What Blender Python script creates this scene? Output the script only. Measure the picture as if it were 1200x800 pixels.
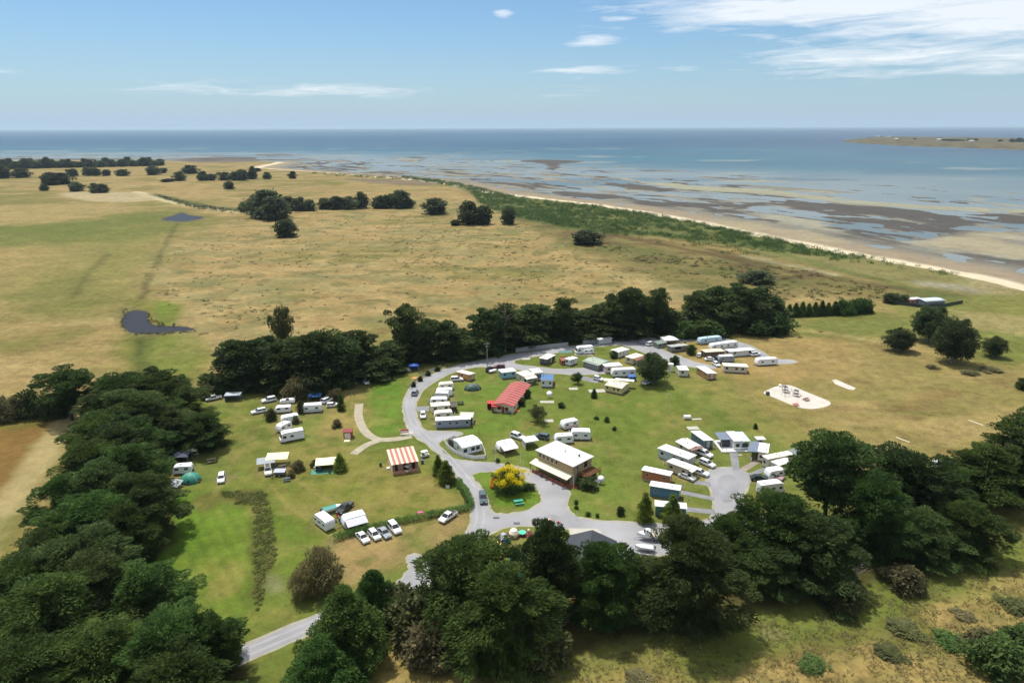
import bpy, bmesh, math, random
import numpy as np
from mathutils import Vector, Matrix, geometry
R = math.radians
for o in list(bpy.data.objects):
    bpy.data.objects.remove(o)
scene = bpy.context.scene
COL = scene.collection

# ------------------------------------------------------------------ camera
CAM_H, PITCH, ROLL, FPX = 85.0, R(17.42), R(0.16), 800.0
cam_d = bpy.data.cameras.new('camera')
cam = bpy.data.objects.new('camera', cam_d); COL.objects.link(cam)
cam_d.sensor_width = 36.0; cam_d.lens = 24.0
cam_d.clip_start = 1.0; cam_d.clip_end = 400000.0
CAM_M = Matrix.Rotation(R(90) - PITCH, 3, 'X') @ Matrix.Rotation(-ROLL, 3, 'Z')
cam.matrix_world = Matrix.Translation((0, 0, CAM_H)) @ CAM_M.to_4x4()
scene.camera = cam
RIGHT, UP, FWD = CAM_M.col[0].copy(), CAM_M.col[1].copy(), -CAM_M.col[2]

# ------------------------------------------------------------------ light, sky, exposure
SUN_EL, SUN_AZ = R(69), R(-38)          # azimuth measured from +Y towards +X
scene.view_settings.view_transform = 'Standard'
scene.view_settings.look = 'None'
scene.view_settings.exposure = 0.30
scene.view_settings.gamma = 1.0
scene.render.film_transparent = False
scene.cycles.use_denoising = True
scene.cycles.max_bounces = 6
scene.cycles.diffuse_bounces = 3
scene.cycles.glossy_bounces = 2
scene.cycles.volume_bounces = 0
scene.cycles.sample_clamp_indirect = 6.0
sd = bpy.data.lights.new('sun', 'SUN'); sun = bpy.data.objects.new('sun', sd); COL.objects.link(sun)
sd.energy = 3.9; sd.angle = R(2.5); sd.color = (1.0, 0.955, 0.88)
sdir = Vector((math.sin(SUN_AZ) * math.cos(SUN_EL), math.cos(SUN_AZ) * math.cos(SUN_EL), math.sin(SUN_EL)))
sun.rotation_euler = sdir.to_track_quat('Z', 'Y').to_euler()
sun.location = sdir * 300

def pdir(px, py):
    return (RIGHT * (px - 600.0) + UP * (400.0 - py) + FWD * FPX).normalized()

world = bpy.data.worlds.new('World'); scene.world = world; world.use_nodes = True
def build_world():
    nt = world.node_tree; N = nt.nodes; L = nt.links; N.clear()
    def M(op, a, b=None, c=None, clamp=False):
        n = N.new('ShaderNodeMath'); n.operation = op; n.use_clamp = clamp
        for i, v in enumerate((a, b, c)):
            if v is None: continue
            if isinstance(v, (int, float)): n.inputs[i].default_value = v
            else: L.new(v, n.inputs[i])
        return n.outputs[0]
    sky = N.new('ShaderNodeTexSky'); sky.sky_type = 'NISHITA'; sky.sun_disc = False
    sky.sun_elevation = SUN_EL; sky.sun_rotation = SUN_AZ
    sky.altitude = 0; sky.air_density = 1.0; sky.dust_density = 0.6; sky.ozone_density = 4.0
    geo = N.new('ShaderNodeTexCoord')
    sep = N.new('ShaderNodeSeparateXYZ'); L.new(geo.outputs['Generated'], sep.inputs[0])
    az = M('ARCTAN2', sep.outputs[0], sep.outputs[1]); el = M('ARCSINE', sep.outputs[2])
    def noise(kx, ky, detail, off, dist=0.0, rough=0.55):
        cb = N.new('ShaderNodeCombineXYZ')
        sh = M('MULTIPLY_ADD', el, -1.2, az)
        L.new(M('MULTIPLY_ADD', sh, kx, off), cb.inputs[0]); L.new(M('MULTIPLY_ADD', el, ky, off * 0.7), cb.inputs[1])
        t = N.new('ShaderNodeTexNoise'); t.inputs['Scale'].default_value = 1.0
        t.inputs['Detail'].default_value = detail; t.inputs['Roughness'].default_value = rough
        t.inputs['Distortion'].default_value = dist
        L.new(cb.outputs[0], t.inputs['Vector']); return t.outputs[0]
    n1 = noise(11, 95, 10, 3.1, 0.5, 0.66); n2 = noise(3.2, 26, 5, 9.7, 0.3)
    # where the cirrus bands stand: (px, py, half width, half height, weight)
    spots = [(1010, 4, 210, 22, 1.12), (1190, 12, 210, 30, 1.0), (1080, 64, 165, 20, .72), (1190, 64, 120, 22, .7), (950, 47, 50, 6, .55),
             (693, 48, 36, 10, .7), (690, 82, 62, 8, .62), (805, 80, 30, 4, .6), (728, 22, 30, 4, .65), (590, 16, 14, 7, .8),
             (370, 106, 190, 9, .5), (690, 110, 110, 11, .34), (150, 112, 120, 10, .2), (20, 84, 40, 5, .4)]
    tot = None
    for (px, py, hw, hh, w) in spots:
        d = pdir(px, py); a0 = math.atan2(d.x, d.y); e0 = math.asin(d.z)
        ra, re = hw / 800.0, hh / 800.0
        u = M('MULTIPLY_ADD', az, 1 / ra, -a0 / ra); v = M('MULTIPLY_ADD', el, 1 / re, -e0 / re)
        r2 = M('ADD', M('MULTIPLY', u, u), M('MULTIPLY', v, v))
        g = M('MULTIPLY', M('POWER', 2.718, M('MULTIPLY', r2, -1.0)), w)
        tot = g if tot is None else M('MAXIMUM', tot, g)
    high = M('MULTIPLY', M('SUBTRACT', el, R(9.0), clamp=True), 2.2)          # cirrus goes on overhead, out of view; cover raised to fill the shadows
    high = M('MINIMUM', high, 0.85)
    tot = M('MAXIMUM', tot, high)
    f = M('ADD', M('MULTIPLY_ADD', n1, 1.7, -0.86), M('MULTIPLY_ADD', n2, 1.3, -1.0))
    f = M('ADD', f, M('MULTIPLY', tot, 1.12))
    f = M('MULTIPLY', f, 1.5, clamp=True)
    f = M('MULTIPLY', f, M('MULTIPLY', tot, 3.0, clamp=True))
    f = M('MULTIPLY', f, 0.82)
    cold = N.new('ShaderNodeMixRGB'); cold.blend_type = 'MIX'
    tint = N.new('ShaderNodeMixRGB'); tint.blend_type = 'MULTIPLY'; tint.inputs[0].default_value = 1.0
    L.new(sky.outputs[0], tint.inputs[1]); tint.inputs[2].default_value = (.74, .92, 1.03, 1)
    hz = N.new('ShaderNodeMixRGB')                                           # pale haze low over the sea, all round
    L.new(M('MULTIPLY', M('POWER', 2.718, M('MULTIPLY', M('MAXIMUM', el, 0.0), -1 / R(3.4))), .94), hz.inputs[0])
    L.new(tint.outputs[0], hz.inputs[1]); hz.inputs[2].default_value = (4.05, 5.45, 7.1, 1)
    L.new(f, cold.inputs[0]); L.new(hz.outputs[0], cold.inputs[1])
    cold.inputs[2].default_value = (8.6, 8.9, 9.2, 1)
    bg = N.new('ShaderNodeBackground'); bg.inputs['Strength'].default_value = 0.094
    out = N.new('ShaderNodeOutputWorld')
    L.new(cold.outputs[0], bg.inputs[0]); L.new(bg.outputs[0], out.inputs[0])
build_world()

# ------------------------------------------------------------------ helpers
def P(px, py, z=0.0):
    """ground point (at height z) seen at a pixel of the 1200 x 800 photograph"""
    d = RIGHT * (px - 600.0) + UP * (400.0 - py) + FWD * FPX
    t = (z - CAM_H) / d.z
    return Vector((d.x * t, d.y * t, z))

def lin(c):
    c = c / 255.0
    return c / 12.92 if c <= 0.04045 else ((c + 0.055) / 1.055) ** 2.4
def C(r, g, b, k=1.0):
    """surface colour of something that looks r,g,b in full daylight"""
    return tuple(min(.82, lin(v) / 1.62 * k) for v in (r, g, b))

def tag(o, label=None, cat=None, group=None, kind=None):
    if label: o['label'] = label
    if cat: o['category'] = cat
    if group: o['group'] = group
    if kind: o['kind'] = kind
    return o
def link(o, parent=None):
    COL.objects.link(o)
    if parent is not None: o.parent = parent
    return o
def empty(name, loc=(0, 0, 0), rz=0.0):
    o = bpy.data.objects.new(name, None); o.empty_display_size = 0.5
    o.location = loc; o.rotation_euler = (0, 0, rz); COL.objects.link(o); return o

def nmesh(name, V, F, mat=None, smooth=False):
    """mesh from numpy arrays (all faces with the same corner count)"""
    V = np.asarray(V, dtype=np.float32); F = np.asarray(F, dtype=np.int32)
    m = bpy.data.meshes.new(name); n, k = F.shape
    m.vertices.add(len(V)); m.vertices.foreach_set('co', V.ravel())
    m.loops.add(n * k); m.loops.foreach_set('vertex_index', F.ravel())
    m.polygons.add(n); m.polygons.foreach_set('loop_start', np.arange(0, n * k, k, dtype=np.int32))
    m.polygons.foreach_set('loop_total', np.full(n, k, dtype=np.int32))
    if smooth: m.polygons.foreach_set('use_smooth', np.ones(n, dtype=bool))
    m.update(calc_edges=True); m.validate()
    if mat: m.materials.append(mat)
    return m

# numpy value noise
def _hash(ix, iy, s):
    h = (ix.astype(np.int64) * 374761393 + iy.astype(np.int64) * 668265263 + s * 974634777) & 0xffffffff
    h = ((h ^ (h >> 13)) * 1274126177) & 0xffffffff
    return ((h ^ (h >> 16)) & 0xffff) / 65535.0
def vnoise(x, y, s=0):
    ix = np.floor(x); iy = np.floor(y); fx = x - ix; fy = y - iy
    fx = fx * fx * (3 - 2 * fx); fy = fy * fy * (3 - 2 * fy)
    a = _hash(ix, iy, s); b = _hash(ix + 1, iy, s); c = _hash(ix, iy + 1, s); d = _hash(ix + 1, iy + 1, s)
    return (a * (1 - fx) + b * fx) * (1 - fy) + (c * (1 - fx) + d * fx) * fy
def fbm(x, y, s=0, o=4):
    t = 0; a = 0.5
    for i in range(o):
        t = t + a * vnoise(x * 2 ** i + 17.3 * i, y * 2 ** i + 9.1 * i, s + i); a *= 0.5
    return t / (1 - 0.5 ** o)
def sstep(a, b, x):
    t = np.clip((x - a) / (b - a), 0, 1); return t * t * (3 - 2 * t)
def sdist(X, Y, poly):
    """signed distance to a polygon (positive inside)"""
    D = np.full(X.shape, 1e9); ins = np.zeros(X.shape, dtype=bool)
    n = len(poly)
    for i in range(n):
        ax, ay = poly[i][:2]; bx, by = poly[(i + 1) % n][:2]
        ex, ey = bx - ax, by - ay; L2 = ex * ex + ey * ey + 1e-9
        t = np.clip(((X - ax) * ex + (Y - ay) * ey) / L2, 0, 1)
        D = np.minimum(D, (X - ax - t * ex) ** 2 + (Y - ay - t * ey) ** 2)
        c = ((ay > Y) != (by > Y)) & (X < ex * (Y - ay) / (by - ay + 1e-12) + ax)
        ins ^= c
    D = np.sqrt(D); return np.where(ins, D, -D)
def catmull(pts, sub=4, closed=True):
    pts = [Vector(p) for p in pts]; out = []; n = len(pts)
    for i in range(n if closed else n - 1):
        p0 = pts[(i - 1) % n] if closed or i > 0 else pts[0]
        p1 = pts[i]; p2 = pts[(i + 1) % n]
        p3 = pts[(i + 2) % n] if closed or i + 2 < n else pts[-1]
        for k in range(sub):
            t = k / sub
            out.append(0.5 * ((2 * p1) + (p2 - p0) * t + (2 * p0 - 5 * p1 + 4 * p2 - p3) * t * t + (3 * p1 - p0 - 3 * p2 + p3) * t ** 3))
    if not closed: out.append(pts[-1])
    return out

# ------------------------------------------------------------------ materials
MATS = {}
def mat(name, col, rough=0.7, spec=0.3, metal=0.0, var=0.0, scale=1.0, bump=0.0, bscale=8.0):
    if name in MATS: return MATS[name]
    m = bpy.data.materials.new(name); m.use_nodes = True; MATS[name] = m
    nt = m.node_tree; b = nt.nodes['Principled BSDF']
    b.inputs['Base Color'].default_value = (*col, 1); b.inputs['Roughness'].default_value = rough
    b.inputs['Specular IOR Level'].default_value = spec; b.inputs['Metallic'].default_value = metal
    if var or bump:
        tc = nt.nodes.new('ShaderNodeTexCoord')
    if var:
        n = nt.nodes.new('ShaderNodeTexNoise'); n.inputs['Scale'].default_value = scale; n.inputs['Detail'].default_value = 5
        nt.links.new(tc.outputs['Object'], n.inputs['Vector'])
        mr = nt.nodes.new('ShaderNodeMapRange'); mr.inputs['From Min'].default_value = .25; mr.inputs['From Max'].default_value = .75
        mr.inputs['To Min'].default_value = 1 - var; mr.inputs['To Max'].default_value = 1 + var * .6
        nt.links.new(n.outputs[0], mr.inputs[0])
        mx = nt.nodes.new('ShaderNodeVectorMath'); mx.operation = 'SCALE'; mx.inputs[0].default_value = col
        nt.links.new(mr.outputs[0], mx.inputs['Scale']); nt.links.new(mx.outputs[0], b.inputs['Base Color'])
    if bump:
        n2 = nt.nodes.new('ShaderNodeTexNoise'); n2.inputs['Scale'].default_value = bscale; n2.inputs['Detail'].default_value = 4
        nt.links.new(tc.outputs['Object'], n2.inputs['Vector'])
        bp = nt.nodes.new('ShaderNodeBump'); bp.inputs['Strength'].default_value = bump; bp.inputs['Distance'].default_value = .1
        nt.links.new(n2.outputs[0], bp.inputs['Height']); nt.links.new(bp.outputs[0], b.inputs['Normal'])
    return m
def foliage(name, c1, c2, c3=None, scale=0.35, hv=(.484, .516)):
    if name in MATS: return MATS[name]
    m = bpy.data.materials.new(name); m.use_nodes = True; MATS[name] = m
    nt = m.node_tree; b = nt.nodes['Principled BSDF']; L = nt.links
    b.inputs['Roughness'].default_value = 0.75; b.inputs['Specular IOR Level'].default_value = 0.15
    tc = nt.nodes.new('ShaderNodeTexCoord'); n = nt.nodes.new('ShaderNodeTexNoise')
    n.inputs['Scale'].default_value = scale; n.inputs['Detail'].default_value = 3
    L.new(tc.outputs['Object'], n.inputs['Vector'])
    gi = nt.nodes.new('ShaderNodeNewGeometry'); oi = nt.nodes.new('ShaderNodeObjectInfo')
    ad = nt.nodes.new('ShaderNodeMath'); ad.operation = 'MULTIPLY_ADD'; ad.inputs[1].default_value = .35
    L.new(gi.outputs['Random Per Island'], ad.inputs[0]); L.new(n.outputs[0], ad.inputs[2])
    r = nt.nodes.new('ShaderNodeValToRGB'); L.new(ad.outputs[0], r.inputs[0])
    e = r.color_ramp.elements; e[0].position = .42; e[0].color = (*c1, 1); e[1].position = .92; e[1].color = (*c2, 1)
    hs = nt.nodes.new('ShaderNodeHueSaturation'); L.new(r.outputs[0], hs.inputs['Color'])
    mh = nt.nodes.new('ShaderNodeMapRange'); L.new(oi.outputs['Random'], mh.inputs[0]); mh.inputs['To Min'].default_value = hv[0]; mh.inputs['To Max'].default_value = hv[1]
    L.new(mh.outputs[0], hs.inputs['Hue'])
    wn = nt.nodes.new('ShaderNodeTexWhiteNoise'); wn.noise_dimensions = '1D'; L.new(oi.outputs['Random'], wn.inputs['W'])
    mv = nt.nodes.new('ShaderNodeMapRange'); L.new(wn.outputs['Value'], mv.inputs[0]); mv.inputs['To Min'].default_value = .70; mv.inputs['To Max'].default_value = 1.32
    L.new(mv.outputs[0], hs.inputs['Value']); L.new(hs.outputs[0], b.inputs['Base Color'])
    tr = nt.nodes.new('ShaderNodeBsdfTranslucent'); L.new(hs.outputs[0], tr.inputs['Color'])
    ms = nt.nodes.new('ShaderNodeMixShader'); ms.inputs[0].default_value = .40
    L.new(b.outputs[0], ms.inputs[1]); L.new(tr.outputs[0], ms.inputs[2]); L.new(ms.outputs[0], nt.nodes['Material Output'].inputs['Surface'])
    return m
# ------------------------------------------------------------------ ground sheet
SEA_Z = -2.0
def ground_grid():
    ys = [-6000., -1500., -400., -100., 0., 20., 40.]
    y = 44.0
    while y < 3200:
        ys.append(y); y += max(0.85, 0.0042 * y)
    ys += [4200., 6000., 9000.]
    ss = list(np.linspace(-.98, .98, 541)); ss = [-8., -3., -1.6, -1.2] + ss + [1.2, 1.6, 3., 8.]
    ys = np.array(ys); ss = np.array(ss)
    w = np.where(ys >= 0, ys + 55, 55 + np.abs(ys))
    X = ss[None, :] * w[:, None]; Y = np.repeat(ys[:, None], len(ss), 1)
    return X, Y
GX, GY = ground_grid()
nr, nc = GX.shape
gx, gy = GX.ravel(), GY.ravel()
# slow wander so that zone edges are not straight
WX = (fbm(gx / 14, gy / 14, 5) - .5); WY = (fbm(gx / 14, gy / 14, 25) - .5)
FX = (fbm(gx / 3, gy / 3, 45, 3) - .5)
G_big = fbm(gx / 90, gy / 90, 1); G_mid = fbm(gx / 22, gy / 22, 2); G_sml = fbm(gx / 6, gy / 6, 3)
col = np.zeros((len(gx), 3)); rough = np.full(len(gx), 1.0); gz = np.zeros(len(gx))
def cc(*a): return np.array(C(*a))
def mask(poly_px, soft, wob=0.0, z=0.0, smooth=True):
    poly = [P(x, y, z) for x, y in poly_px]
    if smooth: poly = catmull(poly, 3)
    xs = [p.x for p in poly]; ysx = [p.y for p in poly]; pad = soft + wob + 2
    m = np.zeros(len(gx)); sel = (gx > min(xs) - pad) & (gx < max(xs) + pad) & (gy > min(ysx) - pad) & (gy < max(ysx) + pad)
    if not sel.any(): return m
    X = gx[sel] + WX[sel] * wob * 2; Y = gy[sel] + WY[sel] * wob * 2
    d = sdist(X, Y, poly) + FX[sel] * soft * 1.2
    m[sel] = sstep(-soft, soft, d); return m
def stroke(pts_px, width, soft, wob=0.0, z=0.0):
    pts = catmull([P(x, y, z) for x, y in pts_px], 4, False); D = np.full(len(gx), 1e9)
    xs = [p.x for p in pts]; ysx = [p.y for p in pts]; pad = soft + wob + width + 2
    sel = (gx > min(xs) - pad) & (gx < max(xs) + pad) & (gy > min(ysx) - pad) & (gy < max(ysx) + pad)
    X = gx[sel] + WX[sel] * wob * 2; Y = gy[sel] + WY[sel] * wob * 2; d = np.full(X.shape, 1e9)
    for a, b in zip(pts[:-1], pts[1:]):
        ex, ey = b.x - a.x, b.y - a.y; t = np.clip(((X - a.x) * ex + (Y - a.y) * ey) / (ex * ex + ey * ey + 1e-9), 0, 1)
        d = np.minimum(d, (X - a.x - t * ex) ** 2 + (Y - a.y - t * ey) ** 2)
    m = np.zeros(len(gx)); m[sel] = 1 - sstep(width / 2 - soft, width / 2 + soft, np.sqrt(d) + FX[sel] * soft); return m
def put(m, c, k=1.0, rg=None):
    global col, rough
    mm = np.clip(m * k, 0, 1)[:, None]; col = col * (1 - mm) + np.asarray(c)[None, :] * mm
    if rg is not None: rough = rough * (1 - mm[:, 0]) + rg * mm[:, 0]
def blotch(m, c, lo, hi, k, n):      # zone broken up by noise n
    put(m * sstep(lo, hi, n), c, k)

TAN, TAN2, STRAW = cc(186, 160, 108), cc(170, 146, 94), cc(200, 178, 126)
OLIVE, GREEN, LAWN, LUSH = cc(132, 130, 70), cc(116, 128, 60), cc(130, 138, 68), cc(104, 138, 46)
BROWN, DKOLV, SAND = cc(150, 122, 84), cc(92, 98, 56), cc(214, 196, 160)
ONE = np.ones(len(gx))
put(ONE, TAN)
blotch(ONE, STRAW, .48, .72, .55, G_mid); blotch(ONE, TAN2, .5, .75, .7, fbm(gx / 40, gy / 40, 61)); blotch(ONE, OLIVE, .50, .68, .65, fbm(gx / 55, gy / 38, 71))
blotch(ONE, BROWN, .6, .8, .5, fbm(gx / 12, gy / 9, 81))
# far left pastures
ml = mask([(-200, 250), (100, 225), (190, 236), (260, 262), (215, 300), (185, 330), (165, 365), (150, 450), (-200, 490)], 10, 8)
blotch(ml, OLIVE, .36, .62, .75, fbm(gx / 70, gy / 40, 91)); blotch(ml, cc(176, 158, 100), .5, .7, .7, fbm(gx / 50, gy / 60, 95))
put(mask([(-60, 268), (60, 262), (150, 250), (215, 248), (225, 262), (180, 275), (100, 284), (0, 292), (-60, 290)], 18, 22), GREEN, .7)
put(mask([(80, 282), (180, 275), (175, 310), (150, 345), (60, 360), (-30, 352), (20, 320)], 20, 18), cc(140, 140, 76), .55)
put(mask([(-60, 292), (90, 288), (60, 330), (-60, 345)], 16, 20), cc(180, 158, 104), .5)
put(mask([(-60, 245), (120, 238), (160, 246), (60, 258), (-60, 266)], 18, 14), cc(190, 166, 114), .7)
put(mask([(150, 352), (190, 350), (215, 362), (205, 380), (240, 400), (250, 430), (225, 445), (150, 452), (140, 400)], 4, 5), cc(136, 138, 64), .8)
put(mask([(175, 385), (235, 388), (240, 420), (200, 440), (170, 430)], 4, 4), cc(122, 138, 58), .55)
put(mask([(185, 352), (205, 358), (206, 378), (190, 378), (182, 365)], 2, 1), cc(118, 140, 50), .8)
put(stroke([(208, 262), (200, 275), (188, 300), (175, 325), (165, 350)], 3.5, 2, 2), cc(110, 100, 62), .8)
put(stroke([(165, 395), (167, 415), (163, 440)], 6, 3, 2), cc(86, 98, 48), .75)
put(stroke([(85, 350), (105, 320), (125, 298)], 4, 3, 2), cc(110, 108, 60), .7)
put(stroke([(160, 225), (200, 236), (240, 243), (275, 248), (295, 250)], 13, 5, 4), cc(236, 218, 172), 1)
put(stroke([(180, 228), (215, 236), (250, 243), (285, 246)], 16, 5, 3), cc(84, 98, 52), .8)
put(mask([(70, 226), (160, 226), (185, 234), (110, 236)], 8, 4), SAND, .7)
put(stroke([(0, 213), (60, 215), (95, 217)], 14, 8, 6), cc(96, 104, 62), .6)
# the broad dry paddock behind the tree belt
md = mask([(170, 300), (300, 250), (480, 235), (640, 240), (800, 300), (860, 345), (640, 370), (480, 380), (260, 420), (235, 400), (215, 360)], 15, 12)
blotch(md, cc(192, 162, 110), .4, .6, .6, fbm(gx / 48, gy / 48, 101)); blotch(md, cc(120, 122, 76), .58, .72, .6, fbm(gx / 20, gy / 13, 111))
blotch(md, cc(96, 104, 66), .66, .78, .55, fbm(gx / 9, gy / 7, 121))
blotch(md, cc(150, 146, 100), .5, .62, .55, fbm(gx / 30, gy / 16, 125)); blotch(md, cc(206, 178, 126), .56, .68, .5, fbm(gx / 16, gy / 12, 126))
# coastal strip
put(mask([(880, 278), (960, 292), (1060, 312), (1240, 348), (1240, 368), (1080, 345), (960, 322), (880, 300)], 8, 6), cc(146, 142, 92), .8)
ms = mask([(560, 235), (640, 255), (760, 272), (900, 300), (1060, 335), (1240, 362), (1240, 395), (1040, 350), (880, 345), (760, 325), (640, 275)], 10, 8)
put(ms, cc(138, 126, 78), .75); blotch(ms, cc(108, 112, 62), .45, .65, .7, fbm(gx / 25, gy / 18, 131)); blotch(ms, cc(112, 88, 64), .55, .7, .6, fbm(gx / 18, gy / 14, 141))
for pts, w, c in (([(640, 252), (700, 272), (780, 287), (850, 302), (900, 316)], 8, cc(100, 78, 58)), ([(830, 292), (900, 312), (1000, 330), (1070, 341)], 7, cc(104, 84, 60)),
                  ([(700, 268), (800, 284), (900, 303), (1010, 327), (1080, 337)], 7, cc(186, 160, 104)), ([(900, 293), (1000, 320), (1100, 345), (1200, 360)], 9, cc(112, 122, 66)),
                  ([(870, 300), (930, 312), (980, 322)], 5, cc(196, 188, 160))):
    put(stroke(pts, w, 4, 4), c, .7)
put(stroke([(1090, 333), (1130, 338), (1200, 350), (1260, 356)], 14, 6, 3), cc(180, 174, 156), .8)
put(stroke([(960, 290), (1060, 312), (1200, 345), (1260, 358)], 26, 10, 6), cc(150, 144, 92), .7)
put(mask([(1130, 322), (1165, 315), (1200, 335), (1180, 350), (1140, 338)], 8, 5), cc(186, 170, 132), .6)
# right hand paddock
put(mask([(900, 380), (1000, 355), (1080, 368), (1240, 340), (1240, 600), (1000, 600), (880, 520), (870, 440), (840, 410)], 6, 5), cc(170, 152, 96), 1)
mr_ = mask([(900, 395), (1050, 365), (1240, 345), (1240, 600), (960, 560), (880, 470)], 8, 5)
blotch(mr_, cc(150, 140, 82), .45, .65, .8, fbm(gx / 26, gy / 14, 151)); blotch(mr_, cc(190, 166, 112), .5, .7, .6, fbm(gx / 18, gy / 10, 161)); blotch(mr_, cc(146, 116, 80), .6, .75, .5, fbm(gx / 12, gy / 8, 171))
put(mask([(925, 384), (985, 362), (1060, 372), (1070, 385), (1020, 396), (950, 397)], 6, 4), cc(126, 136, 68), .8)
put(mask([(1040, 350), (1120, 350), (1240, 345), (1240, 372), (1140, 365), (1060, 372)], 6, 5), cc(130, 138, 68), .75)
put(mask([(1120, 365), (1240, 378), (1240, 400), (1160, 392)], 6, 4), cc(178, 166, 112), .7)
put(mask([(1080, 380), (1240, 402), (1240, 425), (1160, 424), (1080, 400)], 6, 4), cc(126, 138, 62), .75)
put(stroke([(925, 385), (980, 392), (1060, 405)], 5, 3, 2), cc(194, 174, 118), .7)
# camp lawns
ml2 = mask([(195, 470), (260, 452), (420, 440), (470, 428), (560, 408), (720, 392), (850, 392), (880, 412), (850, 440), (880, 470), (960, 525), (1000, 560), (960, 640), (820, 690), (560, 690), (470, 700), (320, 770), (285, 800), (230, 800), (140, 660), (190, 560)], 3, 3)
put(ml2, LAWN, 1, .6)
blotch(ml2, cc(142, 138, 72), .44, .66, .8, fbm(gx / 16, gy / 16, 181)); blotch(ml2, cc(108, 124, 52), .52, .7, .5, fbm(gx / 9, gy / 9, 191))
# dry and green parts of the lawn
put(mask([(300, 530), (440, 530), (520, 555), (545, 590), (480, 610), (395, 630), (330, 590), (300, 570)], 6, 4), cc(142, 138, 68), .75)
put(mask([(440, 560), (520, 560), (545, 590), (470, 606)], 6, 4), cc(168, 148, 88), .55)
put(mask([(205, 570), (300, 590), (290, 720), (210, 700), (150, 665), (200, 620)], 5, 3), cc(116, 142, 46), .75)
put(mask([(205, 585), (235, 580), (230, 640), (170, 665), (200, 625)], 5, 3), cc(98, 140, 42), .6)
put(mask([(300, 590), (330, 590), (390, 625), (395, 650), (340, 680), (320, 700)], 4, 2), cc(112, 134, 46), .6)
put(mask([(235, 665), (265, 660), (270, 690), (245, 690)], 5, 3), cc(160, 144, 78), .5)
put(mask([(430, 455), (470, 445), (475, 470), (470, 500), (440, 508), (426, 480)], 3, 2), cc(110, 148, 50), .7)
put(mask([(560, 500), (640, 500), (720, 560), (740, 600), (690, 600), (670, 570)], 6, 4), cc(116, 138, 54), .6)
put(mask([(545, 440), (620, 455), (600, 500), (545, 500)], 5, 3), cc(112, 142, 54), .6)
put(mask([(555, 555), (575, 553), (632, 575), (632, 590), (600, 600), (578, 598)], 3, 1), cc(112, 146, 46), .8)
put(mask([(650, 455), (760, 455), (800, 470), (790, 520), (720, 520), (660, 490)], 6, 5), cc(118, 134, 56), .6)
put(mask([(395, 630), (470, 618), (545, 600), (552, 612), (540, 632), (505, 652), (450, 655), (445, 672), (405, 690), (385, 650)], 2, 1.5), cc(172, 146, 98), .85)
put(mask([(405, 640), (470, 632), (478, 650), (430, 670), (410, 670)], 3, 2), cc(188, 156, 108), .8)
put(mask([(470, 625), (500, 620), (505, 648), (465, 650)], 3, 2), cc(140, 138, 78), .6)
put(mask([(395, 455), (425, 450), (428, 500), (395, 512), (370, 505), (385, 485)], 3, 3), cc(180, 154, 98), .7)
put(mask([(355, 455), (420, 448), (425, 460), (350, 468)], 3, 2), cc(160, 146, 96), .6)
put(mask([(355, 520), (420, 515), (425, 530), (380, 545), (340, 560), (330, 545)], 4, 3), cc(164, 148, 88), .5)
put(mask([(228, 585), (250, 575), (305, 576), (300, 592), (262, 590), (240, 600)], 1.5, 1), cc(110, 104, 56), .85)
put(mask([(298, 582), (312, 578), (324, 640), (322, 660), (310, 690), (298, 715), (292, 705)], 1.2, 1), cc(100, 104, 50), .85)
put(mask([(310, 676), (328, 676), (330, 690), (314, 692)], 1.5, 1), cc(146, 140, 104), .7)
put(stroke([(318, 568), (340, 595), (370, 615), (392, 632)], 1.0, .6, .5), cc(170, 156, 90), .7)
put(mask([(770, 398), (850, 398), (905, 425), (940, 430), (930, 450), (880, 450), (850, 440), (800, 420)], 3, 3), cc(188, 158, 104), .9, .5)
put(mask([(900, 395), (1000, 400), (990, 440), (900, 436), (850, 398)], 6, 4), cc(184, 156, 102), .6)
put(mask([(820, 440), (900, 440), (960, 480), (940, 520), (880, 500), (830, 465)], 6, 5), cc(158, 146, 84), .65)
put(mask([(495, 432), (520, 424), (535, 424), (505, 440), (485, 455), (478, 450)], 2, 1), cc(160, 146, 92), .6)
for pts in ([(421, 474), (405, 462), (385, 470), (350, 492), (320, 500)], [(424, 470), (430, 455), (425, 447)], [(300, 500), (280, 530), (262, 556), (250, 580)], [(325, 505), (322, 530), (345, 560), (390, 590)], [(505, 560), (480, 575), (440, 590), (405, 600)], [(262, 480), (285, 490), (300, 520)]):
    for off in (0, 3.2): put(stroke([(x + off, y + off * .35) for x, y in pts], .7, .5, .6), cc(168, 150, 96), .5)
blotch(ml2, cc(170, 150, 92), .60, .74, .38, fbm(gx / 7, gy / 7, 231)); blotch(ml2, cc(96, 118, 44), .60, .72, .5, fbm(gx / 5, gy / 5, 241))
# left paddock with its worn track
put(mask([(-200, 495), (95, 482), (100, 520), (60, 570), (35, 640), (0, 710), (-200, 900)], 3, 2), cc(146, 134, 76), 1, .5)
put(mask([(-200, 505), (50, 492), (38, 520), (0, 580), (-200, 740)], 3, 3), cc(150, 116, 66), .9, .6)
put(mask([(-200, 488), (40, 486), (50, 492), (30, 502), (-200, 516)], 3, 2), cc(128, 126, 62), .7)
put(stroke([(80, 488), (55, 525), (25, 570), (-15, 625), (-60, 690)], 8, 2.4, 1), cc(200, 180, 130), .9, .3)
put(mask([(20, 640), (60, 560), (75, 560), (40, 650), (0, 720)], 3, 2), cc(176, 154, 100), .6)
put(mask([(-60, 635), (25, 600), (20, 625), (-60, 690)], 3, 2), cc(124, 130, 66), .6)
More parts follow.
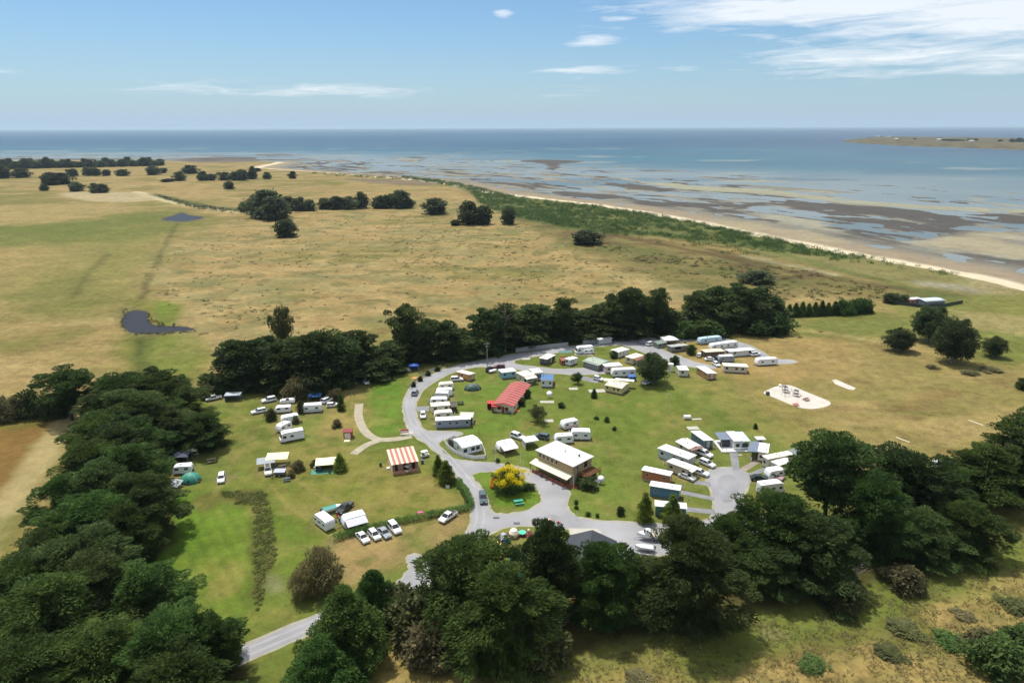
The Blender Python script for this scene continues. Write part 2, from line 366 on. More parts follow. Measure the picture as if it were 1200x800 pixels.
# rough ground below the trees, near the camera
mb = mask([(280, 900), (330, 780), (460, 720), (820, 690), (1000, 640), (1110, 560), (1300, 540), (1500, 900), (1500, 1400), (-300, 1400), (200, 900)], 4, 3)
put(mb, cc(176, 156, 96), 1, 1.1); blotch(mb, cc(118, 124, 60), .46, .62, .75, fbm(gx / 11, gy / 9, 201)); blotch(mb, cc(190, 162, 104), .52, .68, .7, fbm(gx / 6, gy / 5, 211)); blotch(mb, cc(128, 108, 68), .58, .72, .5, fbm(gx / 4, gy / 3, 221))
put(stroke([(820, 775), (900, 735), (1000, 705), (1100, 668), (1200, 640), (1300, 610)], 10, 3, 3), cc(126, 138, 64), .9, .5)
put(stroke([(640, 790), (720, 770), (800, 752), (860, 735)], 9, 4, 3), cc(126, 134, 64), .8)
put(mask([(270, 790), (360, 745), (420, 715), (440, 760), (380, 900), (250, 900)], 3, 2), cc(116, 132, 56), .85, .4)
put(mask([(895, 735), (925, 740), (920, 752), (890, 752)], 1, .7), cc(150, 142, 104), .6)
# darker brown and olive ground under the tree belts
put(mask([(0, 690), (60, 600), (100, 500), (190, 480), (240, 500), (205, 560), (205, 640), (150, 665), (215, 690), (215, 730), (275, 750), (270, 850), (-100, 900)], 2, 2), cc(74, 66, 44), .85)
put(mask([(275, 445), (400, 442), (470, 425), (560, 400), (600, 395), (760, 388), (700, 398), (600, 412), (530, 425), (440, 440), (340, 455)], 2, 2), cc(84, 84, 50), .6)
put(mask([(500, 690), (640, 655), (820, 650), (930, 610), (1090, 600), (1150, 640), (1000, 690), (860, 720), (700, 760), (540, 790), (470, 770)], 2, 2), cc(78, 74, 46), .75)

# shore: distance seaward from the back of the beach
SHORE = [(300, 196.5), (360, 201), (430, 206), (490, 211), (540, 218), (580, 226), (640, 233), (700, 240), (760, 249), (830, 262), (900, 277), (970, 291), (1040, 304), (1120, 319), (1200, 336), (1300, 358), (1500, 400)]
LANDP = [P(x, y, -.5) for x, y in SHORE]
land_poly = [(p.x, p.y) for p in LANDP] + [(2500, 150), (4000, -9000), (-60000, -9000), (-60000, 1990), (-1500, 1990), (-600, 1840)]
land_poly = list(land_poly)
far = gy > 120
sd_land = np.full(len(gx), 50.0)
sd_land[far] = sdist(gx[far] + WX[far] * 8, gy[far] + WY[far] * 8, land_poly)
gz = np.where(sd_land > 0, -0.9 * (1 - sstep(0, 30, sd_land)), -0.9)
inl = sd_land > 14
relief = (fbm(gx / 60, gy / 60, 301) - .5) * 1.2 + (fbm(gx / 18, gy / 18, 302) - .5) * .5
camp_flat = 1 - sstep(300, 420, np.hypot((gx - 20) * .8, gy - 200)) 
gz = gz + relief * (1 - camp_flat) * sstep(8, 40, sd_land)
dune = np.exp(-((sd_land - 16) / 9) ** 2) * 1.3 * sstep(.3, .7, fbm(gx / 30, gy / 30, 303)) * (gy > 200)
gz += dune
# beach and tidal flat
sdr = (LANDP[12] - LANDP[5]).normalized(); AL = gx * sdr.x + gy * sdr.y
LW = ml2[:, None] * .85; col *= np.array([[.81, .825, .76]]) * (1 - LW) + np.array([[.86, .90, .84]]) * LW
put(mask([(470, 206), (560, 218), (640, 234), (770, 251), (880, 273), (940, 286), (1000, 298), (990, 304), (930, 296), (860, 288), (760, 277), (690, 272), (630, 261), (575, 246), (540, 222)], 4, 5), cc(84, 104, 50), .75)
sea_d = -sd_land
put(sstep(-13, -7, sea_d) * (gy > 150), cc(242, 226, 192), .95, .2)
put(sstep(3, 14, sea_d), cc(166, 150, 124), 1, .15)
put(sstep(26, 60, sea_d), cc(142, 138, 124), 1, .15)
blotch(sstep(50, 90, sea_d), cc(172, 168, 146), .45, .6, .8, fbm(AL / 90, sea_d / 30, 331))
flat = sstep(2, 30, sea_d)
pn = .42 * fbm(AL / 70, sea_d / 26, 311, 5) + .36 * fbm(AL / 26, sea_d / 12, 313, 4) + .22 * fbm(AL / 240, sea_d / 70, 312, 4)
thr = .33 + .13 * sstep(12, 70, sea_d) + .08 * sstep(130, 280, sea_d) + .03 * sstep(300, 500, sea_d) + .30 * sstep(500, 900, sea_d)
zf = -2.0 + np.clip((pn - thr) * 2.4, -.8, .4); streak = pn - .5
weedn = .6 * fbm(AL / 60, sea_d / 18, 321, 5) + .4 * fbm(AL / 160, sea_d / 50, 322, 4)
weed = sstep(.47, .53, weedn) * sstep(40, 80, sea_d) * (1 - sstep(420, 700, sea_d))
# banks and weed beds that the picture shows
for poly in ([(850, 248), (900, 240), (960, 246), (1010, 250), (1060, 257), (1110, 268), (1150, 262), (1220, 262), (1220, 250), (1130, 251), (1060, 245), (960, 238), (890, 236)],
             [(1000, 268), (1055, 272), (1080, 280), (1050, 281), (1000, 274)], [(608, 188.6), (640, 187.2), (686, 189), (672, 191), (656, 192.4), (654, 198), (643, 199.5), (640, 193), (622, 190.6)],
             [(745, 237), (800, 237), (850, 240), (880, 243), (800, 243), (760, 242)], [(650, 224), (720, 228), (735, 232), (690, 234), (655, 229)], [(710, 214), (760, 218), (790, 224), (745, 224)]):
    mk = mask(poly, 5, 12, -2); weed = np.maximum(weed, mk * sstep(.34, .44, weedn + .05)); zf = zf * (1 - mk) + (-1.86 + (pn - .46) * 1.6) * mk
for poly in ([(720, 208), (820, 218), (900, 222), (1000, 234), (1100, 241), (1250, 247), (1250, 251), (1100, 246), (990, 238), (900, 228), (800, 222)],):
    mk = mask(poly, 5, 10, -2); weed *= (1 - mk); zf = zf * (1 - mk) + (-1.95 + streak * .5) * mk
    put(mk, cc(170, 168, 142), .8)
for poly in ([(1060, 285), (1150, 272), (1250, 275), (1250, 305), (1130, 295)], [(830, 262), (900, 262), (1000, 284), (940, 282)]):
    mk = mask(poly, 10, 10, -2); weed *= (1 - mk); zf = zf * (1 - mk) + (-1.8 + (pn - .46)) * mk; blotch(mk, cc(176, 164, 132), .3, .6, .8, G_mid)
for poly in ([(400, 211), (470, 212), (520, 216), (480, 219), (430, 215)], [(215, 186), (290, 184), (300, 190), (230, 192)], [(300, 181), (330, 180.5), (345, 182), (310, 183)]):
    mk = mask(poly, 10, 14, -2); zf = zf * (1 - mk) + (-1.8) * mk; put(mk, cc(126, 112, 98), .7)
put(weed, cc(90, 86, 82), .9)
gz = np.where(flat > 0, gz * (1 - flat) + zf * flat, gz)
# ponds are hollows filled with water
POND1 = [(147, 368), (158, 364), (172, 366), (174, 376), (182, 381), (205, 382), (226, 384), (224, 387), (196, 389), (165, 391), (150, 388), (145, 379)]
POND2 = [(190, 257), (206, 252), (214, 249), (220, 252), (236, 254), (234, 257), (214, 260), (198, 259)]
for pd in (POND1, POND2):
    cx_ = sum(q[0] for q in pd) / len(pd); cy_ = sum(q[1] for q in pd) / len(pd); put(mask([(cx_ + (x - cx_) * 1.2, cy_ + (y - cy_) * 1.3) for x, y in pd], 3, 3), cc(122, 112, 76), .7)
    mp = mask(pd, 1.5, 0.5, -.3); gz = gz * (1 - mp) + (-.9) * mp; put(mp, cc(70, 64, 48), .8)
# mowing stripes run along the lawn (cut grass lies two ways)
ax = P(235, 640) - P(262, 700); ax.normalize()
st = np.sin((gx * ax.y - gy * ax.x) * 2 * math.pi / 2.6)
mstripe = mask([(205, 600), (300, 600), (292, 720), (225, 690), (160, 665)], 4, 2) * .085
col *= (1 + mstripe * st)[:, None]

def ground_material():
    m = bpy.data.materials.new('ground_cover'); m.use_nodes = True; nt = m.node_tree; b = nt.nodes['Principled BSDF']; L = nt.links; N = nt.nodes
    b.inputs['Roughness'].default_value = .95; b.inputs['Specular IOR Level'].default_value = .08
    ca = N.new('ShaderNodeVertexColor'); ca.layer_name = 'cover'
    ra = N.new('ShaderNodeAttribute'); ra.attribute_name = 'tuft'
    geo = N.new('ShaderNodeNewGeometry')
    def nz(sc, det, ro=.6, st=(1, 1, 1)):
        mp = N.new('ShaderNodeMapping'); mp.inputs['Scale'].default_value = st; L.new(geo.outputs['Position'], mp.inputs[0])
        n = N.new('ShaderNodeTexNoise'); n.inputs['Scale'].default_value = sc; n.inputs['Detail'].default_value = det; n.inputs['Roughness'].default_value = ro
        L.new(mp.outputs[0], n.inputs['Vector']); return n.outputs[0]
    def mth(op, a, bb, cl=False):
        n = N.new('ShaderNodeMath'); n.operation = op; n.use_clamp = cl
        for i, v in enumerate((a, bb)):
            if isinstance(v, (int, float)): n.inputs[i].default_value = v
            else: L.new(v, n.inputs[i])
        return n.outputs[0]
    fine = nz(1.4, 6, .68); mid = nz(.28, 5, .62); big = nz(.06, 4, .55)
    v = mth('ADD', mth('MULTIPLY', mth('SUBTRACT', fine, .5), 1.2), mth('MULTIPLY', mth('SUBTRACT', mid, .5), 1.25))
    v = mth('ADD', v, mth('MULTIPLY', mth('SUBTRACT', big, .5), .8))
    amp = mth('ADD', mth('MULTIPLY', ra.outputs['Fac'], .58), .42)
    v = mth('ADD', mth('MULTIPLY', v, amp), 1.0)
    sc = N.new('ShaderNodeVectorMath'); sc.operation = 'SCALE'; L.new(ca.outputs[0], sc.inputs[0]); L.new(v, sc.inputs['Scale'])
    # darker weeds and tussocks show as spots where the cover is rough
    sp = nz(.55, 3, .5); spot = mth('MULTIPLY', mth('SUBTRACT', sp, .60, False), 9.0, True)
    spot = mth('MULTIPLY', spot, mth('MULTIPLY', ra.outputs['Fac'], .55))
    mx = N.new('ShaderNodeMixRGB'); L.new(spot, mx.inputs[0]); L.new(sc.outputs[0], mx.inputs[1]); mx.inputs[2].default_value = (*C(92, 84, 54), 1)
    sp2 = nz(.14, 5, .62, (1, 1.5, 1)); spot2 = mth('MULTIPLY', mth('SUBTRACT', sp2, .545, False), 7.0, True)
    spot2 = mth('MULTIPLY', spot2, mth('MULTIPLY', mth('POWER', ra.outputs['Fac'], 2.0), .42))
    mx2 = N.new('ShaderNodeMixRGB'); L.new(spot2, mx2.inputs[0]); L.new(mx.outputs[0], mx2.inputs[1]); mx2.inputs[2].default_value = (*C(118, 114, 74), 1)
    L.new(mx2.outputs[0], b.inputs['Base Color'])
    bp = N.new('ShaderNodeBump'); bp.inputs['Strength'].default_value = .5; bp.inputs['Distance'].default_value = .35
    L.new(v, bp.inputs['Height']); L.new(bp.outputs[0], b.inputs['Normal']); return m
GROUND = []; WEAR = []
def wear_ground():
    """trodden, faded grass round everything that stands on the lawns"""
    global col
    w = np.zeros(len(gx))
    for x, y, r in WEAR:
        sel = (np.abs(gx - x) < r + 4) & (np.abs(gy - y) < r + 4)
        d = np.hypot(gx[sel] - x, gy[sel] - y) + FX[sel] * 3.5; w[sel] = np.maximum(w[sel], 1 - sstep(r * .75, r + 1.6, d))
    w *= .35 + .65 * sstep(.42, .6, G_sml); put(w, cc(164, 146, 100) * .85, .55)
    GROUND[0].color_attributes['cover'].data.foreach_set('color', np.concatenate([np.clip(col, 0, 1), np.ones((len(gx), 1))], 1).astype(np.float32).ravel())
def make_ground():
    V = np.stack([gx, gy, gz], 1)
    i = np.arange((nr - 1) * (nc - 1)); r, c = i // (nc - 1), i % (nc - 1); a = r * nc + c
    F = np.stack([a, a + 1, a + nc + 1, a + nc], 1)
    me = nmesh('ground', V, F, ground_material(), True); GROUND.append(me)
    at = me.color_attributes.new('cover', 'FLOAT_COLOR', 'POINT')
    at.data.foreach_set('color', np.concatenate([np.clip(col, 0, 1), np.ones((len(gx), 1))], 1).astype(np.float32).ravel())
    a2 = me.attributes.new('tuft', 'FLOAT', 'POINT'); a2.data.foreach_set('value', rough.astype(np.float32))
    o = link(bpy.data.objects.new('ground', me)); tag(o, 'dry grass paddocks, camp lawns and tidal sand flat', kind='structure')
make_ground()

# ------------------------------------------------------------------ sea
def make_sea():
    ys = [120.]; y = 120.
    while y < 85000: y *= 1.022; ys.append(y)
    ss = np.linspace(-1.05, 1.05, 181); ss = np.concatenate([[-1.6, -1.3], ss, [1.3, 1.6]]); ys = np.array(ys)
    X = ss[None, :] * (ys[:, None] + 200); Y = np.repeat(ys[:, None], len(ss), 1); n, k = X.shape
    X = X.ravel(); Y = Y.ravel()
    d = -sdist(X, Y, land_poly)
    deep, shal, bank = cc(20, 64, 96), cc(60, 108, 120), cc(144, 153, 150)
    t = sstep(200, 1100, d + (fbm(X / 300, Y / 200, 401) - .5) * 600); c = bank[None, :] * (1 - t[:, None]) + shal[None, :] * t[:, None]
    t = sstep(350, 2400, d + (fbm(X / 900, Y / 500, 402) - .5) * 1500 - np.clip(X, 0, 3000) * .35); c = c * (1 - t[:, None]) + deep[None, :] * t[:, None]
    t = sstep(.56, .66, fbm(X / 420, Y / 200, 403)) * (1 - sstep(1500, 5000, d)) * .5; c = c * (1 - t[:, None]) + cc(62, 94, 106)[None, :] * t[:, None]
    t = sstep(.56, .70, fbm(X / 2600, Y / 1600, 405)) * sstep(2000, 4000, d) * .4; c = c * (1 - t[:, None]) + cc(60, 104, 126)[None, :] * t[:, None]
    t = sstep(.66, .72, fbm(X / 200, Y / 90, 404)) * sstep(200, 400, d) * (1 - sstep(900, 2200, d)) * .6; c = c * (1 - t[:, None]) + cc(168, 168, 146)[None, :] * t[:, None]
    m = bpy.data.materials.new('sea_water'); m.use_nodes = True; nt = m.node_tree; b = nt.nodes['Principled BSDF']; L = nt.links; N = nt.nodes
    ca = N.new('ShaderNodeVertexColor'); ca.layer_name = 'depth'; L.new(ca.outputs[0], b.inputs['Base Color'])
    b.inputs['Roughness'].default_value = .28; b.inputs['IOR'].default_value = 1.33; b.inputs['Specular IOR Level'].default_value = .11
    geo = N.new('ShaderNodeNewGeometry')
    w = N.new('ShaderNodeTexNoise'); w.inputs['Scale'].default_value = .12; w.inputs['Detail'].default_value = 6; w.inputs['Roughness'].default_value = .65
    mp = N.new('ShaderNodeMapping'); mp.inputs['Scale'].default_value = (.6, 1.4, 1); L.new(geo.outputs['Position'], mp.inputs[0]); L.new(mp.outputs[0], w.inputs['Vector'])
    bp = N.new('ShaderNodeBump'); bp.inputs['Strength'].default_value = .35; bp.inputs['Distance'].default_value = 1.2; L.new(w.outputs[0], bp.inputs['Height']); L.new(bp.outputs[0], b.inputs['Normal'])
    V = np.stack([X, Y, np.full(len(X), SEA_Z)], 1); i = np.arange((n - 1) * (k - 1)); r, cl = i // (k - 1), i % (k - 1); a = r * k + cl
    me = nmesh('sea', V, np.stack([a, a + 1, a + k + 1, a + k], 1), m, True)
    at = me.color_attributes.new('depth', 'FLOAT_COLOR', 'POINT')
    at.data.foreach_set('color', np.concatenate([c, np.ones((len(X), 1))], 1).astype(np.float32).ravel())
    tag(link(bpy.data.objects.new('sea', me)), 'shallow turquoise sea turning deep blue towards the horizon', kind='structure')
make_sea()

def fill(name, loops, z, material, kind='structure', label=None, sub=4, smooth=True, thick=0.0):
    """flat sheet with an outline given in pixels; later loops are holes"""
    W = []
    for lp in loops:
        pts = [P(x, y, z) if not isinstance(x, Vector) else x for x, y in lp]
        W.append([Vector((p.x, p.y, z)) for p in (catmull(pts, sub) if smooth else pts)])
    tris = geometry.tessellate_polygon(W); flat_ = [v for lp in W for v in lp]
    bm = bmesh.new(); vs = [bm.verts.new(v) for v in flat_]
    for t in tris:
        try: bm.faces.new([vs[i] for i in t])
        except ValueError: pass
    bmesh.ops.recalc_face_normals(bm, faces=bm.faces)
    for f in bm.faces:
        if f.normal.z < 0: f.normal_flip()
    if thick:
        r = bmesh.ops.extrude_face_region(bm, geom=list(bm.faces)); bmesh.ops.translate(bm, vec=(0, 0, -thick), verts=[g for g in r['geom'] if isinstance(g, bmesh.types.BMVert)])
        bmesh.ops.recalc_face_normals(bm, faces=bm.faces)
    me = bpy.data.meshes.new(name); bm.to_mesh(me); bm.free(); me.materials.append(material)
    o = link(bpy.data.objects.new(name, me)); tag(o, label, kind=kind); return o, W
RAG = random.Random(12)
def ribbon(name, pts, width, z, material, closed=False, height=0.0, label=None, kind='structure', parent=None, rag=False):
    """strip along world points; with height it becomes a low kerb"""
    n = len(pts); V = []
    for i, p in enumerate(pts):
        a = pts[(i - 1) % n] if closed or i else p; b = pts[(i + 1) % n] if closed or i < n - 1 else p
        d = (b - a); d.z = 0
        if d.length < 1e-6: d = Vector((1, 0, 0))
        d.normalize(); s = Vector((-d.y, d.x, 0)) * width / 2
        if rag: s = s * (.6 + .9 * RAG.random())
        V += [(p.x + s.x, p.y + s.y, z), (p.x - s.x, p.y - s.y, z)]
    F = [];
    for i in range(n if closed else n - 1):
        j = (i + 1) % n; F.append((2 * i, 2 * i + 1, 2 * j + 1, 2 * j))
    me = nmesh(name, V, F, material)
    o = link(bpy.data.objects.new(name, me), parent); tag(o, label, kind=kind); return o

M_ROAD = mat('road_gravel', C(184, 183, 185), .9, .1, var=.24, scale=.11, bump=.3, bscale=6)
M_EDGE = mat('road_verge_gravel', C(188, 182, 164), .95, .1, var=.25, scale=.5)
M_DRIVE = mat('driveway_gravel', C(160, 160, 162), .95, .1, var=.2, scale=.4, bump=.3, bscale=6)
M_PATH = mat('path_concrete', C(198, 188, 164), .9, .1, var=.2, scale=.4)
M_SAND = mat('play_sand', C(236, 226, 212), .95, .1, var=.14, scale=.35)
M_PAD = mat('concrete_pad', C(215, 210, 196), .9, .1, var=.12, scale=.6)
ROAD_OUT = [(60, 853), (180, 801), (285, 757), (360, 725), (420, 703), (460, 687), (474, 675), (482, 664), (478, 656), (480, 651), (487, 649.5), (495, 653), (506, 653), (521, 646.7), (535, 637),
  (546, 626.7), (552.5, 613), (553.5, 600), (551.7, 588), (547, 576), (541, 566), (532, 552), (521, 538), (508, 526), (498, 518), (489, 512), (481.5, 507), (478.5, 500), (475.5, 490), (473.5, 479),
  (475, 467), (482, 454), (503, 440), (529, 430), (564, 422), (598.7, 415.5), (633, 411), (676.7, 404.6), (720, 399.5), (756, 396), (800, 394), (835, 393.5), (855, 398), (877, 404), (894, 413), (909, 420.5), (930, 422),
  (930, 425), (907, 425.5), (890, 418.5), (872, 410), (850, 403), (835, 398.5), (800, 400), (766, 401.5), (778, 410.5), (797, 417.5), (814, 424), (836, 429), (836, 431.5), (812, 430), (795, 427), (779, 421.5), (752, 411.5), (732, 405),
  (715, 404.5), (677, 409), (633, 416.5), (607, 421), (601.5, 424), (606, 427), (625, 429.3), (655, 432.6), (681, 431.5), (700, 431.5), (714, 433), (714, 437), (702, 437.8), (677, 438.5), (653, 437.5), (620, 434.5), (600, 431.5),
  (583, 429.8), (557, 430), (531.5, 436), (503.5, 450), (491, 462.5), (486.5, 475), (487, 484), (490, 495), (495, 502), (502, 505), (520, 505.3), (538, 506.5), (540, 509), (525, 513), (516, 516), (512.5, 520), (514, 526), (522, 533), (533, 538.2),
  (545, 540), (560, 541.5), (588, 543.5), (603, 546.5), (623, 551), (645, 561), (661, 570.5), (667, 578), (664, 587), (664.5, 596), (673, 604.5), (690, 609), (722.5, 611.5), (777, 614), (806, 613), (827.5, 609.8), (836, 603), (838, 591), (835, 576),
  (829.5, 563), (829, 554.5), (836, 549.5), (853, 548), (866, 549.5), (875, 554.5), (878, 561), (873.5, 572), (869, 585), (870, 597), (880, 604), (905, 607), (905, 622), (860, 632), (800, 645), (740, 652), (705, 648), (696, 634), (690, 622),
  (664, 618.5), (625, 615), (595, 617), (577, 622.5), (565, 632), (555, 645), (540, 661), (515, 679), (490, 692), (460, 706), (360, 743), (288, 774), (180, 820), (60, 872)]
ISLE = [(551.5, 556.5), (557.5, 553), (575, 551.5), (592, 552.5), (608, 556.5), (622, 565), (631, 573), (636, 582), (633.5, 590), (620, 597.5), (600, 602), (583, 602), (575.6, 599.5), (571, 590), (566, 577.5), (559, 567.5), (553, 560.5)]
o_, W_ = fill('road', [ROAD_OUT, ISLE], .022, M_ROAD, label='pale grey gravel camp road with loop and turning circle')
for lp, nm in zip(W_, ('road_verge', 'road_verge')):
    ribbon(nm, lp, 1.15, .011, M_EDGE, True, rag=True, label='pale gravel edge of the camp road')
CENTRE = [(60, 862), (180, 810), (287, 765), (360, 734), (430, 706), (475, 685), (520, 663), (548, 638), (561, 615), (563, 600), (560, 586), (553, 572), (545, 560), (536, 549), (524, 535), (510, 522), (497, 511), (487, 499), (481, 484), (480, 472), (484, 460), (495, 449), (515, 438), (545, 428), (580, 423), (615, 415), (655, 409), (700, 402.5), (745, 400.5)]
cl = catmull([P(*q) for q in CENTRE], 5, False)
for sg in (-.85, .85):
    off = []
    for i, q in enumerate(cl):
        t_ = (cl[min(i + 1, len(cl) - 1)] - cl[max(i - 1, 0)]).normalized(); off.append(q + Vector((-t_.y, t_.x, 0)) * sg)
    ribbon('wheel_track', off, .6, .0265, mat('worn_gravel', C(188, 187, 189), .9, .1, var=.24, scale=.12), rag=True, label='pale worn wheel track along the camp road')
fill('road_patch', [[(628, 606), (650, 603), (668, 612), (655, 616), (634, 613)]], .027, mat('road_patch', C(172, 172, 175), .95, .1, var=.24, scale=.2), label='darker patched gravel in the junction'); fill('road_patch', [[(842, 560), (856, 556), (866, 566), (862, 584), (848, 588), (842, 574)]], .027, mat('road_patch', C(172, 172, 175), .95, .1, var=.24, scale=.2), label='darker worn centre of the turning circle')
def drive(pts, name='driveway', m=None, z=.03, smooth=False):
    fill(name, [pts], z, m or M_DRIVE, smooth=smooth, label='grey gravel pull-in beside a cabin' if name == 'driveway' else None)
drive([(813, 562), (832, 564.5), (834, 569.5), (813, 567)]); drive([(798, 574), (836.5, 582), (837.5, 586.5), (798, 578.5)]); drive([(804, 593.5), (838, 597), (838, 602.5), (804, 599)])
drive([(854, 526), (864, 526), (867, 551), (858.5, 551)]); drive([(868, 548), (889, 536.5), (897, 538), (872, 553)], m=mat('pinkish_gravel', C(176, 164, 150), .95, .1, var=.2, scale=.4)); drive([(876, 555), (897, 546.5), (901, 550), (879, 559)])
drive([(676, 440.5), (688, 441), (702, 446), (700, 449), (684, 446)]); drive([(487, 476.5), (503, 475.5), (503, 481.5), (487, 482)])
PATHC = [(421, 473), (420, 486), (424, 499), (431, 508.5), (443, 514.5), (461, 514.5), (482, 511)]
ribbon('footpath', catmull([P(*p) for p in PATHC], 5, False), 2.6, .016, M_PATH, label='narrow concrete path curving to the red hut')
ribbon('footpath', catmull([P(*p) for p in [(445, 515.5), (432, 520), (422, 526), (414, 532)]], 5, False), 2.4, .028, M_PATH, label='short concrete path stub towards the tan camp shelter')
fill('sand_pit', [[(894.6, 460), (903, 455), (912.7, 452), (926.7, 451.5), (945, 459), (960, 465), (973, 471), (968.7, 476), (950, 479), (932.5, 476), (915, 469), (903, 464)]], .03, M_SAND, label='pale sand playground patch in the dry paddock')
fill('cricket_pitch', [[(975, 445), (980, 444.5), (1003, 454.5), (1000, 457), (994, 456), (979, 450)]], .03, M_SAND, smooth=False, label='short pale concrete cricket strip')
def water(name, loop, z, label):
    m = mat('pond_water', (.034, .033, .036), .35, .03); fill(name, [loop], z, m, label=label)
def grow(lp, k):
    cx = sum(p[0] for p in lp) / len(lp); cy = sum(p[1] for p in lp) / len(lp); return [(cx + (x - cx) * k, cy + (y - cy) * k) for x, y in lp]
water('pond', grow(POND1, 1.12), -.35, 'dark pond by the green corner of the paddock'); water('pond', grow(POND2, 1.15), -.35, 'far blue pond in the open pasture')
# ------------------------------------------------------------------ vegetation
RNG = np.random.default_rng(7)
def unit(v): return v / (np.linalg.norm(v, axis=1, keepdims=True) + 1e-9)
def leaves_to_mesh(name, cen, d, nrm, ln, wd, material):
    s = unit(np.cross(nrm, d)); d = unit(d)
    a = cen - d * ln[:, None] * .5; c = cen + d * ln[:, None] * .5
    mid = cen + nrm * (wd * .18)[:, None]
    b = mid + s * wd[:, None] * .5; e = mid - s * wd[:, None] * .5
    V = np.stack([a, b, c, e], 1).reshape(-1, 3); n = len(cen)
    F = (np.arange(n) * 4)[:, None] + np.array([[0, 1, 2, 3]])
    return nmesh(name, V, F, material)
def clump_leaves(rng, centers, rad, flat, per, ln, wd, outc, up=.35, jit=.55, fill_=.25, fan=0.0):
    """leaf sprays over the shells of foliage clumps"""
    n = len(centers); k = per; tot = n * k
    v = unit(rng.normal(size=(tot, 3))); v[:, 2] = np.where(rng.random(tot) < .62, np.abs(v[:, 2]), v[:, 2])
    rr = np.where(rng.random(tot) < fill_, rng.random(tot) ** .5, .82 + .32 * rng.random(tot))
    C_ = np.repeat(centers, k, 0); Rd = np.repeat(rad, k)
    ph = rng.random(tot) * 6.28                                                    # ragged outline
    rr = rr * (1 + .22 * np.sin(3 * np.arctan2(v[:, 1], v[:, 0]) + np.repeat(rng.random(n) * 6.28, k)))
    off = v * (Rd * rr)[:, None]; off[:, 2] *= flat
    out = unit(C_ - outc[None, :] + 1e-6); out[:, 2] *= .3
    off[:, 2] -= np.linalg.norm(off[:, :2], axis=1) * .12                        # pads droop a little at the rim
    pos = C_ + off
    d = unit(off * np.array([1, 1, .8]) / (Rd[:, None]) * (1 - .5 * (fan > 0)) + out * (.5 + fan) + np.array([0, 0, up]) + rng.normal(size=(tot, 3)) * jit)
    nm = unit(v * np.array([1, 1, 1.4]) + np.array([0, 0, .35]) + rng.normal(size=(tot, 3)) * .32)
    L_ = ln * (0.6 + .8 * rng.random(tot)); W_2 = wd * (.6 + .8 * rng.random(tot))
    return pos, d, nm, L_, W_2
def prof_round(t): return np.sqrt(np.clip(1 - ((t - .48) / .56) ** 2, 0.02, 1))
def prof_cyp(t): return np.clip(np.where(t < .35, .78 + .22 * (t / .35), np.sqrt(np.clip(1 - ((t - .35) / .70) ** 2, 0, 1))), .12, 1)
def prof_cone(t): return np.clip((1 - t) ** .6 * 1.14 + .04, .04, 1) * np.clip(.66 + t * 1.8, 0, 1)
def prof_pine(t): return np.clip((1 - t ** 2.6) * .95 + .1, .1, 1) * np.clip(.8 + t, 0, 1)
def prof_umb(t): return np.clip(np.where(t < .6, .35 + .65 * (t / .6), np.sqrt(np.clip(1 - ((t - .6) / .45) ** 2, 0, 1))), .15, 1)
def crown(name, seed, H, Rr, prof, n, cs, flat, per, ln, wd, t0, material, rmin=.5, up=.35, lobes=.25, jit=.55, lean=0.0, fan=0.0):
    rng = np.random.default_rng(seed)
    t = t0 + (1 - t0) * (np.arange(n) + rng.random(n)) / n
    t = np.clip(t + rng.normal(size=n) * .02, t0, .985)
    az = np.arange(n) * 2.399963 + rng.normal(size=n) * .5
    p1, p2 = rng.random(2) * 6.28
    lob = 1 + lobes * (np.sin(2 * az + p1 + t * 4) * .6 + np.sin(3 * az + p2 - t * 6) * .6)
    tn = (t - t0) / (1 - t0)
    rad = Rr * prof(tn) * lob * (rmin + (1 - rmin) * rng.random(n) ** .55)
    cr = cs * (.65 + .7 * rng.random(n)) * (.75 + .35 * prof(tn))
    rad = np.maximum(rad - cr * .55, 0) * np.where(rng.random(n) < .12, 1.22, 1.0)
    t = np.where((rng.random(n) < .3) & (t > .8), np.minimum(t * 1.08, 1.07), t)
    cen = np.stack([np.cos(az) * rad + lean * t * H, np.sin(az) * rad, np.clip(t * H - cr * flat * .5, cr * flat * .6, None)], 1)
    # inner filling clumps so that the heart of the crown is closed and dark
    m = n // 3; t2 = t0 + (1 - t0) * rng.random(m) * .8; az2 = rng.random(m) * 6.28; r2 = Rr * prof((t2 - t0) / (1 - t0)) * .5 * rng.random(m)
    cen2 = np.stack([np.cos(az2) * r2 + lean * t2 * H, np.sin(az2) * r2, t2 * H], 1); cr2 = cs * (1.0 + .4 * rng.random(m))
    A = clump_leaves(rng, cen, cr, flat, per, ln, wd, np.array([0, 0, H * .45]), up, jit, .25 if not fan else .12, fan)
    B = clump_leaves(rng, cen2, cr2, .8, per // 3, ln * 1.5, wd * 1.5, np.array([0, 0, H * .45]), up, jit)
    pos, d, nm, L_, W_2 = [np.concatenate([a, b]) for a, b in zip(A, B)]
    pos[:, 2] = np.maximum(pos[:, 2], .08 * H * rng.random(len(pos)) + .1)
    return leaves_to_mesh(name, pos, d, nm, L_, W_2, material), cen, cr
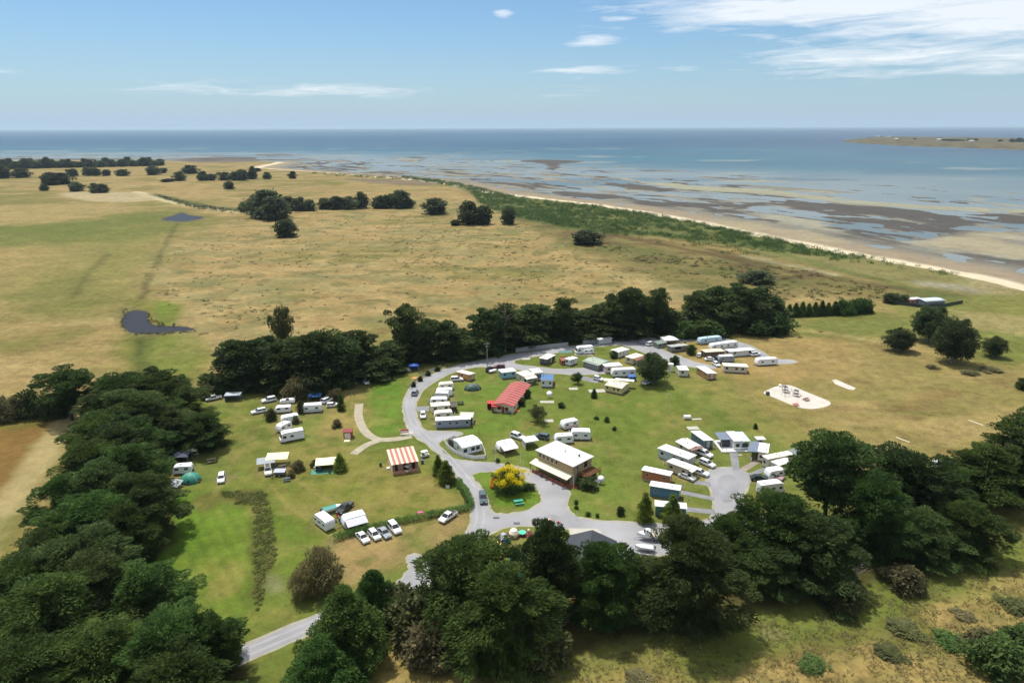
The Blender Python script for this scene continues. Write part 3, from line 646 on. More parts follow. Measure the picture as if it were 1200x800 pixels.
def tube_mesh(name, paths, material, sides=6):
    """paths: list of (points, radii)"""
    V = []; F = []
    for pts, rad in paths:
        base = len(V); n = len(pts)
        for i, p in enumerate(pts):
            a = pts[max(i - 1, 0)]; b = pts[min(i + 1, n - 1)]; d = (Vector(b) - Vector(a)).normalized()
            u = d.cross(Vector((0.31, 0.9, 0.2))).normalized(); w = d.cross(u)
            for k in range(sides):
                an = k * 2 * math.pi / sides; q = Vector(p) + (u * math.cos(an) + w * math.sin(an)) * rad[i]; V.append(tuple(q))
        for i in range(n - 1):
            for k in range(sides):
                k2 = (k + 1) % sides; F.append((base + i * sides + k, base + i * sides + k2, base + (i + 1) * sides + k2, base + (i + 1) * sides + k))
    return nmesh(name, V, F, material, True)
def trunk(name, seed, H, cen, rad0, material, top=.75, nl=12, lean=0.0, extra=()):
    rng = random.Random(seed); paths = []; pts = []; rr = []
    for i in range(8):
        t = i / 7 * top; pts.append((lean * t * H + (rng.random() - .5) * .03 * H * (i > 0), (rng.random() - .5) * .03 * H * (i > 0), t * H - (.3 if i == 0 else 0))); rr.append(rad0 * (1.25 if i == 0 else 1) * (1 - .8 * t))
    paths.append((pts, rr)); idx = sorted(range(len(cen)), key=lambda i: rng.random())[:nl]
    for i in idx:
        e = Vector(cen[i]); tz = max(.12 * H, min(top * H * .95, e.z - .25 * math.hypot(e.x, e.y) - .05 * H)); k = min(6, int(tz / (top * H) * 7)); s = Vector(pts[k]).lerp(Vector(pts[k + 1]), tz / (top * H) * 7 - k)
        m = s.lerp(e, .5) + Vector((rng.uniform(-.04, .04) * H, rng.uniform(-.04, .04) * H, -.03 * H)); r0 = rr[k] * .5
        paths.append(([s, s.lerp(m, .5), m, m.lerp(e, .5), e], [r0, r0 * .85, r0 * .65, r0 * .45, r0 * .2]))
    return tube_mesh(name, paths + list(extra), material)
M_BARK = mat('bark', (.075, .055, .04), .95, .1, var=.4, scale=1.5)
M_BARKP = mat('pale_bark', (.30, .27, .23), .95, .1, var=.35, scale=1.5)
F_CYP = foliage('cypress_foliage', (.026, .054, .012), (.092, .150, .030))
F_CYPB = foliage('cypress_foliage_olive', (.030, .050, .014), (.092, .134, .036))
F_CYPD = foliage('cypress_foliage_dark', (.022, .042, .011), (.072, .110, .026))
F_PINE = foliage('pine_foliage', (.036, .080, .016), (.105, .185, .038))
F_MID = foliage('belt_foliage', (.028, .050, .016), (.105, .142, .042))
F_FAR = foliage('far_foliage', (.048, .066, .034), (.115, .140, .064))
F_GUM = foliage('gum_foliage', (.040, .066, .026), (.100, .135, .050))
F_SHR = foliage('shrub_foliage', (0.039, 0.077, 0.020), (0.098, 0.161, 0.042))
F_OLV = foliage('olive_foliage', (.070, .085, .030), (.150, .155, .060))
F_BRN = foliage('brown_foliage', (.105, .100, .045), (.250, .215, .105), hv=(.495, .515))
F_COAST = foliage('coastal_scrub', (.040, .085, .020), (.105, .175, .045), scale=.08)
F_HEDGE = foliage('hedge_foliage', (.065, .145, .036), (.15, .26, .07), hv=(.49, .505))
F_BRNT = foliage('brown_tree_foliage', (.12, .11, .045), (.31, .265, .115), hv=(.495, .51))
F_LIME = foliage('lime_conifer', (.085, .140, .022), (.27, .33, .05))
F_WEED = foliage('weed_cover', (.070, .100, .025), (.21, .205, .065), hv=(.495, .515))
F_TUS = foliage('tussock_cover', (.11, .088, .040), (.22, .18, .085), hv=(.495, .515))
F_YEL = foliage('golden_foliage', (.62, .50, .012), (.80, .68, .03), hv=(.5, .5))
F_ORG = foliage('orange_foliage', (0.450, 0.180, 0.030), (0.640, 0.300, 0.040), hv=(.5, .5))
VAR = {}
def variant(kind, i):
    key = (kind, i)
    if key in VAR: return VAR[key]
    s = 100 * (list('abcdefghijklmnopqrstuvwxyz').index(kind[0])) + 17 * i + len(kind)
    if kind == 'cypress':     # wide, layered macrocarpa seen close
        fm = [F_CYP, F_CYP, F_CYPB, F_CYP, F_CYPB][i % 5]; H, Rr = 17, 9
        cm, cen, cr = crown('crown', s, H, Rr, prof_cyp, 104, 2.2, .28, 400, .78, .22, .06, fm, .38, .16, .48, .38, 0, .9); tm = trunk('trunk', s, H, cen, .55, M_BARK)
    elif kind == 'umbrella':  # tall bare limbs under flat topped pads
        H, Rr = 20, 8.5; cm, cen, cr = crown('crown', s, H, Rr, prof_umb, 52, 2.4, .30, 360, .85, .27, .34, F_CYPD, .45, .2, .4, .38, 0, .6); tm = trunk('trunk', s, H, cen, .5, M_BARK, .85, 26)
    elif kind == 'pine':      # bright bushy cone
        H, Rr = 15, 7; cm, cen, cr = crown('crown', s, H, Rr, prof_pine, 120, 1.5, .62, 300, .5, .2, .02, F_PINE, .68, .3, .2, .45); tm = trunk('trunk', s, H, cen, .4, M_BARK)
    elif kind == 'belt':      # mid-distance cypress of the shelter belt
        H, Rr = 12, 6; cm, cen, cr = crown('crown', s, H, Rr, prof_cyp, 60, 1.9, .36, 170, .95, .36, .04, F_MID, .5, .2, .36, .4, 0, .6); tm = trunk('trunk', s, H, cen, .38, M_BARK)
    elif kind == 'beltumb':
        H, Rr = 14, 5.5; cm, cen, cr = crown('crown', s, H, Rr, prof_umb, 34, 1.8, .42, 190, .7, .33, .40, F_MID, .4, .3, .35); tm = trunk('trunk', s, H, cen, .34, M_BARK, .88, 16)
    elif kind == 'far':
        H, Rr = 9, 6; cm, cen, cr = crown('crown', s, H, Rr, prof_round, 34, 1.9, .6, 70, 1.1, .7, .10, F_FAR, .5, .3, .3); tm = trunk('trunk', s, H, cen, .3, M_BARK, .7, 6)
    elif kind == 'gum':       # round headed paddock tree
        H, Rr = 11, 6; cm, cen, cr = crown('crown', s, H, Rr, prof_round, 62, 1.6, .72, 230, .55, .28, .24, F_GUM, .6, .3, .22); tm = trunk('trunk', s, H, cen, .42, M_BARKP, .7, 22)
    elif kind == 'shrub':
        H, Rr = 3, 2.4; cm, cen, cr = crown('crown', s, H, Rr, prof_round, 26, .8, .75, 110, .42, .22, .0, [F_SHR, F_OLV, F_BRN, F_MID, F_ORG][i % 5], .5, .2, .25); tm = trunk('trunk', s, H, cen, .12, M_BARK, .6, 6)
    elif kind == 'cone':
        H, Rr = 5.5, 2.0; cm, cen, cr = crown('crown', s, H, Rr, prof_cone, 60, .62, .8, 110, .3, .13, .0, F_LIME if i == 0 else F_PINE, .8, .15, .06, .5); tm = trunk('trunk', s, H, cen, .14, M_BARK, .8, 4)
    elif kind == 'golden':
        H, Rr = 5.2, 4.6; cm, cen, cr = crown('crown', s, H * .93, Rr * .95, prof_cyp, 46, 1.15, .5, 140, .36, .17, .05, F_SHR, .55, .3, .2); tm = trunk('trunk', s, H, cen, .22, M_BARK, .6, 10)
    elif kind == 'spread':    # small open spreading tree
        H, Rr = 4.2, 4.0; cm, cen, cr = crown('crown', s, H, Rr, prof_umb, 30, 1.0, .6, 120, .42, .2, .35, F_OLV if i else F_SHR, .4, .3, .3); tm = trunk('trunk', s, H, cen, .16, M_BARK, .75, 12)
    elif kind == 'brown':
        H, Rr = 9, 6; cm, cen, cr = crown('crown', s, H, Rr, prof_round, 55, 1.6, .6, 170, .5, .24, .14, F_BRNT, .5, .15, .34); tm = trunk('trunk', s, H, cen, .3, M_BARKP, .7, 16)
    elif kind == 'bare':      # grey dead limbs
        H, Rr = 12, 5; rng = random.Random(s); cen = np.array([(math.cos(a) * r, math.sin(a) * r, z) for a, r, z in [(rng.random() * 6.28, 1.5 + 3.2 * rng.random(), 5 + 6.5 * rng.random()) for _ in range(34)]])
        tm = trunk('trunk', s, H, cen, .4, M_BARKP, .9, 34)
        cm, c2, cr = crown('crown', s, H, Rr, prof_umb, 12, 1.0, .5, 60, .5, .22, .6, F_CYPB, .4, .3, .3)
    VAR[key] = (cm, tm, H, Rr); return VAR[key]
def tree(kind, i, px, py, top=None, wpx=None, name='cypress_tree', label='', cat='tree', group=None, h=None, r=None, rz=None, z=0.0):
    """tree standing at pixel px,py; its top reaches pixel row top and its crown is wpx pixels wide"""
    cm, tm, H, Rr = variant(kind, i); p = P(px, py, z)
    if h is None:
        d = pdir(px, top); hd = math.hypot(p.x, p.y); h = CAM_H + d.z / math.hypot(d.x, d.y) * hd - z
    if r is None: r = wpx * (FWD.dot(p - Vector((0, 0, CAM_H)))) / FPX / 2
    o = empty(name, p, random.Random(px * 7.1 + py).random() * 6.28 if rz is None else rz); o.scale = (r / Rr, r / Rr, h / H)
    if kind == 'golden': link(bpy.data.objects.new('blossom', crown('blossom', 901, H * 1.04, Rr * 1.05, prof_cyp, 30, .95, .5, 140, .34, .17, .45, F_YEL, .55, .3, .2)[0]), o)
    link(bpy.data.objects.new('trunk', tm), o); link(bpy.data.objects.new('crown', cm), o)
    return tag(o, label, cat, group)
random.seed(3)
# --- the dense belt of wide cypresses along the left paddock
LB, LG = 'broad dark cypress in the dense belt beside the worn paddock track', 'cypresses of the belt beside the paddock track'
K = 0
for (x, y, tp, w) in [(150, 492, 440, 76), (190, 490, 438, 76), (126, 512, 462, 60), (200, 506, 468, 56), (160, 520, 460, 86), (126, 545, 486, 66), (162, 545, 492, 70), (146, 560, 500, 80), (240, 524, 486, 58), (196, 524, 480, 58), (114, 580, 518, 70),
                      (156, 588, 522, 78), (124, 612, 545, 84), (86, 618, 558, 70), (170, 632, 556, 76), (122, 655, 580, 88), (88, 662, 594, 80), (62, 680, 620, 62), (155, 660, 592, 72), (100, 712, 628, 104), (42, 728, 652, 88), (178, 735, 664, 96),
                      (-25, 780, 692, 100), (75, 775, 676, 118), (125, 738, 655, 90)]:
    if y < 535: l_, g_ = 'broad dark cypress at the hedgerow end of the belt beside the paddock track', 'belt cypresses at the hedgerow end'
    elif y < 665: l_, g_ = 'broad dark cypress of the belt between the teal tent and the paddock track', 'belt cypresses beside the teal tent'
    else: l_, g_ = 'broad layered cypress at the wide end of the belt towards the entrance road', 'belt cypresses towards the entrance road'
    tree('cypress', K % 5, x, y, tp, w * 1.06, 'cypress_tree', l_, 'tree', g_); K += 1
for (x, y, tp, w) in [(120, 812, 736, 110), (205, 806, 724, 104), (256, 786, 722, 66), (40, 835, 752, 120), (215, 850, 768, 110)]:
    tree('cypress', K % 2, x, y, tp, w, 'cypress_tree', 'bright green low cypress beside the entrance road, overhanging its edge', 'tree', 'low cypresses beside the entrance road'); K += 1
tree('umbrella', 1, 85, 492, 434, 62, 'cypress_tree', 'flat-topped cypress at the corner where the hedgerow meets the belt', 'tree')
tree('bare', 0, 148, 486, 450, 44, 'dead_tree', 'dead grey leafless tree among the belt cypresses', 'tree')
tree('bare', 1, 45, 676, 628, 50, 'dead_tree', 'bleached dead limbs at the track side of the cypress belt', 'tree')
tree('bare', 1, 108, 690, 640, 52, 'dead_tree', 'grey dead branch tangle in the middle of the cypress belt', 'tree')
HB, HG = 'low dark shrub in the hedgerow across the top of the left paddock', 'shrubs of the paddock hedgerow'
for j, (x, y, tp, w) in enumerate([(40, 487, 458, 36), (60, 489, 466, 30), (22, 490, 464, 28), (5, 492, 466, 30), (-20, 494, 462, 40), (74, 488, 470, 26)]):
    tree('shrub', (3, 3, 2, 2, 3, 3)[j], x, y, tp, w, 'hedgerow_shrub', HB, 'shrub', HG)
tree('cone', 1, 217, 468, 440, 26, 'conifer', 'dark pointed conifer beside the white parked car under the tree belt', 'tree')
tree('shrub', 3, 206, 474, 452, 26, 'shrub', 'dark rounded shrub at the foot of the dark pointed conifer', 'shrub')
for (x, y, tp, w) in [(246, 462, 440, 22), (262, 462, 441, 20)]:
    tree('shrub', 3, x, y, tp, w, 'shrub', 'dark round bush at the left end of the shelter belt', 'shrub', 'bushes at the end of the shelter belt')
tree('shrub', 2, 243, 466, 450, 18, 'shrub', 'greyish bush in front of the dark round bushes', 'shrub')
# --- shelter belt behind the camp
SB, SG = 'dark dense cypress in the shelter belt between camp and dry paddock', 'shelter belt cypresses'
for j, (x, y, tp, w) in enumerate([(282, 454, 400, 50), (305, 452, 400, 58), (330, 453, 404, 56), (352, 452, 396, 58), (375, 454, 392, 58), (398, 450, 396, 56), (420, 439, 392, 52), (438, 439, 408, 40), (455, 433, 402, 46), (315, 444, 396, 50), (300, 454, 420, 40), (345, 454, 420, 46), (440, 443, 420, 40),
        (505, 417, 376, 44), (522, 420, 380, 46), (540, 416, 386, 40), (500, 421, 398, 34), (488, 421, 384, 40), (570, 414, 366, 44), (590, 408, 360, 46), (626, 400.5, 358, 52), (612, 404.5, 376, 40), (645, 396.5, 366, 50), (665, 394.5, 362, 48), (684, 394.5, 366, 46), (700, 392.5, 360, 46),
        (722, 392.5, 352, 52), (745, 390.5, 350, 52), (765, 388.5, 354, 50), (735, 394.5, 362, 44), (776, 388.5, 362, 40), (708, 394.5, 372, 40), (655, 398.5, 380, 36), (545, 420, 394, 36), (560, 416, 388, 40)]):
    l_, g_ = ('dark dense cypress of the shelter belt behind the clustered caravans and utes', 'shelter belt cypresses behind the utes') if x < 470 else ('dark cypress of the shelter belt between the blue fly and the power pole', 'shelter belt cypresses near the blue fly') if x < 600 else ('dark dense cypress of the shelter belt behind the grey sheet walls', 'shelter belt cypresses behind the sheet walls')
    tree('belt', j % 4, x, y, tp, w * 1.08, 'cypress_tree', l_, 'tree', g_)
for (x, y, tp, w, l) in [(334, 412, 361, 28, 'thin grey-green gum standing alone behind the shelter belt'), (476, 425, 358, 42, 'tall flat-topped cypress rising above the shelter belt by the blue tarp'), (735, 396, 338, 40, 'tallest cypress of the shelter belt with an open umbrella crown'), (768, 394, 338, 30, 'slender thin-crowned tree beside the tallest shelter belt cypress'),
                         (660, 402, 350, 30, 'half bare greyish tree in the shelter belt behind the grey wall'), (382, 448, 388, 44, 'cypress with a bare pale trunk in the shelter belt near the white utes')]:
    tree('spread' if x == 334 else 'beltumb', 1 if x == 334 else x % 2, x, y, tp, w, 'tall_tree', l, 'tree')
tree('bare', 0, 592, 412, 356, 34, 'dead_tree', 'tree with a bleached white trunk and bare limbs by the power pole', 'tree')
for j, (x, y, tp, w) in enumerate([(815, 386, 342, 38), (838, 385, 337, 46), (862, 384, 337, 50), (885, 383, 338, 46), (850, 388, 352, 42), (880, 386, 350, 46), (905, 380, 352, 32)]):
    tree('belt', j % 4, x, y, tp, w * 1.1, 'cypress_tree', 'dark cypress of the tight clump behind the light blue van', 'tree', 'cypress clump behind the vans')
for j, (x, y, tp, w) in enumerate([(800, 394, 377, 40), (822, 394, 376, 40), (838, 393, 378, 30)]):
    tree('shrub', 0, x, y, tp, w, 'bush', 'low green bush at the foot of the cypress clump, beside the wooden pole', 'bush', 'low bushes by the wooden pole')
for j, (x, y, tp, w) in enumerate([(888, 390, 372, 44), (908, 390, 371, 42), (876, 388, 374, 30)]):
    tree('shrub', 0, x, y, tp, w, 'bush', 'broad olive green bush on the dry lawn beyond the caravans', 'bush', 'bushes beyond the caravans')
for j in range(13):
    x = 924 + j * 7.6; y = 371.5 - j * .35 - (j > 9) * 1
    tree('cone' if j < 8 else 'shrub', 1 if j < 8 else 0, x, y, y - 14 - (j % 3) * 1.2, 11 if j < 8 else 17, 'hedge_conifer' if j < 8 else 'hedge_bush', 'small conifer in the row leading towards the beach house' if j < 8 else 'leafy bush ending the conifer row near the beach house', 'tree' if j < 8 else 'bush', 'conifers in the row' if j < 8 else 'bushes ending the conifer row')
# shrubs in front of the belt
for (x, y, tp, w, i, l) in [(350, 466, 442, 30, 2, 'tall brownish shrub behind the caravan with the blue tarp'), (374, 464, 447, 26, 1, 'olive shrub between the brownish shrub and the white cars'), (336, 464, 452, 20, 1, 'yellowish olive shrub under the shelter belt'), (318, 492, 480, 14, 1, 'small dark shrub beside the white caravans on the lawn'), (394, 468, 456, 18, 2, 'greyish scrub behind the white cars on the lawn'),
                            (395, 500, 492, 12, 2, 'small brown shrub near the red hut'), (347, 496, 487, 9, 2, 'rusty bush between the clustered caravans'), (353, 484, 470, 9, 1, 'wispy tree beside the clustered caravans'), (350, 551, 540, 16, 2, 'brown dry bushes beside the tan camp shelter'), (342, 559, 551, 9, 2, 'dry bush behind the grey camp trailer'), (369, 547, 539, 9, 2, 'small dry bush left of the teal camp shelter')]:
    tree('shrub', i, x, y, tp, w, 'shrub', l, 'shrub')
for (x, y, tp, w, i, l) in [(400, 481, 463, 10, 1, 'narrow dark conifer beside the white cars on the lawn'), (399, 551, 532, 17, 0, 'bushy green conifer beside the teal camp shelter'), (514, 556, 535, 15, 0, 'yellow-green conifer at the bend of the main road, the smaller of the pair'), (523, 566, 542, 22, 0, 'round green conifer at the upper end of the roadside hedge'),
                            (755, 611, 580, 21, 0, 'bushy lime green conifer in front of the green cabin, the left twin'), (787, 611, 582, 23, 0, 'pointed lime green conifer hiding part of the green cabin'), (696, 466, 456, 8, 1, 'dwarf dark conifer on the lawn beside the white slabs'), (885, 502, 496, 6, 1, 'tiny dark conifer on the lawn above the timber cabins')]:
    tree('cone', i, x, y, tp, w, 'conifer', l, 'tree')
for (x, y, w, h, l) in [(658, 477.5, 8, 1.6, 'small clipped bush on the open lawn beside the dish'), (711, 494, 7, 1.5, 'dark bush on the lawn, largest of the lawn bushes'), (699, 491, 6, .9, 'low faded bush on the lawn'), (720, 504, 5, 1.1, 'small dark bush on the lawn below the largest lawn bush'), (611, 475, 10, 2.4, 'dark round bush beside the red striped building, near its end'), (618, 466, 9, 2.6, 'dark round bush halfway along the red striped building'),
                        (720, 419, 12, 2.6, 'dark shrub in front of the white cabin by the lane'), (790.5, 427, 11, 3.2, 'rounded dark shrub beside the white tank at the lane'), (809.5, 415, 13, 3.6, 'round dark tree between the parked vans'), (548, 496, 12, 1.8, 'potted shrub on the end deck of the long white van'), (583, 541, 7, .9, 'young shrub beside the first flag pole'),
                        (595, 545, 6, .8, 'small shrub between the flag poles'), (675, 590, 5, .9, 'small round shrub on the lawn edge by the reception'), (675.5, 596, 5, .9, 'round shrub low on the lawn edge by the reception'), (689, 604, 6, .9, 'round shrub on the lawn by the lower road'), (700, 605.5, 5, .8, 'smallest round shrub on the lawn by the lower road'), (727, 603, 11, 2.0, 'thin leafy shrub on the lawn towards the green cabin'), (688, 571, 26, 2.6, 'leafy shrub under the deck of the reception'), (620, 573, 15, 1.3, 'low groundcover shrub at the foot of the golden bush')]:
    tree('shrub', 0 if w < 9 else 3, x, y, None, w, 'shrub', l, 'shrub', h=h)
tree('gum', 0, 764, 449, 417, 37, 'broadleaf_tree', 'large round green tree among the cabins', 'tree')
tree('spread', 0, 676, 450, 438, 15, 'spreading_tree', 'low spreading tree beside the white slab on the lawn', 'tree')
tree('spread', 1, 630, 494, 477, 25, 'spreading_tree', 'low open olive tree below the red striped building', 'tree')
tree('golden', 0, 597, 576, 549, 39, 'golden_shrub', 'bright golden yellow bush on the grass island', 'bush')
tree('shrub', 4, 580, 570, None, 14, 'orange_shrub', 'orange-red shrub tucked against the golden bush', 'shrub', h=2.4)
tree('brown', 0, 378, 692, 645, 50, 'brown_tree', 'brown-leaved round tree beside the parking ground, the taller one', 'tree')
tree('brown', 0, 354, 702, 668, 28, 'brown_tree', 'small brown tree leaning out from the taller brown tree', 'tree')
for (x, y, tp, w, l) in [(1115, 425, 377, 46, 'largest round-headed tree in the right paddock'), (1088, 400, 361, 44, 'round-headed tree behind the largest paddock tree'), (1053, 411, 387, 34, 'low wide tree leaning over the right paddock'), (1163, 418, 396, 25, 'small rounded tree alone at the edge of the right paddock')]:
    tree('gum', 1 if w > 30 else 0, x, y, tp, w, 'paddock_tree', l, 'tree')
tree('shrub', 3, 1198, 456, 444, 16, 'shrub', 'dark shrub at the edge of the right paddock', 'shrub')
for (x, y, w, l) in [(1092, 431, 14, 'flattened heap of brown brushwood under the largest paddock tree'), (1161, 434, 24, 'long low heap of cut brushwood'), (1136, 438, 20, 'low heap of brushwood with pale sticks')]:
    tree('shrub', 2, x, y, None, w, 'brushwood_heap', l, 'brushwood', h=1.1)
# --- the big trees in front
for (kind, i, x, y, tp, w, nm, l) in [
    ('pine', 0, 408, 800, 694, 96, 'pine_tree', 'bushy bright green pine overhanging the entrance road'), ('pine', 1, 440, 745, 672, 58, 'pine_tree', 'pointed green pine behind the bushy one, beside the road'), ('pine', 0, 380, 842, 752, 90, 'pine_tree', 'low bright pine in front of the bushy one'),
    ('cypress', 0, 545, 760, 642, 120, 'cypress_tree', 'huge spreading cypress beside the junction, branches layered to the ground'), ('cypress', 3, 590, 795, 672, 120, 'cypress_tree', 'dark front cypress below the ornament garden with brushy skirts'), ('cypress', 2, 640, 745, 620, 80, 'cypress_tree', 'tall brownish cypress standing between garden and dark roof'), ('cypress', 1, 706, 748, 641, 84, 'cypress_tree', 'rounded green cypress in front of the dark roof'),
    ('cypress', 3, 746, 715, 662, 54, 'cypress_tree', 'shaded low cypress between the dark roof and the boat'), ('cypress', 4, 803, 758, 618, 112, 'cypress_tree', 'broad dome-shaped cypress in front of the white boat'), ('cypress', 1, 850, 680, 606, 66, 'cypress_tree', 'bushy dark cypress at the lower rim of the turning circle'), ('cypress', 0, 905, 690, 582, 92, 'cypress_tree', 'dense cypress hiding the end of the white caravan'),
    ('cypress', 2, 950, 712, 610, 110, 'cypress_tree', 'bulky brownish cypress at the front of the right-hand group'), ('cypress', 4, 885, 706, 640, 84, 'cypress_tree', 'low dark cypress skirting the front left of the right-hand group'), ('umbrella', 0, 965, 640, 512, 96, 'cypress_tree', 'tall umbrella-topped cypress above the right-hand cabins'), ('umbrella', 1, 1055, 632, 530, 96, 'cypress_tree', 'tall spreading cypress with bare limbs and sky gaps beside the paddock'),
    ('cypress', 0, 1015, 668, 560, 84, 'cypress_tree', 'dense green cypress between the two tall umbrella tops'), ('cypress', 3, 1125, 668, 590, 84, 'cypress_tree', 'bushy round cypress at the right end of the front group'), ('cypress', 2, 1075, 672, 600, 76, 'cypress_tree', 'greyish cypress with dead twigs beside the white caravan under the trees'),
    ('umbrella', 0, 1195, 590, 490, 90, 'cypress_tree', 'tall cypress at the right edge with a broken crown'), ('cypress', 1, 1150, 606, 522, 86, 'cypress_tree', 'dark cypress mass beyond the gap, below the paddock goal lines'), ('cypress', 4, 1222, 612, 520, 100, 'cypress_tree', 'dark cypress continuing the belt out of the right edge'), ('cypress', 0, 1105, 618, 546, 60, 'cypress_tree', 'small cypress next to the white vehicle in the gap')]:
    tree(kind, i, x, y - .25 * w, tp, w * .98, nm, l, 'tree')
for (x, y, tp, w, i, l) in [(480, 745, 700, 62, 1, 'olive scrub beside the bushy pine'), (500, 720, 690, 50, 3, 'dark scrub at the road edge left of the huge cypress'), (465, 720, 688, 40, 1, 'rusty green scrub between pine and road'), (500, 775, 735, 60, 2, 'tangled brown scrub under the huge cypress'), (640, 775, 735, 60, 1, 'olive undergrowth at the foot of the brownish cypress'),
                            (1170, 785, 752, 70, 0, 'thorny green thicket on the rough slope'), (1150, 765, 742, 50, 2, 'greyish thorny thicket beside the green one'), (1190, 760, 738, 50, 0, 'dense green thicket at the edge of the rough slope'), (1060, 690, 665, 44, 2, 'dry pale undergrowth below the front group'), (985, 712, 680, 50, 1, 'olive undergrowth at the front of the right-hand group')]:
    tree('shrub', i, x, y, tp, w, 'scrub', l, 'shrub')
for (x, y, tp, w, l) in ((598, 768, 716, 40, 'grey dead branches showing on the front of the dark front cypress'), (655, 752, 712, 30, 'pale dead limbs at the skirt of the tall brownish cypress'), (1000, 688, 640, 40, 'grey dead crown standing among the right-hand cypresses'), (935, 668, 612, 34, 'bleached bare twigs rising between the cypresses near the white caravan')):
    tree('bare', 0 if x % 2 else 1, x, y, tp, w, 'dead_tree', l, 'tree')
for j, (x, y, w, h) in enumerate([(1060, 738, 40, .9), (1112, 752, 34, 1.0), (1130, 722, 26, .7), (1042, 766, 34, .8), (1190, 712, 34, 1.1), (952, 780, 32, .8), (748, 796, 34, .9)]):
    tree('shrub', (1, 0, 2, 1)[j % 4], x, y, None, w, 'low_bush', 'low scrubby bush among the long grass of the rough slope', 'bush', 'low bushes on the rough slope', h=h)
# --- far trees
FL = 'dark rounded tree in the far windbreak across the dry plain'
for (x, y, tp, w, l, g) in ([(313, 255, 224, 36, 0, 0), (322, 257, 232, 34, 0, 0), (303, 250, 230, 26, 0, 0), (298, 247, 236, 14, 0, 0), (337, 247, 231, 20, 0, 0), (352, 247, 232, 16, 0, 0), (363, 247, 235, 14, 0, 0), (381, 245, 233, 16, 0, 0), (395, 245, 231, 20, 0, 0), (409, 245, 231, 18, 0, 0), (424, 244, 226, 15, 0, 0), (445, 244, 231, 18, 0, 0), (458, 244, 228, 20, 0, 0), (470, 244, 224, 22, 0, 0), (478, 244, 232, 14, 0, 0), (286, 248, 238, 12, 0, 0)]):
    tree('far', x % 3, x, y, tp, w * 1.15, 'far_tree', FL, 'tree', 'trees of the far windbreak')
for (x, y, tp, w, l) in [(335, 277.5, 258.5, 25, 'dark bushy tree alone in front of the far windbreak'), (510, 251, 234, 26, 'round tree standing apart at the end of the far windbreak'), (549, 263, 238, 22, 'taller tree of the clump on the dry plain'), (566, 263, 242, 22, 'shorter tree of the clump on the dry plain'), (534, 264, 258, 12, 'brown bush beside the clump on the dry plain'), (596, 263, 244, 17, 'upright dark tree right of the clump on the plain'),
                         (687, 286, 271, 32, 'wide dark bush near the coastal scrub'), (886, 331, 318, 34, 'dark green bush on the coastal slope'), (269, 221.5, 213, 12, 'round bush on the plain beyond the windbreak'), (1043, 355, 344, 16, 'dark bush at the corner of the beach house fence'), (1058, 356, 346, 14, 'dark bush beside the red wall of the beach house')]:
    tree('far', x % 3, x, y, tp, w * 1.12, 'far_tree', l, 'tree')
FF = 'small dark tree of the scattered far trees towards the shore'
for (x, y, tp, w) in [(3, 209, 194, 16), (25, 208, 198, 18), (86, 207, 198, 10), (104, 206, 196, 12), (113, 206, 198, 10), (125, 206, 199, 9), (144, 206, 199, 14), (180, 205, 195, 14), (191, 203, 197, 8), (223, 203.5, 194, 16), (211, 212, 201.5, 12), (197, 213, 209.5, 14), (238, 211.5, 201, 12), (248, 211.5, 204, 10), (263, 211.5, 202, 12), (276, 211.5, 202, 14), (284, 211.5, 199, 12), (297, 210, 196, 8), (292, 210, 202, 8), (313, 210, 202, 9), (343, 209.5, 201, 8), (302, 201, 197, 7),
                      (60, 217, 203, 18), (73, 216, 203, 20), (52, 223.5, 216, 9), (90, 224, 214, 14), (112, 226, 215, 12), (121, 226, 216, 12)]:
    l_, g_ = ('small dark tree of the far group beside the end of the scrub-lined track', 'far trees by the track end') if y > 213.5 else ('small dark tree standing just in front of the far shore wood', 'far trees before the wood') if x < 200 else ('small dark tree of the broken far row near the pale dune', 'far row near the dune')
    tree('far', x % 3, x, y, tp, w * 1.2, 'far_tree', l_, 'tree', g_)
for j in range(34):
    x = -20 + j * 6.3; y = 198.5 - .022 * max(0, x) - (.5 if j % 2 else 0)
    tree('far', j % 3, x, y, y - 8 - 2.2 * math.sin(j * 1.7) - (2 if j < 15 else 0), 11, 'far_tree', 'tree in the continuous dark wood along the far shore', 'tree', 'trees of the far shore wood')

# --- coastal scrub: a mass that cannot be counted
def scrub_mass(name, polys_px, n, hmin, hmax, rmin, rmax, per, material, label, seed, leaf=.8, edge=0.0):
    rng = np.random.default_rng(seed); cen = []
    W = [catmull([P(x, y) for x, y in pl], 3) for pl in polys_px]
    areas = []
    for pl in W:
        a = 0
        for p, q in zip(pl, pl[1:] + pl[:1]): a += p.x * q.y - q.x * p.y
        areas.append(abs(a))
    for pl, a in zip(W, areas):
        k = int(n * a / sum(areas)) + 1; xs = [p.x for p in pl]; yv = [p.y for p in pl]; got = 0; tries = 0
        while got < k and tries < 60:
            X = rng.uniform(min(xs), max(xs), 4 * k); Y = rng.uniform(min(yv), max(yv), 4 * k); d = sdist(X, Y, pl)
            ok = (d > 0) & (fbm(X / 12, Y / 12, seed) > edge); pts = np.stack([X[ok], Y[ok]], 1)[: k - got]; cen.append(pts); got += len(pts); tries += 1
    cen = np.concatenate(cen); m = len(cen); rad = rng.uniform(rmin, rmax, m); h = rng.uniform(hmin, hmax, m)
    base = np.array([ground_z(x, y) for x, y in cen])
    c3 = np.stack([cen[:, 0], cen[:, 1], base + h * .35], 1)
    pos, d, nm, L_, W_2 = clump_leaves(rng, c3, rad, float(np.mean(h) / np.mean(rad)) * .75, per, leaf, leaf * .5, np.array([0, 0, -50.]), .4, .5)
    return tag(link(bpy.data.objects.new(name, leaves_to_mesh(name, pos, d, nm, L_, W_2, material))), label, None, None, 'stuff')
YS_ROWS = GY[:, 0]
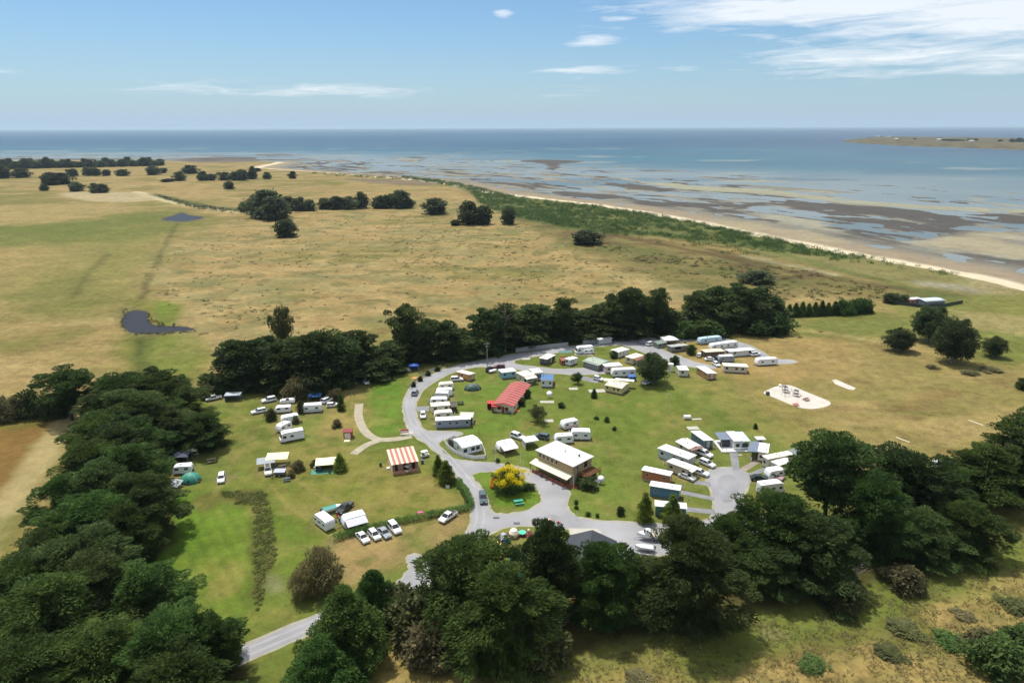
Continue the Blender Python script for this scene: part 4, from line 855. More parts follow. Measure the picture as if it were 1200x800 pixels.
def ground_z(x, y):
    i = int(np.searchsorted(YS_ROWS, y)); i = min(max(i, 1), nr - 1); row = GX[i]; j = min(max(int(np.searchsorted(row, x)), 0), nc - 1); return float(gz[i * nc + j])
scrub_mass('coastal_scrub', [[(470, 206), (520, 211), (560, 219), (600, 229), (660, 238), (720, 245), (770, 252), (830, 264), (880, 274), (940, 287), (1005, 300), (995, 305), (930, 297), (870, 288), (810, 281), (760, 277), (700, 272), (640, 262), (590, 250), (560, 236), (545, 221), (500, 213)],
    [(835, 268), (880, 277), (930, 290), (900, 288), (850, 280)]], 3000, 1.4, 3.2, 1.3, 3.6, 52, F_COAST, 'green coastal scrub along the back of the beach', 31, .8, .4)
scrub_mass('coastal_scrub', [[(850, 272), (900, 279), (1010, 300), (1000, 308), (940, 300), (870, 290)], [(1000, 296), (1060, 308), (1120, 320), (1110, 324), (1050, 314), (1005, 306)], [(640, 256), (760, 270), (860, 286), (900, 300), (840, 296), (740, 280), (660, 266)], [(830, 278), (870, 290), (840, 290)], [(360, 202), (470, 207), (520, 212), (470, 211), (400, 207)]], 700, 1.0, 2.2, 1.2, 2.6, 45, F_COAST, 'broken green scrub clumps at the thinning end of the coastal strip', 32, .7, .44)
scrub_mass('scrub_line', [[(180, 228), (215, 236), (250, 243), (292, 249), (290, 251), (248, 247), (212, 240)]], 160, 1.0, 1.8, 1.2, 2.2, 40, F_FAR, 'dark low scrub lining the sandy track on the plain', 33, .8, .2)
scrub_mass('paddock_tussocks', [[(185, 300), (310, 265), (480, 250), (640, 262), (800, 310), (850, 345), (640, 360), (480, 378), (260, 410), (230, 390)]], 520, .3, .7, .5, 1.2, 26, F_TUS, 'scattered dark low tussocks on the dry paddock', 34, .55, .42)
scrub_mass('paddock_weeds', [[(170, 320), (230, 345), (340, 360), (310, 390), (230, 380), (185, 345)], [(640, 300), (760, 320), (720, 350), (600, 330)], [(470, 275), (620, 280), (560, 320), (480, 330)]], 330, .3, .6, .7, 1.6, 26, F_OLV, 'grey-green weed patches on the dry paddock', 35, .55, .5)
scrub_mass('slope_tussocks', [[(860, 350), (900, 312), (1000, 330), (1060, 342), (1040, 352), (960, 352)], [(690, 285), (800, 300), (880, 312), (860, 330), (780, 315)]], 300, .5, 1.1, .8, 2.0, 36, F_OLV, 'olive tussocks on the coastal slope', 36, .6, .45)
scrub_mass('garden_weeds', [[(230, 586), (250, 577), (304, 577), (300, 591), (262, 590), (240, 599)], [(299, 583), (312, 580), (323, 640), (322, 655), (312, 672), (300, 690), (298, 640)], [(298, 690), (308, 690), (304, 714), (297, 712)]], 420, .15, .5, .3, .7, 36, F_WEED, 'rank unmown weeds along the old garden strips', 37, .35, .35)
scrub_mass('fence_undergrowth', [[(425, 448), (470, 430), (560, 410), (600, 404), (640, 400), (600, 399), (540, 408), (470, 420), (425, 440)]], 160, .8, 1.8, .8, 1.8, 60, F_MID, 'dark undergrowth beneath the shelter belt', 38, .5, .2)
scrub_mass('pond_reeds', [[(143, 366), (150, 362), (150, 372), (146, 388), (142, 384)], [(174, 366), (178, 372), (190, 379), (205, 380), (204, 382), (182, 381), (174, 377)], [(160, 391), (196, 389.5), (226, 387.5), (226, 389), (196, 392), (162, 393)]], 90, .3, .8, .3, .8, 36, F_OLV, 'reeds and rank grass fringing the dark pond', 39, .4, .3)
# long grass on the rough slope by the camera
def tall_grass(name, polys_px, n, material, label, seed, hgt):
    rng = np.random.default_rng(seed); pts = []
    for pl in polys_px:
        W = [P(x, y) for x, y in pl]; xs = [p.x for p in W]; yv = [p.y for p in W]
        X = rng.uniform(min(xs), max(xs), n); Y = rng.uniform(min(yv), max(yv), n); ok = (sdist(X, Y, W) > 0) & (fbm(X / 5, Y / 5, seed) > .44); pts.append(np.stack([X[ok], Y[ok]], 1))
    p = np.concatenate(pts); m = len(p); k = 5; q = np.repeat(p, k, 0) + rng.normal(size=(m * k, 2)) * .16
    ln = hgt * (.5 + rng.random(m * k)); d = unit(np.stack([rng.normal(size=m * k) * 1.2 + .4, rng.normal(size=m * k) * 1.2, np.ones(m * k)], 1))
    cen = np.stack([q[:, 0], q[:, 1], np.zeros(m * k)], 1) + d * ln[:, None] * .46; nm = unit(np.cross(d, rng.normal(size=(m * k, 3))))
    return tag(link(bpy.data.objects.new(name, leaves_to_mesh(name, cen, d, nm, ln, np.full(m * k, .13), material))), label, None, None, 'stuff')
F_STRAW = foliage('straw', (.24, .185, .085), (.40, .32, .16), hv=(.495, .515)); F_GRASS = foliage('rank_grass', (.10, .115, .035), (.22, .22, .075), hv=(.495, .515))
SLOPE = [(470, 800), (560, 795), (720, 765), (860, 725), (1000, 700), (1110, 665), (1180, 610), (1260, 590), (1330, 820), (1000, 930), (430, 930)]
tall_grass('dry_long_grass', [SLOPE], 15000, F_STRAW, 'dry straw-coloured long grass on the rough slope', 41, .6)
tall_grass('green_long_grass', [SLOPE], 9000, F_GRASS, 'greenish long grass between the dry stalks of the slope', 42, .5)
# ------------------------------------------------------------------ builders for built things
class MB:
    def __init__(s): s.V = []; s.F = []
    def add(s, V, F):
        b = len(s.V); s.V += [tuple(v) for v in V]; s.F += [tuple(i + b for i in f) for f in F]; return s
    def box(s, x0, x1, y0, y1, z0, z1):
        V = [(x, y, z) for z in (z0, z1) for y in (y0, y1) for x in (x0, x1)]
        return s.add(V, [(0, 2, 3, 1), (4, 5, 7, 6), (0, 1, 5, 4), (2, 6, 7, 3), (0, 4, 6, 2), (1, 3, 7, 5)])
    def slab(s, x0, x1, y0, y1, za, zb, t):          # roof slab: za at y0, zb at y1
        V = [(x0, y0, za), (x1, y0, za), (x1, y1, zb), (x0, y1, zb)]; V += [(x, y, z - t) for x, y, z in V]
        return s.add(V, [(0, 1, 2, 3), (7, 6, 5, 4), (0, 4, 5, 1), (1, 5, 6, 2), (2, 6, 7, 3), (3, 7, 4, 0)])
    def prism(s, prof, y0, y1, inset=0.0):           # side profile (x,z), extruded across; inset narrows the upper points
        n = len(prof); zs = [p[1] for p in prof]; zl, zh = min(zs), max(zs)
        def yy(y, z, sg): return y - sg * inset * (z - zl) / max(zh - zl, 1e-6)
        V = [(x, yy(y0, z, -1), z) for x, z in prof] + [(x, yy(y1, z, 1), z) for x, z in prof]
        F = [tuple(range(n))[::-1], tuple(range(n, 2 * n))] + [(i, (i + 1) % n, n + (i + 1) % n, n + i) for i in range(n)]
        return s.add(V, [f[::-1] for f in F])
    def cyl(s, c, r, axis, ln, n=12, r2=None):
        r2 = r if r2 is None else r2; V = []
        for k, (o, rr) in enumerate(((-.5, r), (.5, r2))):
            for i in range(n):
                a = 2 * math.pi * i / n; u, w = math.cos(a) * rr, math.sin(a) * rr; o2 = o * ln
                V.append({'x': (c[0] + o2, c[1] + u, c[2] + w), 'y': (c[0] + u, c[1] + o2, c[2] + w), 'z': (c[0] + u, c[1] + w, c[2] + o2)}[axis])
        return s.add(V, [(i, (i + 1) % n, n + (i + 1) % n, n + i) for i in range(n)] + [tuple(range(n))[::-1], tuple(range(n, 2 * n))])
    def bar(s, a, b, r=.04, n=6):
        a, b = Vector(a), Vector(b); d = (b - a).normalized(); u = d.cross(Vector((.3, .8, .5))).normalized(); w = d.cross(u); V = []
        for p in (a, b):
            for i in range(n): t = 2 * math.pi * i / n; V.append(p + (u * math.cos(t) + w * math.sin(t)) * r)
        return s.add(V, [(i, (i + 1) % n, n + (i + 1) % n, n + i) for i in range(n)] + [tuple(range(n))[::-1], tuple(range(n, 2 * n))])
    def dome(s, c, rx, ry, rz, n=16, m=6, lo=0.0):
        V = []; F = []
        for j in range(m + 1):
            t = lo + (math.pi / 2 - lo) * j / m
            for i in range(n): a = 2 * math.pi * i / n; V.append((c[0] + rx * math.cos(t) * math.cos(a), c[1] + ry * math.cos(t) * math.sin(a), c[2] + rz * math.sin(t)))
        for j in range(m):
            for i in range(n): F.append((j * n + i, j * n + (i + 1) % n, (j + 1) * n + (i + 1) % n, (j + 1) * n + i))
        return s.add(V, F + [tuple(range(n))[::-1]])
    def build(s, name, material, parent=None, bevel=0.0, smooth=False, mesh=False):
        bm = bmesh.new(); vs = [bm.verts.new(v) for v in s.V]
        for f in s.F:
            try: bm.faces.new([vs[i] for i in f])
            except ValueError: pass
        bmesh.ops.recalc_face_normals(bm, faces=bm.faces)
        if bevel:
            bmesh.ops.bevel(bm, geom=[e for e in bm.edges if len(e.link_faces) == 2 and e.calc_face_angle(0) > .5], offset=bevel, segments=2, affect='EDGES', profile=.6)
        if smooth:
            for f in bm.faces: f.smooth = True
        me = bpy.data.meshes.new(name); bm.to_mesh(me); bm.free(); me.materials.append(material)
        if mesh: return me
        return link(bpy.data.objects.new(name, me), parent)
def pm(r, g, b, rough=.5, var=.10, spec=.3):
    return mat('paint_%02x%02x%02x_%d' % (r, g, b, int(rough * 100)), C(r, g, b, 1.5), rough, spec, var=var, scale=1.3)
M_GLASS = mat('dark_glass', (.018, .022, .028), .08, .6)
M_TYRE = mat('tyre_rubber', (.02, .02, .02), .9, .1)
M_STEEL = mat('galvanised_steel', (.42, .43, .44), .5, .5, var=.15, scale=2)
M_DKSTEEL = mat('dark_steel', (.06, .06, .065), .6, .4)
M_WOOD = mat('deck_timber', C(128, 92, 64), .85, .1, var=.25, scale=2)
M_WHITE = pm(250, 250, 248); M_CREAM = pm(244, 236, 208); M_OFFW = pm(236, 234, 226)
M_LAMP = mat('lamp_lens', (.7, .7, .68), .15, .5); M_TAIL = mat('tail_lens', (.35, .02, .02), .2, .5)
M_FABG = mat('grey_fabric', C(120, 122, 122), .9, .1, var=.15, scale=2)
def roofmat(r, g, b):
    n = 'roof_sheet_%02x%02x%02x' % (r, g, b)
    if n in MATS: return MATS[n]
    m = mat(n, C(r, g, b, 1.34), .55, .3, var=.12, scale=.9); nt = m.node_tree; tc = nt.nodes.new('ShaderNodeTexCoord'); w = nt.nodes.new('ShaderNodeTexWave'); w.inputs['Scale'].default_value = 1.6; w.inputs['Distortion'].default_value = .1
    nt.links.new(tc.outputs['Object'], w.inputs['Vector']); bp = nt.nodes.new('ShaderNodeBump'); bp.inputs['Strength'].default_value = .5; bp.inputs['Distance'].default_value = .05
    nt.links.new(w.outputs['Fac'], bp.inputs['Height']); nt.links.new(bp.outputs[0], nt.nodes['Principled BSDF'].inputs['Normal']); return m
R_WHITE, R_CREAM, R_GREY = roofmat(252, 252, 250), roofmat(250, 240, 214), roofmat(120, 132, 148)

def frame(a, b, h):
    """centre, yaw and length of a long axis seen between two pixels at height h; local -y looks towards the camera side"""
    A, B = P(*a, h), P(*b, h); d = B - A
    if d.x < 0: d = -d
    c = (A + B) / 2; return (c.x, c.y, 0.0), math.atan2(d.y, d.x), d.length
def quad(ps, h):
    w = [P(x, y, h) for x, y in ps]; e0, e1 = (w[0] + w[1]) / 2, (w[2] + w[3]) / 2; d = e1 - e0; L_ = d.length; d.normalize()
    n = Vector((-d.y, d.x, 0)); W = (abs((w[0] - w[1]).dot(n)) + abs((w[3] - w[2]).dot(n))) / 2
    if d.x < 0: d = -d
    c = (e0 + e1) / 2; return (c.x, c.y, 0.0), math.atan2(d.y, d.x), L_, W
def Z(ox, oy, s): return lambda x, y: (ox + x / s, oy + y / s)
def window(root, x, y, z, w, h, face='-y', frame_m=None):
    """a framed window set into a wall: frame ring proud of the wall, pane inside it"""
    t = .05; f = MB(); d = .05
    if face in ('-y', '+y'):
        s = -1 if face == '-y' else 1; y0, y1 = sorted((y, y + s * d)); q0, q1 = sorted((y, y + s * d * .6))
        for a in ((x - w / 2 - t, x + w / 2 + t, z - t, z), (x - w / 2 - t, x + w / 2 + t, z + h, z + h + t), (x - w / 2 - t, x - w / 2, z, z + h), (x + w / 2, x + w / 2 + t, z, z + h)): f.box(a[0], a[1], y0, y1, a[2], a[3])
        p = MB().box(x - w / 2, x + w / 2, q0, q1, z, z + h)
    else:
        s = 1 if face == '+x' else -1; x0, x1 = sorted((x, x + s * d)); q0, q1 = sorted((x, x + s * d * .6))
        for a in ((y - w / 2 - t, y + w / 2 + t, z - t, z), (y - w / 2 - t, y + w / 2 + t, z + h, z + h + t), (y - w / 2 - t, y - w / 2, z, z + h), (y + w / 2, y + w / 2 + t, z, z + h)): f.box(x0, x1, a[0], a[1], a[2], a[3])
        p = MB().box(q0, q1, y - w / 2, y + w / 2, z, z + h)
    o = f.build('window', frame_m or M_OFFW, root); p.build('pane', M_GLASS, o); return o
def cabin(geo, h, wall, roof, label, W=None, nwin=2, skirt=None, fall=.35, ov=.22, ends=True, name='cabin', cat='cabin', awn=None, gable=False, door=True, vents=2, group=None, wz=.95, ww=.9, wh=.8, h0=.35):
    c, yaw, L_ = geo[:3]; W = W or geo[3]; o = empty(name, c, yaw); WEAR.append((c[0], c[1], (L_ + W) / 3.6)); hx, hy = L_ / 2 - ov, W / 2 - ov; rng = random.Random(label)
    if gable: MB().add([(x, y, z) for x in (-hx, hx) for y, z in ((-hy, h0), (-hy, h - fall), (0, h - .1), (hy, h - fall), (hy, h0))], [(0, 1, 2, 3, 4), (9, 8, 7, 6, 5), (0, 5, 6, 1), (1, 6, 7, 2), (2, 7, 8, 3), (3, 8, 9, 4), (4, 9, 5, 0)]).build('wall', wall, o)
    else: MB().add([(x, y, z) for x in (-hx, hx) for y, z in ((-hy, h0), (-hy, h - .1), (hy, h - .1 - fall), (hy, h0))], [(0, 1, 2, 3), (7, 6, 5, 4), (0, 4, 5, 1), (1, 5, 6, 2), (2, 6, 7, 3), (3, 7, 4, 0)]).build('wall', wall, o)
    MB().box(-hx + .05, hx - .05, -hy + .05, hy - .05, 0, h0 + .01).build('skirt', skirt or pm(110, 106, 98), o)
    r = MB()
    if gable: r.slab(-L_ / 2, L_ / 2, -W / 2, 0, h - fall - .06, h, .1); r.slab(-L_ / 2, L_ / 2, 0, W / 2, h, h - fall - .06, .1)
    else: r.slab(-L_ / 2, L_ / 2, -W / 2, W / 2, h, h - fall, .11)
    ro = r.build('roof', roof, o)
    g = MB().box(-L_ / 2, L_ / 2, -W / 2 - .07, -W / 2 - .003, h - .16 - (fall if gable else 0), h - .03 - (fall if gable else 0)); g.build('gutter', M_OFFW, ro)
    for k in range(vents):
        x = (rng.random() - .5) * L_ * .7; y = (rng.random() - .5) * W * .5; zz = h - fall * ((y + W / 2) / W if not gable else abs(y) / (W / 2))
        MB().cyl((x, y, zz + .12), .1, 'z', .4, 8).build('vent_pipe', M_DKSTEEL, ro)
    for k in range(nwin):
        x = -hx + (k + .5 + (.12 if k % 2 else -.1)) * 2 * hx / nwin; window(o, x, -hy, h0 + wz, ww, wh)
    if door:
        x = hx * .72 - .2 if nwin < 4 else 0; d = MB().box(hx - .001, hx + .05, -.45, .45, h0, h0 + 2.0).build('door', pm(200, 196, 184), o); MB().box(hx + .05, hx + .1, .3, .36, h0 + .95, h0 + 1.1).build('handle', M_STEEL, d)
        MB().box(hx + .06, hx + .9, -.7, .7, 0, h0 * .5).build('step', M_WOOD, o)
    if ends: window(o, -hx, 0, h0 + wz, .9, .8, '-x'); window(o, hx, -hy * .62, h0 + wz, .6, .7, '+x')
    if awn:                                           # (side, depth, material): lean-to verandah roof on posts
        side, dep, am = awn
        if side == '-y': MB().slab(-L_ / 2, L_ / 2, -W / 2 - dep, -W / 2 - .08, h - .55, h - .2, .07).build('verandah_roof', am, o); pts = [(-hx, -W / 2 - dep + .1), (hx, -W / 2 - dep + .1), (0, -W / 2 - dep + .1)]
        elif side == '+x':
            MB().add([(L_ / 2 + .02, -W / 2, h - .25), (L_ / 2 + dep, -W / 2, h - .5), (L_ / 2 + dep, W / 2, h - .5), (L_ / 2 + .02, W / 2, h - .25), (L_ / 2 + .02, -W / 2, h - .32), (L_ / 2 + dep, -W / 2, h - .57), (L_ / 2 + dep, W / 2, h - .57), (L_ / 2 + .02, W / 2, h - .32)], [(0, 1, 2, 3), (7, 6, 5, 4), (0, 4, 5, 1), (1, 5, 6, 2), (2, 6, 7, 3), (3, 7, 4, 0)]).build('verandah_roof', am, o); pts = [(L_ / 2 + dep - .1, -W / 2 + .1), (L_ / 2 + dep - .1, W / 2 - .1)]
        else:
            MB().add([(-L_ / 2 - .02, -W / 2, h - .25), (-L_ / 2 - dep, -W / 2, h - .5), (-L_ / 2 - dep, W / 2, h - .5), (-L_ / 2 - .02, W / 2, h - .25), (-L_ / 2 - .02, -W / 2, h - .32), (-L_ / 2 - dep, -W / 2, h - .57), (-L_ / 2 - dep, W / 2, h - .57), (-L_ / 2 - .02, W / 2, h - .32)], [(0, 1, 2, 3), (7, 6, 5, 4), (0, 4, 5, 1), (1, 5, 6, 2), (2, 6, 7, 3), (3, 7, 4, 0)]).build('verandah_roof', am, o); pts = [(-L_ / 2 - dep + .1, -W / 2 + .1), (-L_ / 2 - dep + .1, W / 2 - .1)]
        for x, y in pts: MB().bar((x, y, 0), (x, y, h - .56), .05).build('post', M_OFFW, o)
    return tag(o, label, cat, group)
def wheel(root, x, y, r=.33, w=.22):
    o = MB().cyl((x, y, r), r, 'y', w, 14).build('wheel', M_TYRE, root); MB().cyl((x, y, r), r * .58, 'y', w + .02, 10).build('rim', M_STEEL, o); return o
def caravan(a, b, label, h=2.55, W=2.35, body=None, stripe=None, front='-x', L=None, awning=None, name='caravan', cat='caravan', group=None, nwin=2, roof=None):
    c, yaw, L_ = frame(a, b, h - .1); L_ = L or L_; body = body or M_WHITE; o = empty(name, c, yaw); WEAR.append((c[0], c[1], 3.4)); hx = L_ / 2; z0 = .42; s = -1 if front == '-x' else 1
    prof = [(-hx + .25, z0), (-hx + .02, z0 + .35), (-hx, z0 + .9), (-hx + .22, h - .45), (-hx + .55, h - .06), (-hx * .3, h), (hx - .6, h - .03), (hx - .18, h - .12), (hx, h - .5), (hx, z0 + .25), (hx - .12, z0)]
    if s > 0: prof = [(-x, z) for x, z in prof][::-1]
    MB().prism(prof, -W / 2, W / 2, .06).build('body', body, o, .05)
    if roof: MB().box(-hx + .6, hx - .6, -W / 2 + .12, W / 2 - .12, h - .02, h + .05).build('roof', roof, o, .02)
    if stripe:
        for sg in (-1, 1): MB().box(-hx + .3, hx - .25, *sorted((sg * (W / 2 - .012), sg * (W / 2 + .008))), z0 + .35, z0 + .65).build('stripe', stripe, o)
    for k in range(nwin): window(o, -hx + (k + .55) * L_ / nwin - .15, -W / 2 + .045, z0 + .95, .95, .55)
    window(o, hx - .035 if s < 0 else -hx + .035, 0, z0 + 1.0, 1.4, .6, '+x' if s < 0 else '-x')
    d = MB().box(hx * .25, hx * .25 + .62, W / 2 - .05, W / 2 + .015, z0 + .08, h - .45).build('door', M_OFFW, o); MB().box(hx * .25 + .5, hx * .25 + .56, W / 2 + .015, W / 2 + .05, z0 + .95, z0 + 1.05).build('handle', M_STEEL, d)
    MB().box(-hx * .25, -hx * .25 + .45, -.25, .25, h - .05, h + .09).build('roof_hatch', M_GLASS if len(label) % 2 else M_OFFW, o); MB().box(hx * .35, hx * .35 + .8, -.4, .3, h - .05, h + .13).build('air_conditioner', M_OFFW, o, .03)
    for sg in (-1, 1): wheel(o, .1, sg * (W / 2 - .14), .32, .2)
    bar = MB(); bar.bar((s * hx, -.7, z0), (s * (hx + 1.15), 0, z0), .05); bar.bar((s * hx, .7, z0), (s * (hx + 1.15), 0, z0), .05); bo = bar.build('drawbar', M_DKSTEEL, o); MB().cyl((s * (hx + .95), .12, .25), .06, 'z', .5, 8).build('jockey_wheel', M_STEEL, bo)
    if awning:
        side, dep, am = awning; sg = -1 if side == '-y' else 1; y0 = sg * W / 2; y1 = sg * (W / 2 + dep)
        lo, hi = (y1, y0) if sg < 0 else (y0, y1); za, zb = (h - .75, h - .2) if sg < 0 else (h - .2, h - .75)
        aw = MB().slab(-hx + .3, hx - .3, lo, hi, za, zb, .04).build('awning', am, o)
        for x in (-hx + .35, hx - .35): MB().bar((x, y1 - sg * .08, 0), (x, y1 - sg * .08, h - .8), .03).build('pole', M_STEEL, aw)
    return tag(o, label, cat, group)
def annex(a, b, label, h=2.2, W=2.4, wall=None, roof=None, name='caravan_annex', cat='annex'):
    """canvas room with an uneven pitched top"""
    c, yaw, L_ = frame(a, b, h); o = empty(name, c, yaw); hx, hy = L_ / 2, W / 2
    MB().add([(x, y, z) for x in (-hx, hx) for y, z in ((-hy, 0), (-hy, h - .35), (0, h - .08), (hy, h - .02), (hy, 0))], [(0, 1, 2, 3, 4), (9, 8, 7, 6, 5), (0, 5, 6, 1), (1, 6, 7, 2), (2, 7, 8, 3), (3, 8, 9, 4), (4, 9, 5, 0)]).build('wall', wall or M_FABG, o)
    MB().add([(-hx - .1, -hy - .12, h - .36), (hx + .1, -hy - .12, h - .36), (hx + .1, 0, h), (-hx - .1, 0, h), (hx + .1, hy + .1, h + .04), (-hx - .1, hy + .1, h + .04)], [(0, 1, 2, 3), (3, 2, 4, 5)]).build('roof', roof or wall or M_FABG, o)
    for k in (-1, 1): window(o, k * hx * .5, -hy, 1.0, hx * .55, .7, '-y', wall or M_FABG)
    return tag(o, label, cat)
CARS = {'sedan': (4.6, 1.8, [(-2.3, .35), (-2.3, .85), (-2.1, .98), (-1.5, 1.0), (.85, 1.0), (2.1, .86), (2.28, .65), (2.3, .35)], [(-1.75, 1.0), (-1.05, 1.42), (.2, 1.42), (1.0, 1.0)]),
        'hatch': (4.1, 1.75, [(-2.05, .35), (-2.05, .9), (-1.95, 1.02), (.85, 1.02), (1.9, .88), (2.03, .65), (2.05, .35)], [(-1.98, 1.02), (-1.6, 1.5), (.15, 1.5), (1.0, 1.02)]),
        'suv': (4.7, 1.9, [(-2.35, .42), (-2.35, 1.0), (-2.25, 1.12), (1.0, 1.12), (2.15, 1.0), (2.32, .75), (2.35, .42)], [(-2.27, 1.12), (-2.0, 1.74), (.25, 1.74), (1.05, 1.12)]),
        'wagon': (4.8, 1.82, [(-2.4, .36), (-2.4, .9), (-2.3, 1.0), (.9, 1.0), (2.2, .88), (2.38, .65), (2.4, .36)], [(-2.32, 1.0), (-1.95, 1.5), (.25, 1.5), (1.05, 1.0)]),
        'ute': (5.2, 1.88, [(-2.6, .5), (-2.6, 1.08), (-.75, 1.08), (1.35, 1.1), (2.4, .98), (2.58, .75), (2.6, .5)], [(-.85, 1.08), (-.6, 1.72), (.6, 1.72), (1.35, 1.1)])}
def car(ax, ay, bx, by, kind, paint, label, group=None, rack=False, name=None, sc=1.0):
    """car pointing from pixel a (rear) to pixel b (front)"""
    A, B = P(ax, ay), P(bx, by); d = B - A; m = (A + B) / 2; L_, W, body, glass = CARS[kind]; WEAR.append((m.x, m.y, 2.4))
    o = empty(name or {'ute': 'ute', 'suv': 'parked_suv'}.get(kind, 'parked_car'), (m.x, m.y, .03), math.atan2(d.y, d.x)); hw = W / 2
    b = MB().prism(body, -hw, hw, .05).build('body', paint, o, .06)
    gl = MB().prism(glass, -hw + .06, hw - .06, .22).build('windows', M_GLASS, o)
    x0, z0 = glass[1]; x1, z1 = glass[2]
    rf = MB().box(x0 - .06, x1 + .06, -hw + .24, hw - .24, z0 - .03, z0 + .05).build('roof', paint, o, .03)
    xm = (glass[1][0] + glass[2][0]) / 2
    for (xa, za, xb, zb) in ((glass[0][0], glass[0][1], glass[1][0], glass[1][1]), (glass[3][0], glass[3][1], glass[2][0], glass[2][1]), (xm - .05, glass[0][1], xm, z0)):
        for sg in (-1, 1): MB().bar((xa, sg * (hw - .08), za), (xb, sg * (hw - .26), zb), .045).build('pillar', paint, rf)
    for x in (-L_ / 2 + .85, L_ / 2 - .85):
        for sg in (-1, 1): wheel(o, x, sg * (hw - .1), .33 if kind != 'ute' else .38)
    for sg in (-1, 1):
        MB().box(L_ / 2 - .12, L_ / 2 + .01, *sorted((sg * (hw - .5), sg * (hw - .12))), .66, .82).build('headlight', M_LAMP, o); MB().box(-L_ / 2 - .01, -L_ / 2 + .06, *sorted((sg * (hw - .35), sg * (hw - .1))), .72, .9).build('tail_light', M_TAIL, o)
        MB().box(glass[3][0] - .2, glass[3][0], *sorted((sg * hw, sg * (hw + .16))), 1.0, 1.14).build('mirror', paint, o)
    if kind == 'ute': MB().box(-2.5, -.95, -hw + .12, hw - .12, 1.0, 1.10).build('tray_cover', M_DKSTEEL, o)
    if rack: MB().box(x0 + .1, x1 - .1, -hw + .35, hw - .35, z0 + .08, z0 + .2).build('roof_rack', M_DKSTEEL, o)
    o.scale = (sc * .96,) * 3
    return tag(o, label, {'ute': 'ute', 'suv': 'car'}.get(kind, 'car'), group)
def motorhome(a, b, label, front='+x', L=7.0, h=3.0, W=2.35, stripe=None, body=None):
    c, yaw, _ = frame(a, b, h - .1); o = empty('motorhome', c, yaw); hx = L / 2; body = body or M_WHITE; s = 1 if front == '+x' else -1
    prof = [(-hx, .45), (-hx, h - .15), (-hx + .15, h), (hx - 1.3, h), (hx - .55, h - .35), (hx - .65, 2.0), (hx - .35, 1.35), (hx, 1.1), (hx, .45)]
    prof = prof if s > 0 else [(-x, z) for x, z in prof][::-1]
    MB().prism(prof, -W / 2, W / 2, .05).build('body', body, o, .06)
    MB().add([(s * (hx - .6), -.95, 1.95), (s * (hx - .6), .95, 1.95), (s * (hx - .3), .95, 1.38), (s * (hx - .3), -.95, 1.38), (s * (hx - .52), -.95, 1.95), (s * (hx - .52), .95, 1.95), (s * (hx - .22), .95, 1.38), (s * (hx - .22), -.95, 1.38)], [(0, 1, 2, 3), (4, 7, 6, 5), (0, 4, 5, 1), (1, 5, 6, 2), (2, 6, 7, 3), (3, 7, 4, 0)]).build('windscreen', M_GLASS, o)
    for x in (-hx + 1.3, 0, s * (hx - 1.3)): window(o, x * 1.0, -W / 2 + .03, 1.45, .85, .6)
    if stripe: MB().box(-hx + .1, hx - .4, -W / 2 - .006, -W / 2 + .02, .85, 1.1).build('stripe', stripe, o)
    for x in (-hx + 1.4, s * (hx - 1.0)):
        for sg in (-1, 1): wheel(o, x, sg * (W / 2 - .14), .36)
    MB().box(-.3, .3, -.3, .3, h - .02, h + .12).build('roof_hatch', M_OFFW, o); MB().box(-hx + .8, -hx + 1.7, -.4, .4, h - .02, h + .2).build('air_conditioner', M_OFFW, o, .03)
    for sg in (-1, 1): MB().box(*sorted((s * (hx - .08), s * (hx + .01))), *sorted((sg * .6, sg * .95)), .8, 1.0).build('headlight', M_LAMP, o)
    return tag(o, label, 'motorhome')
def gazebo(px, py, sx, sy, h, top, label, rz=0.0, peak=.0, name='gazebo', cat='gazebo', tilt=0.0, leg=None, sides=None):
    p = P(px, py); o = empty(name, p, rz); hx, hy = sx / 2, sy / 2; WEAR.append((p.x, p.y, (sx + sy) / 3.6))
    if peak: MB().add([(-hx, -hy, h), (hx, -hy, h), (hx, hy, h), (-hx, hy, h), (0, 0, h + peak), (-hx, -hy, h - .25), (hx, -hy, h - .25), (hx, hy, h - .25), (-hx, hy, h - .25)], [(0, 1, 4), (1, 2, 4), (2, 3, 4), (3, 0, 4), (0, 5, 6, 1), (1, 6, 7, 2), (2, 7, 8, 3), (3, 8, 5, 0)]).build('canopy', top, o)
    else: MB().slab(-hx, hx, -hy, hy, h - tilt, h, .05).build('canopy', top, o)
    for x in (-hx + .08, hx - .08):
        for y in (-hy + .08, hy - .08): MB().bar((x, y, -.02), (x, y, h - .06 - (tilt if y < 0 else 0)), .035).build('leg', leg or M_STEEL, o)
    if sides: MB().box(-hx + .1, hx - .1, hy - .16, hy - .12, 0, h - .3).build('side_wall', sides, o); MB().box(-hx + .1, -hx + .14, -hy + .2, hy - .2, 0, h - .3 - tilt).build('side_wall', sides, o)
    return tag(o, label, cat)
def tent(px, py, rx, ry, h, m, label, rz=0.0):
    o = empty('dome_tent', P(px, py), rz); MB().dome((0, 0, 0), rx, ry, h, 18, 7).build('flysheet', m, o, smooth=True)
    for k in (0, 1):
        b = MB(); pts = [(rx * 1.01 * math.cos(t) * (.72 if k else .72), ry * 1.01 * math.cos(t) * (.72 if k else -.72), h * 1.02 * math.sin(t)) for t in [math.pi * i / 10 for i in range(11)]]
        for u, v in zip(pts[:-1], pts[1:]): b.bar(u, v, .03)
        b.build('tent_pole', M_OFFW, o)
    MB().add([(rx * .3, -ry * .98, 0), (-rx * .3, -ry * .98, 0), (0, -ry * .86, h * .62), (0, -ry * 1.12, 0)], [(0, 2, 3), (3, 2, 1)]).build('door_flap', pm(60, 80, 76), o)
    return tag(o, label, 'tent')
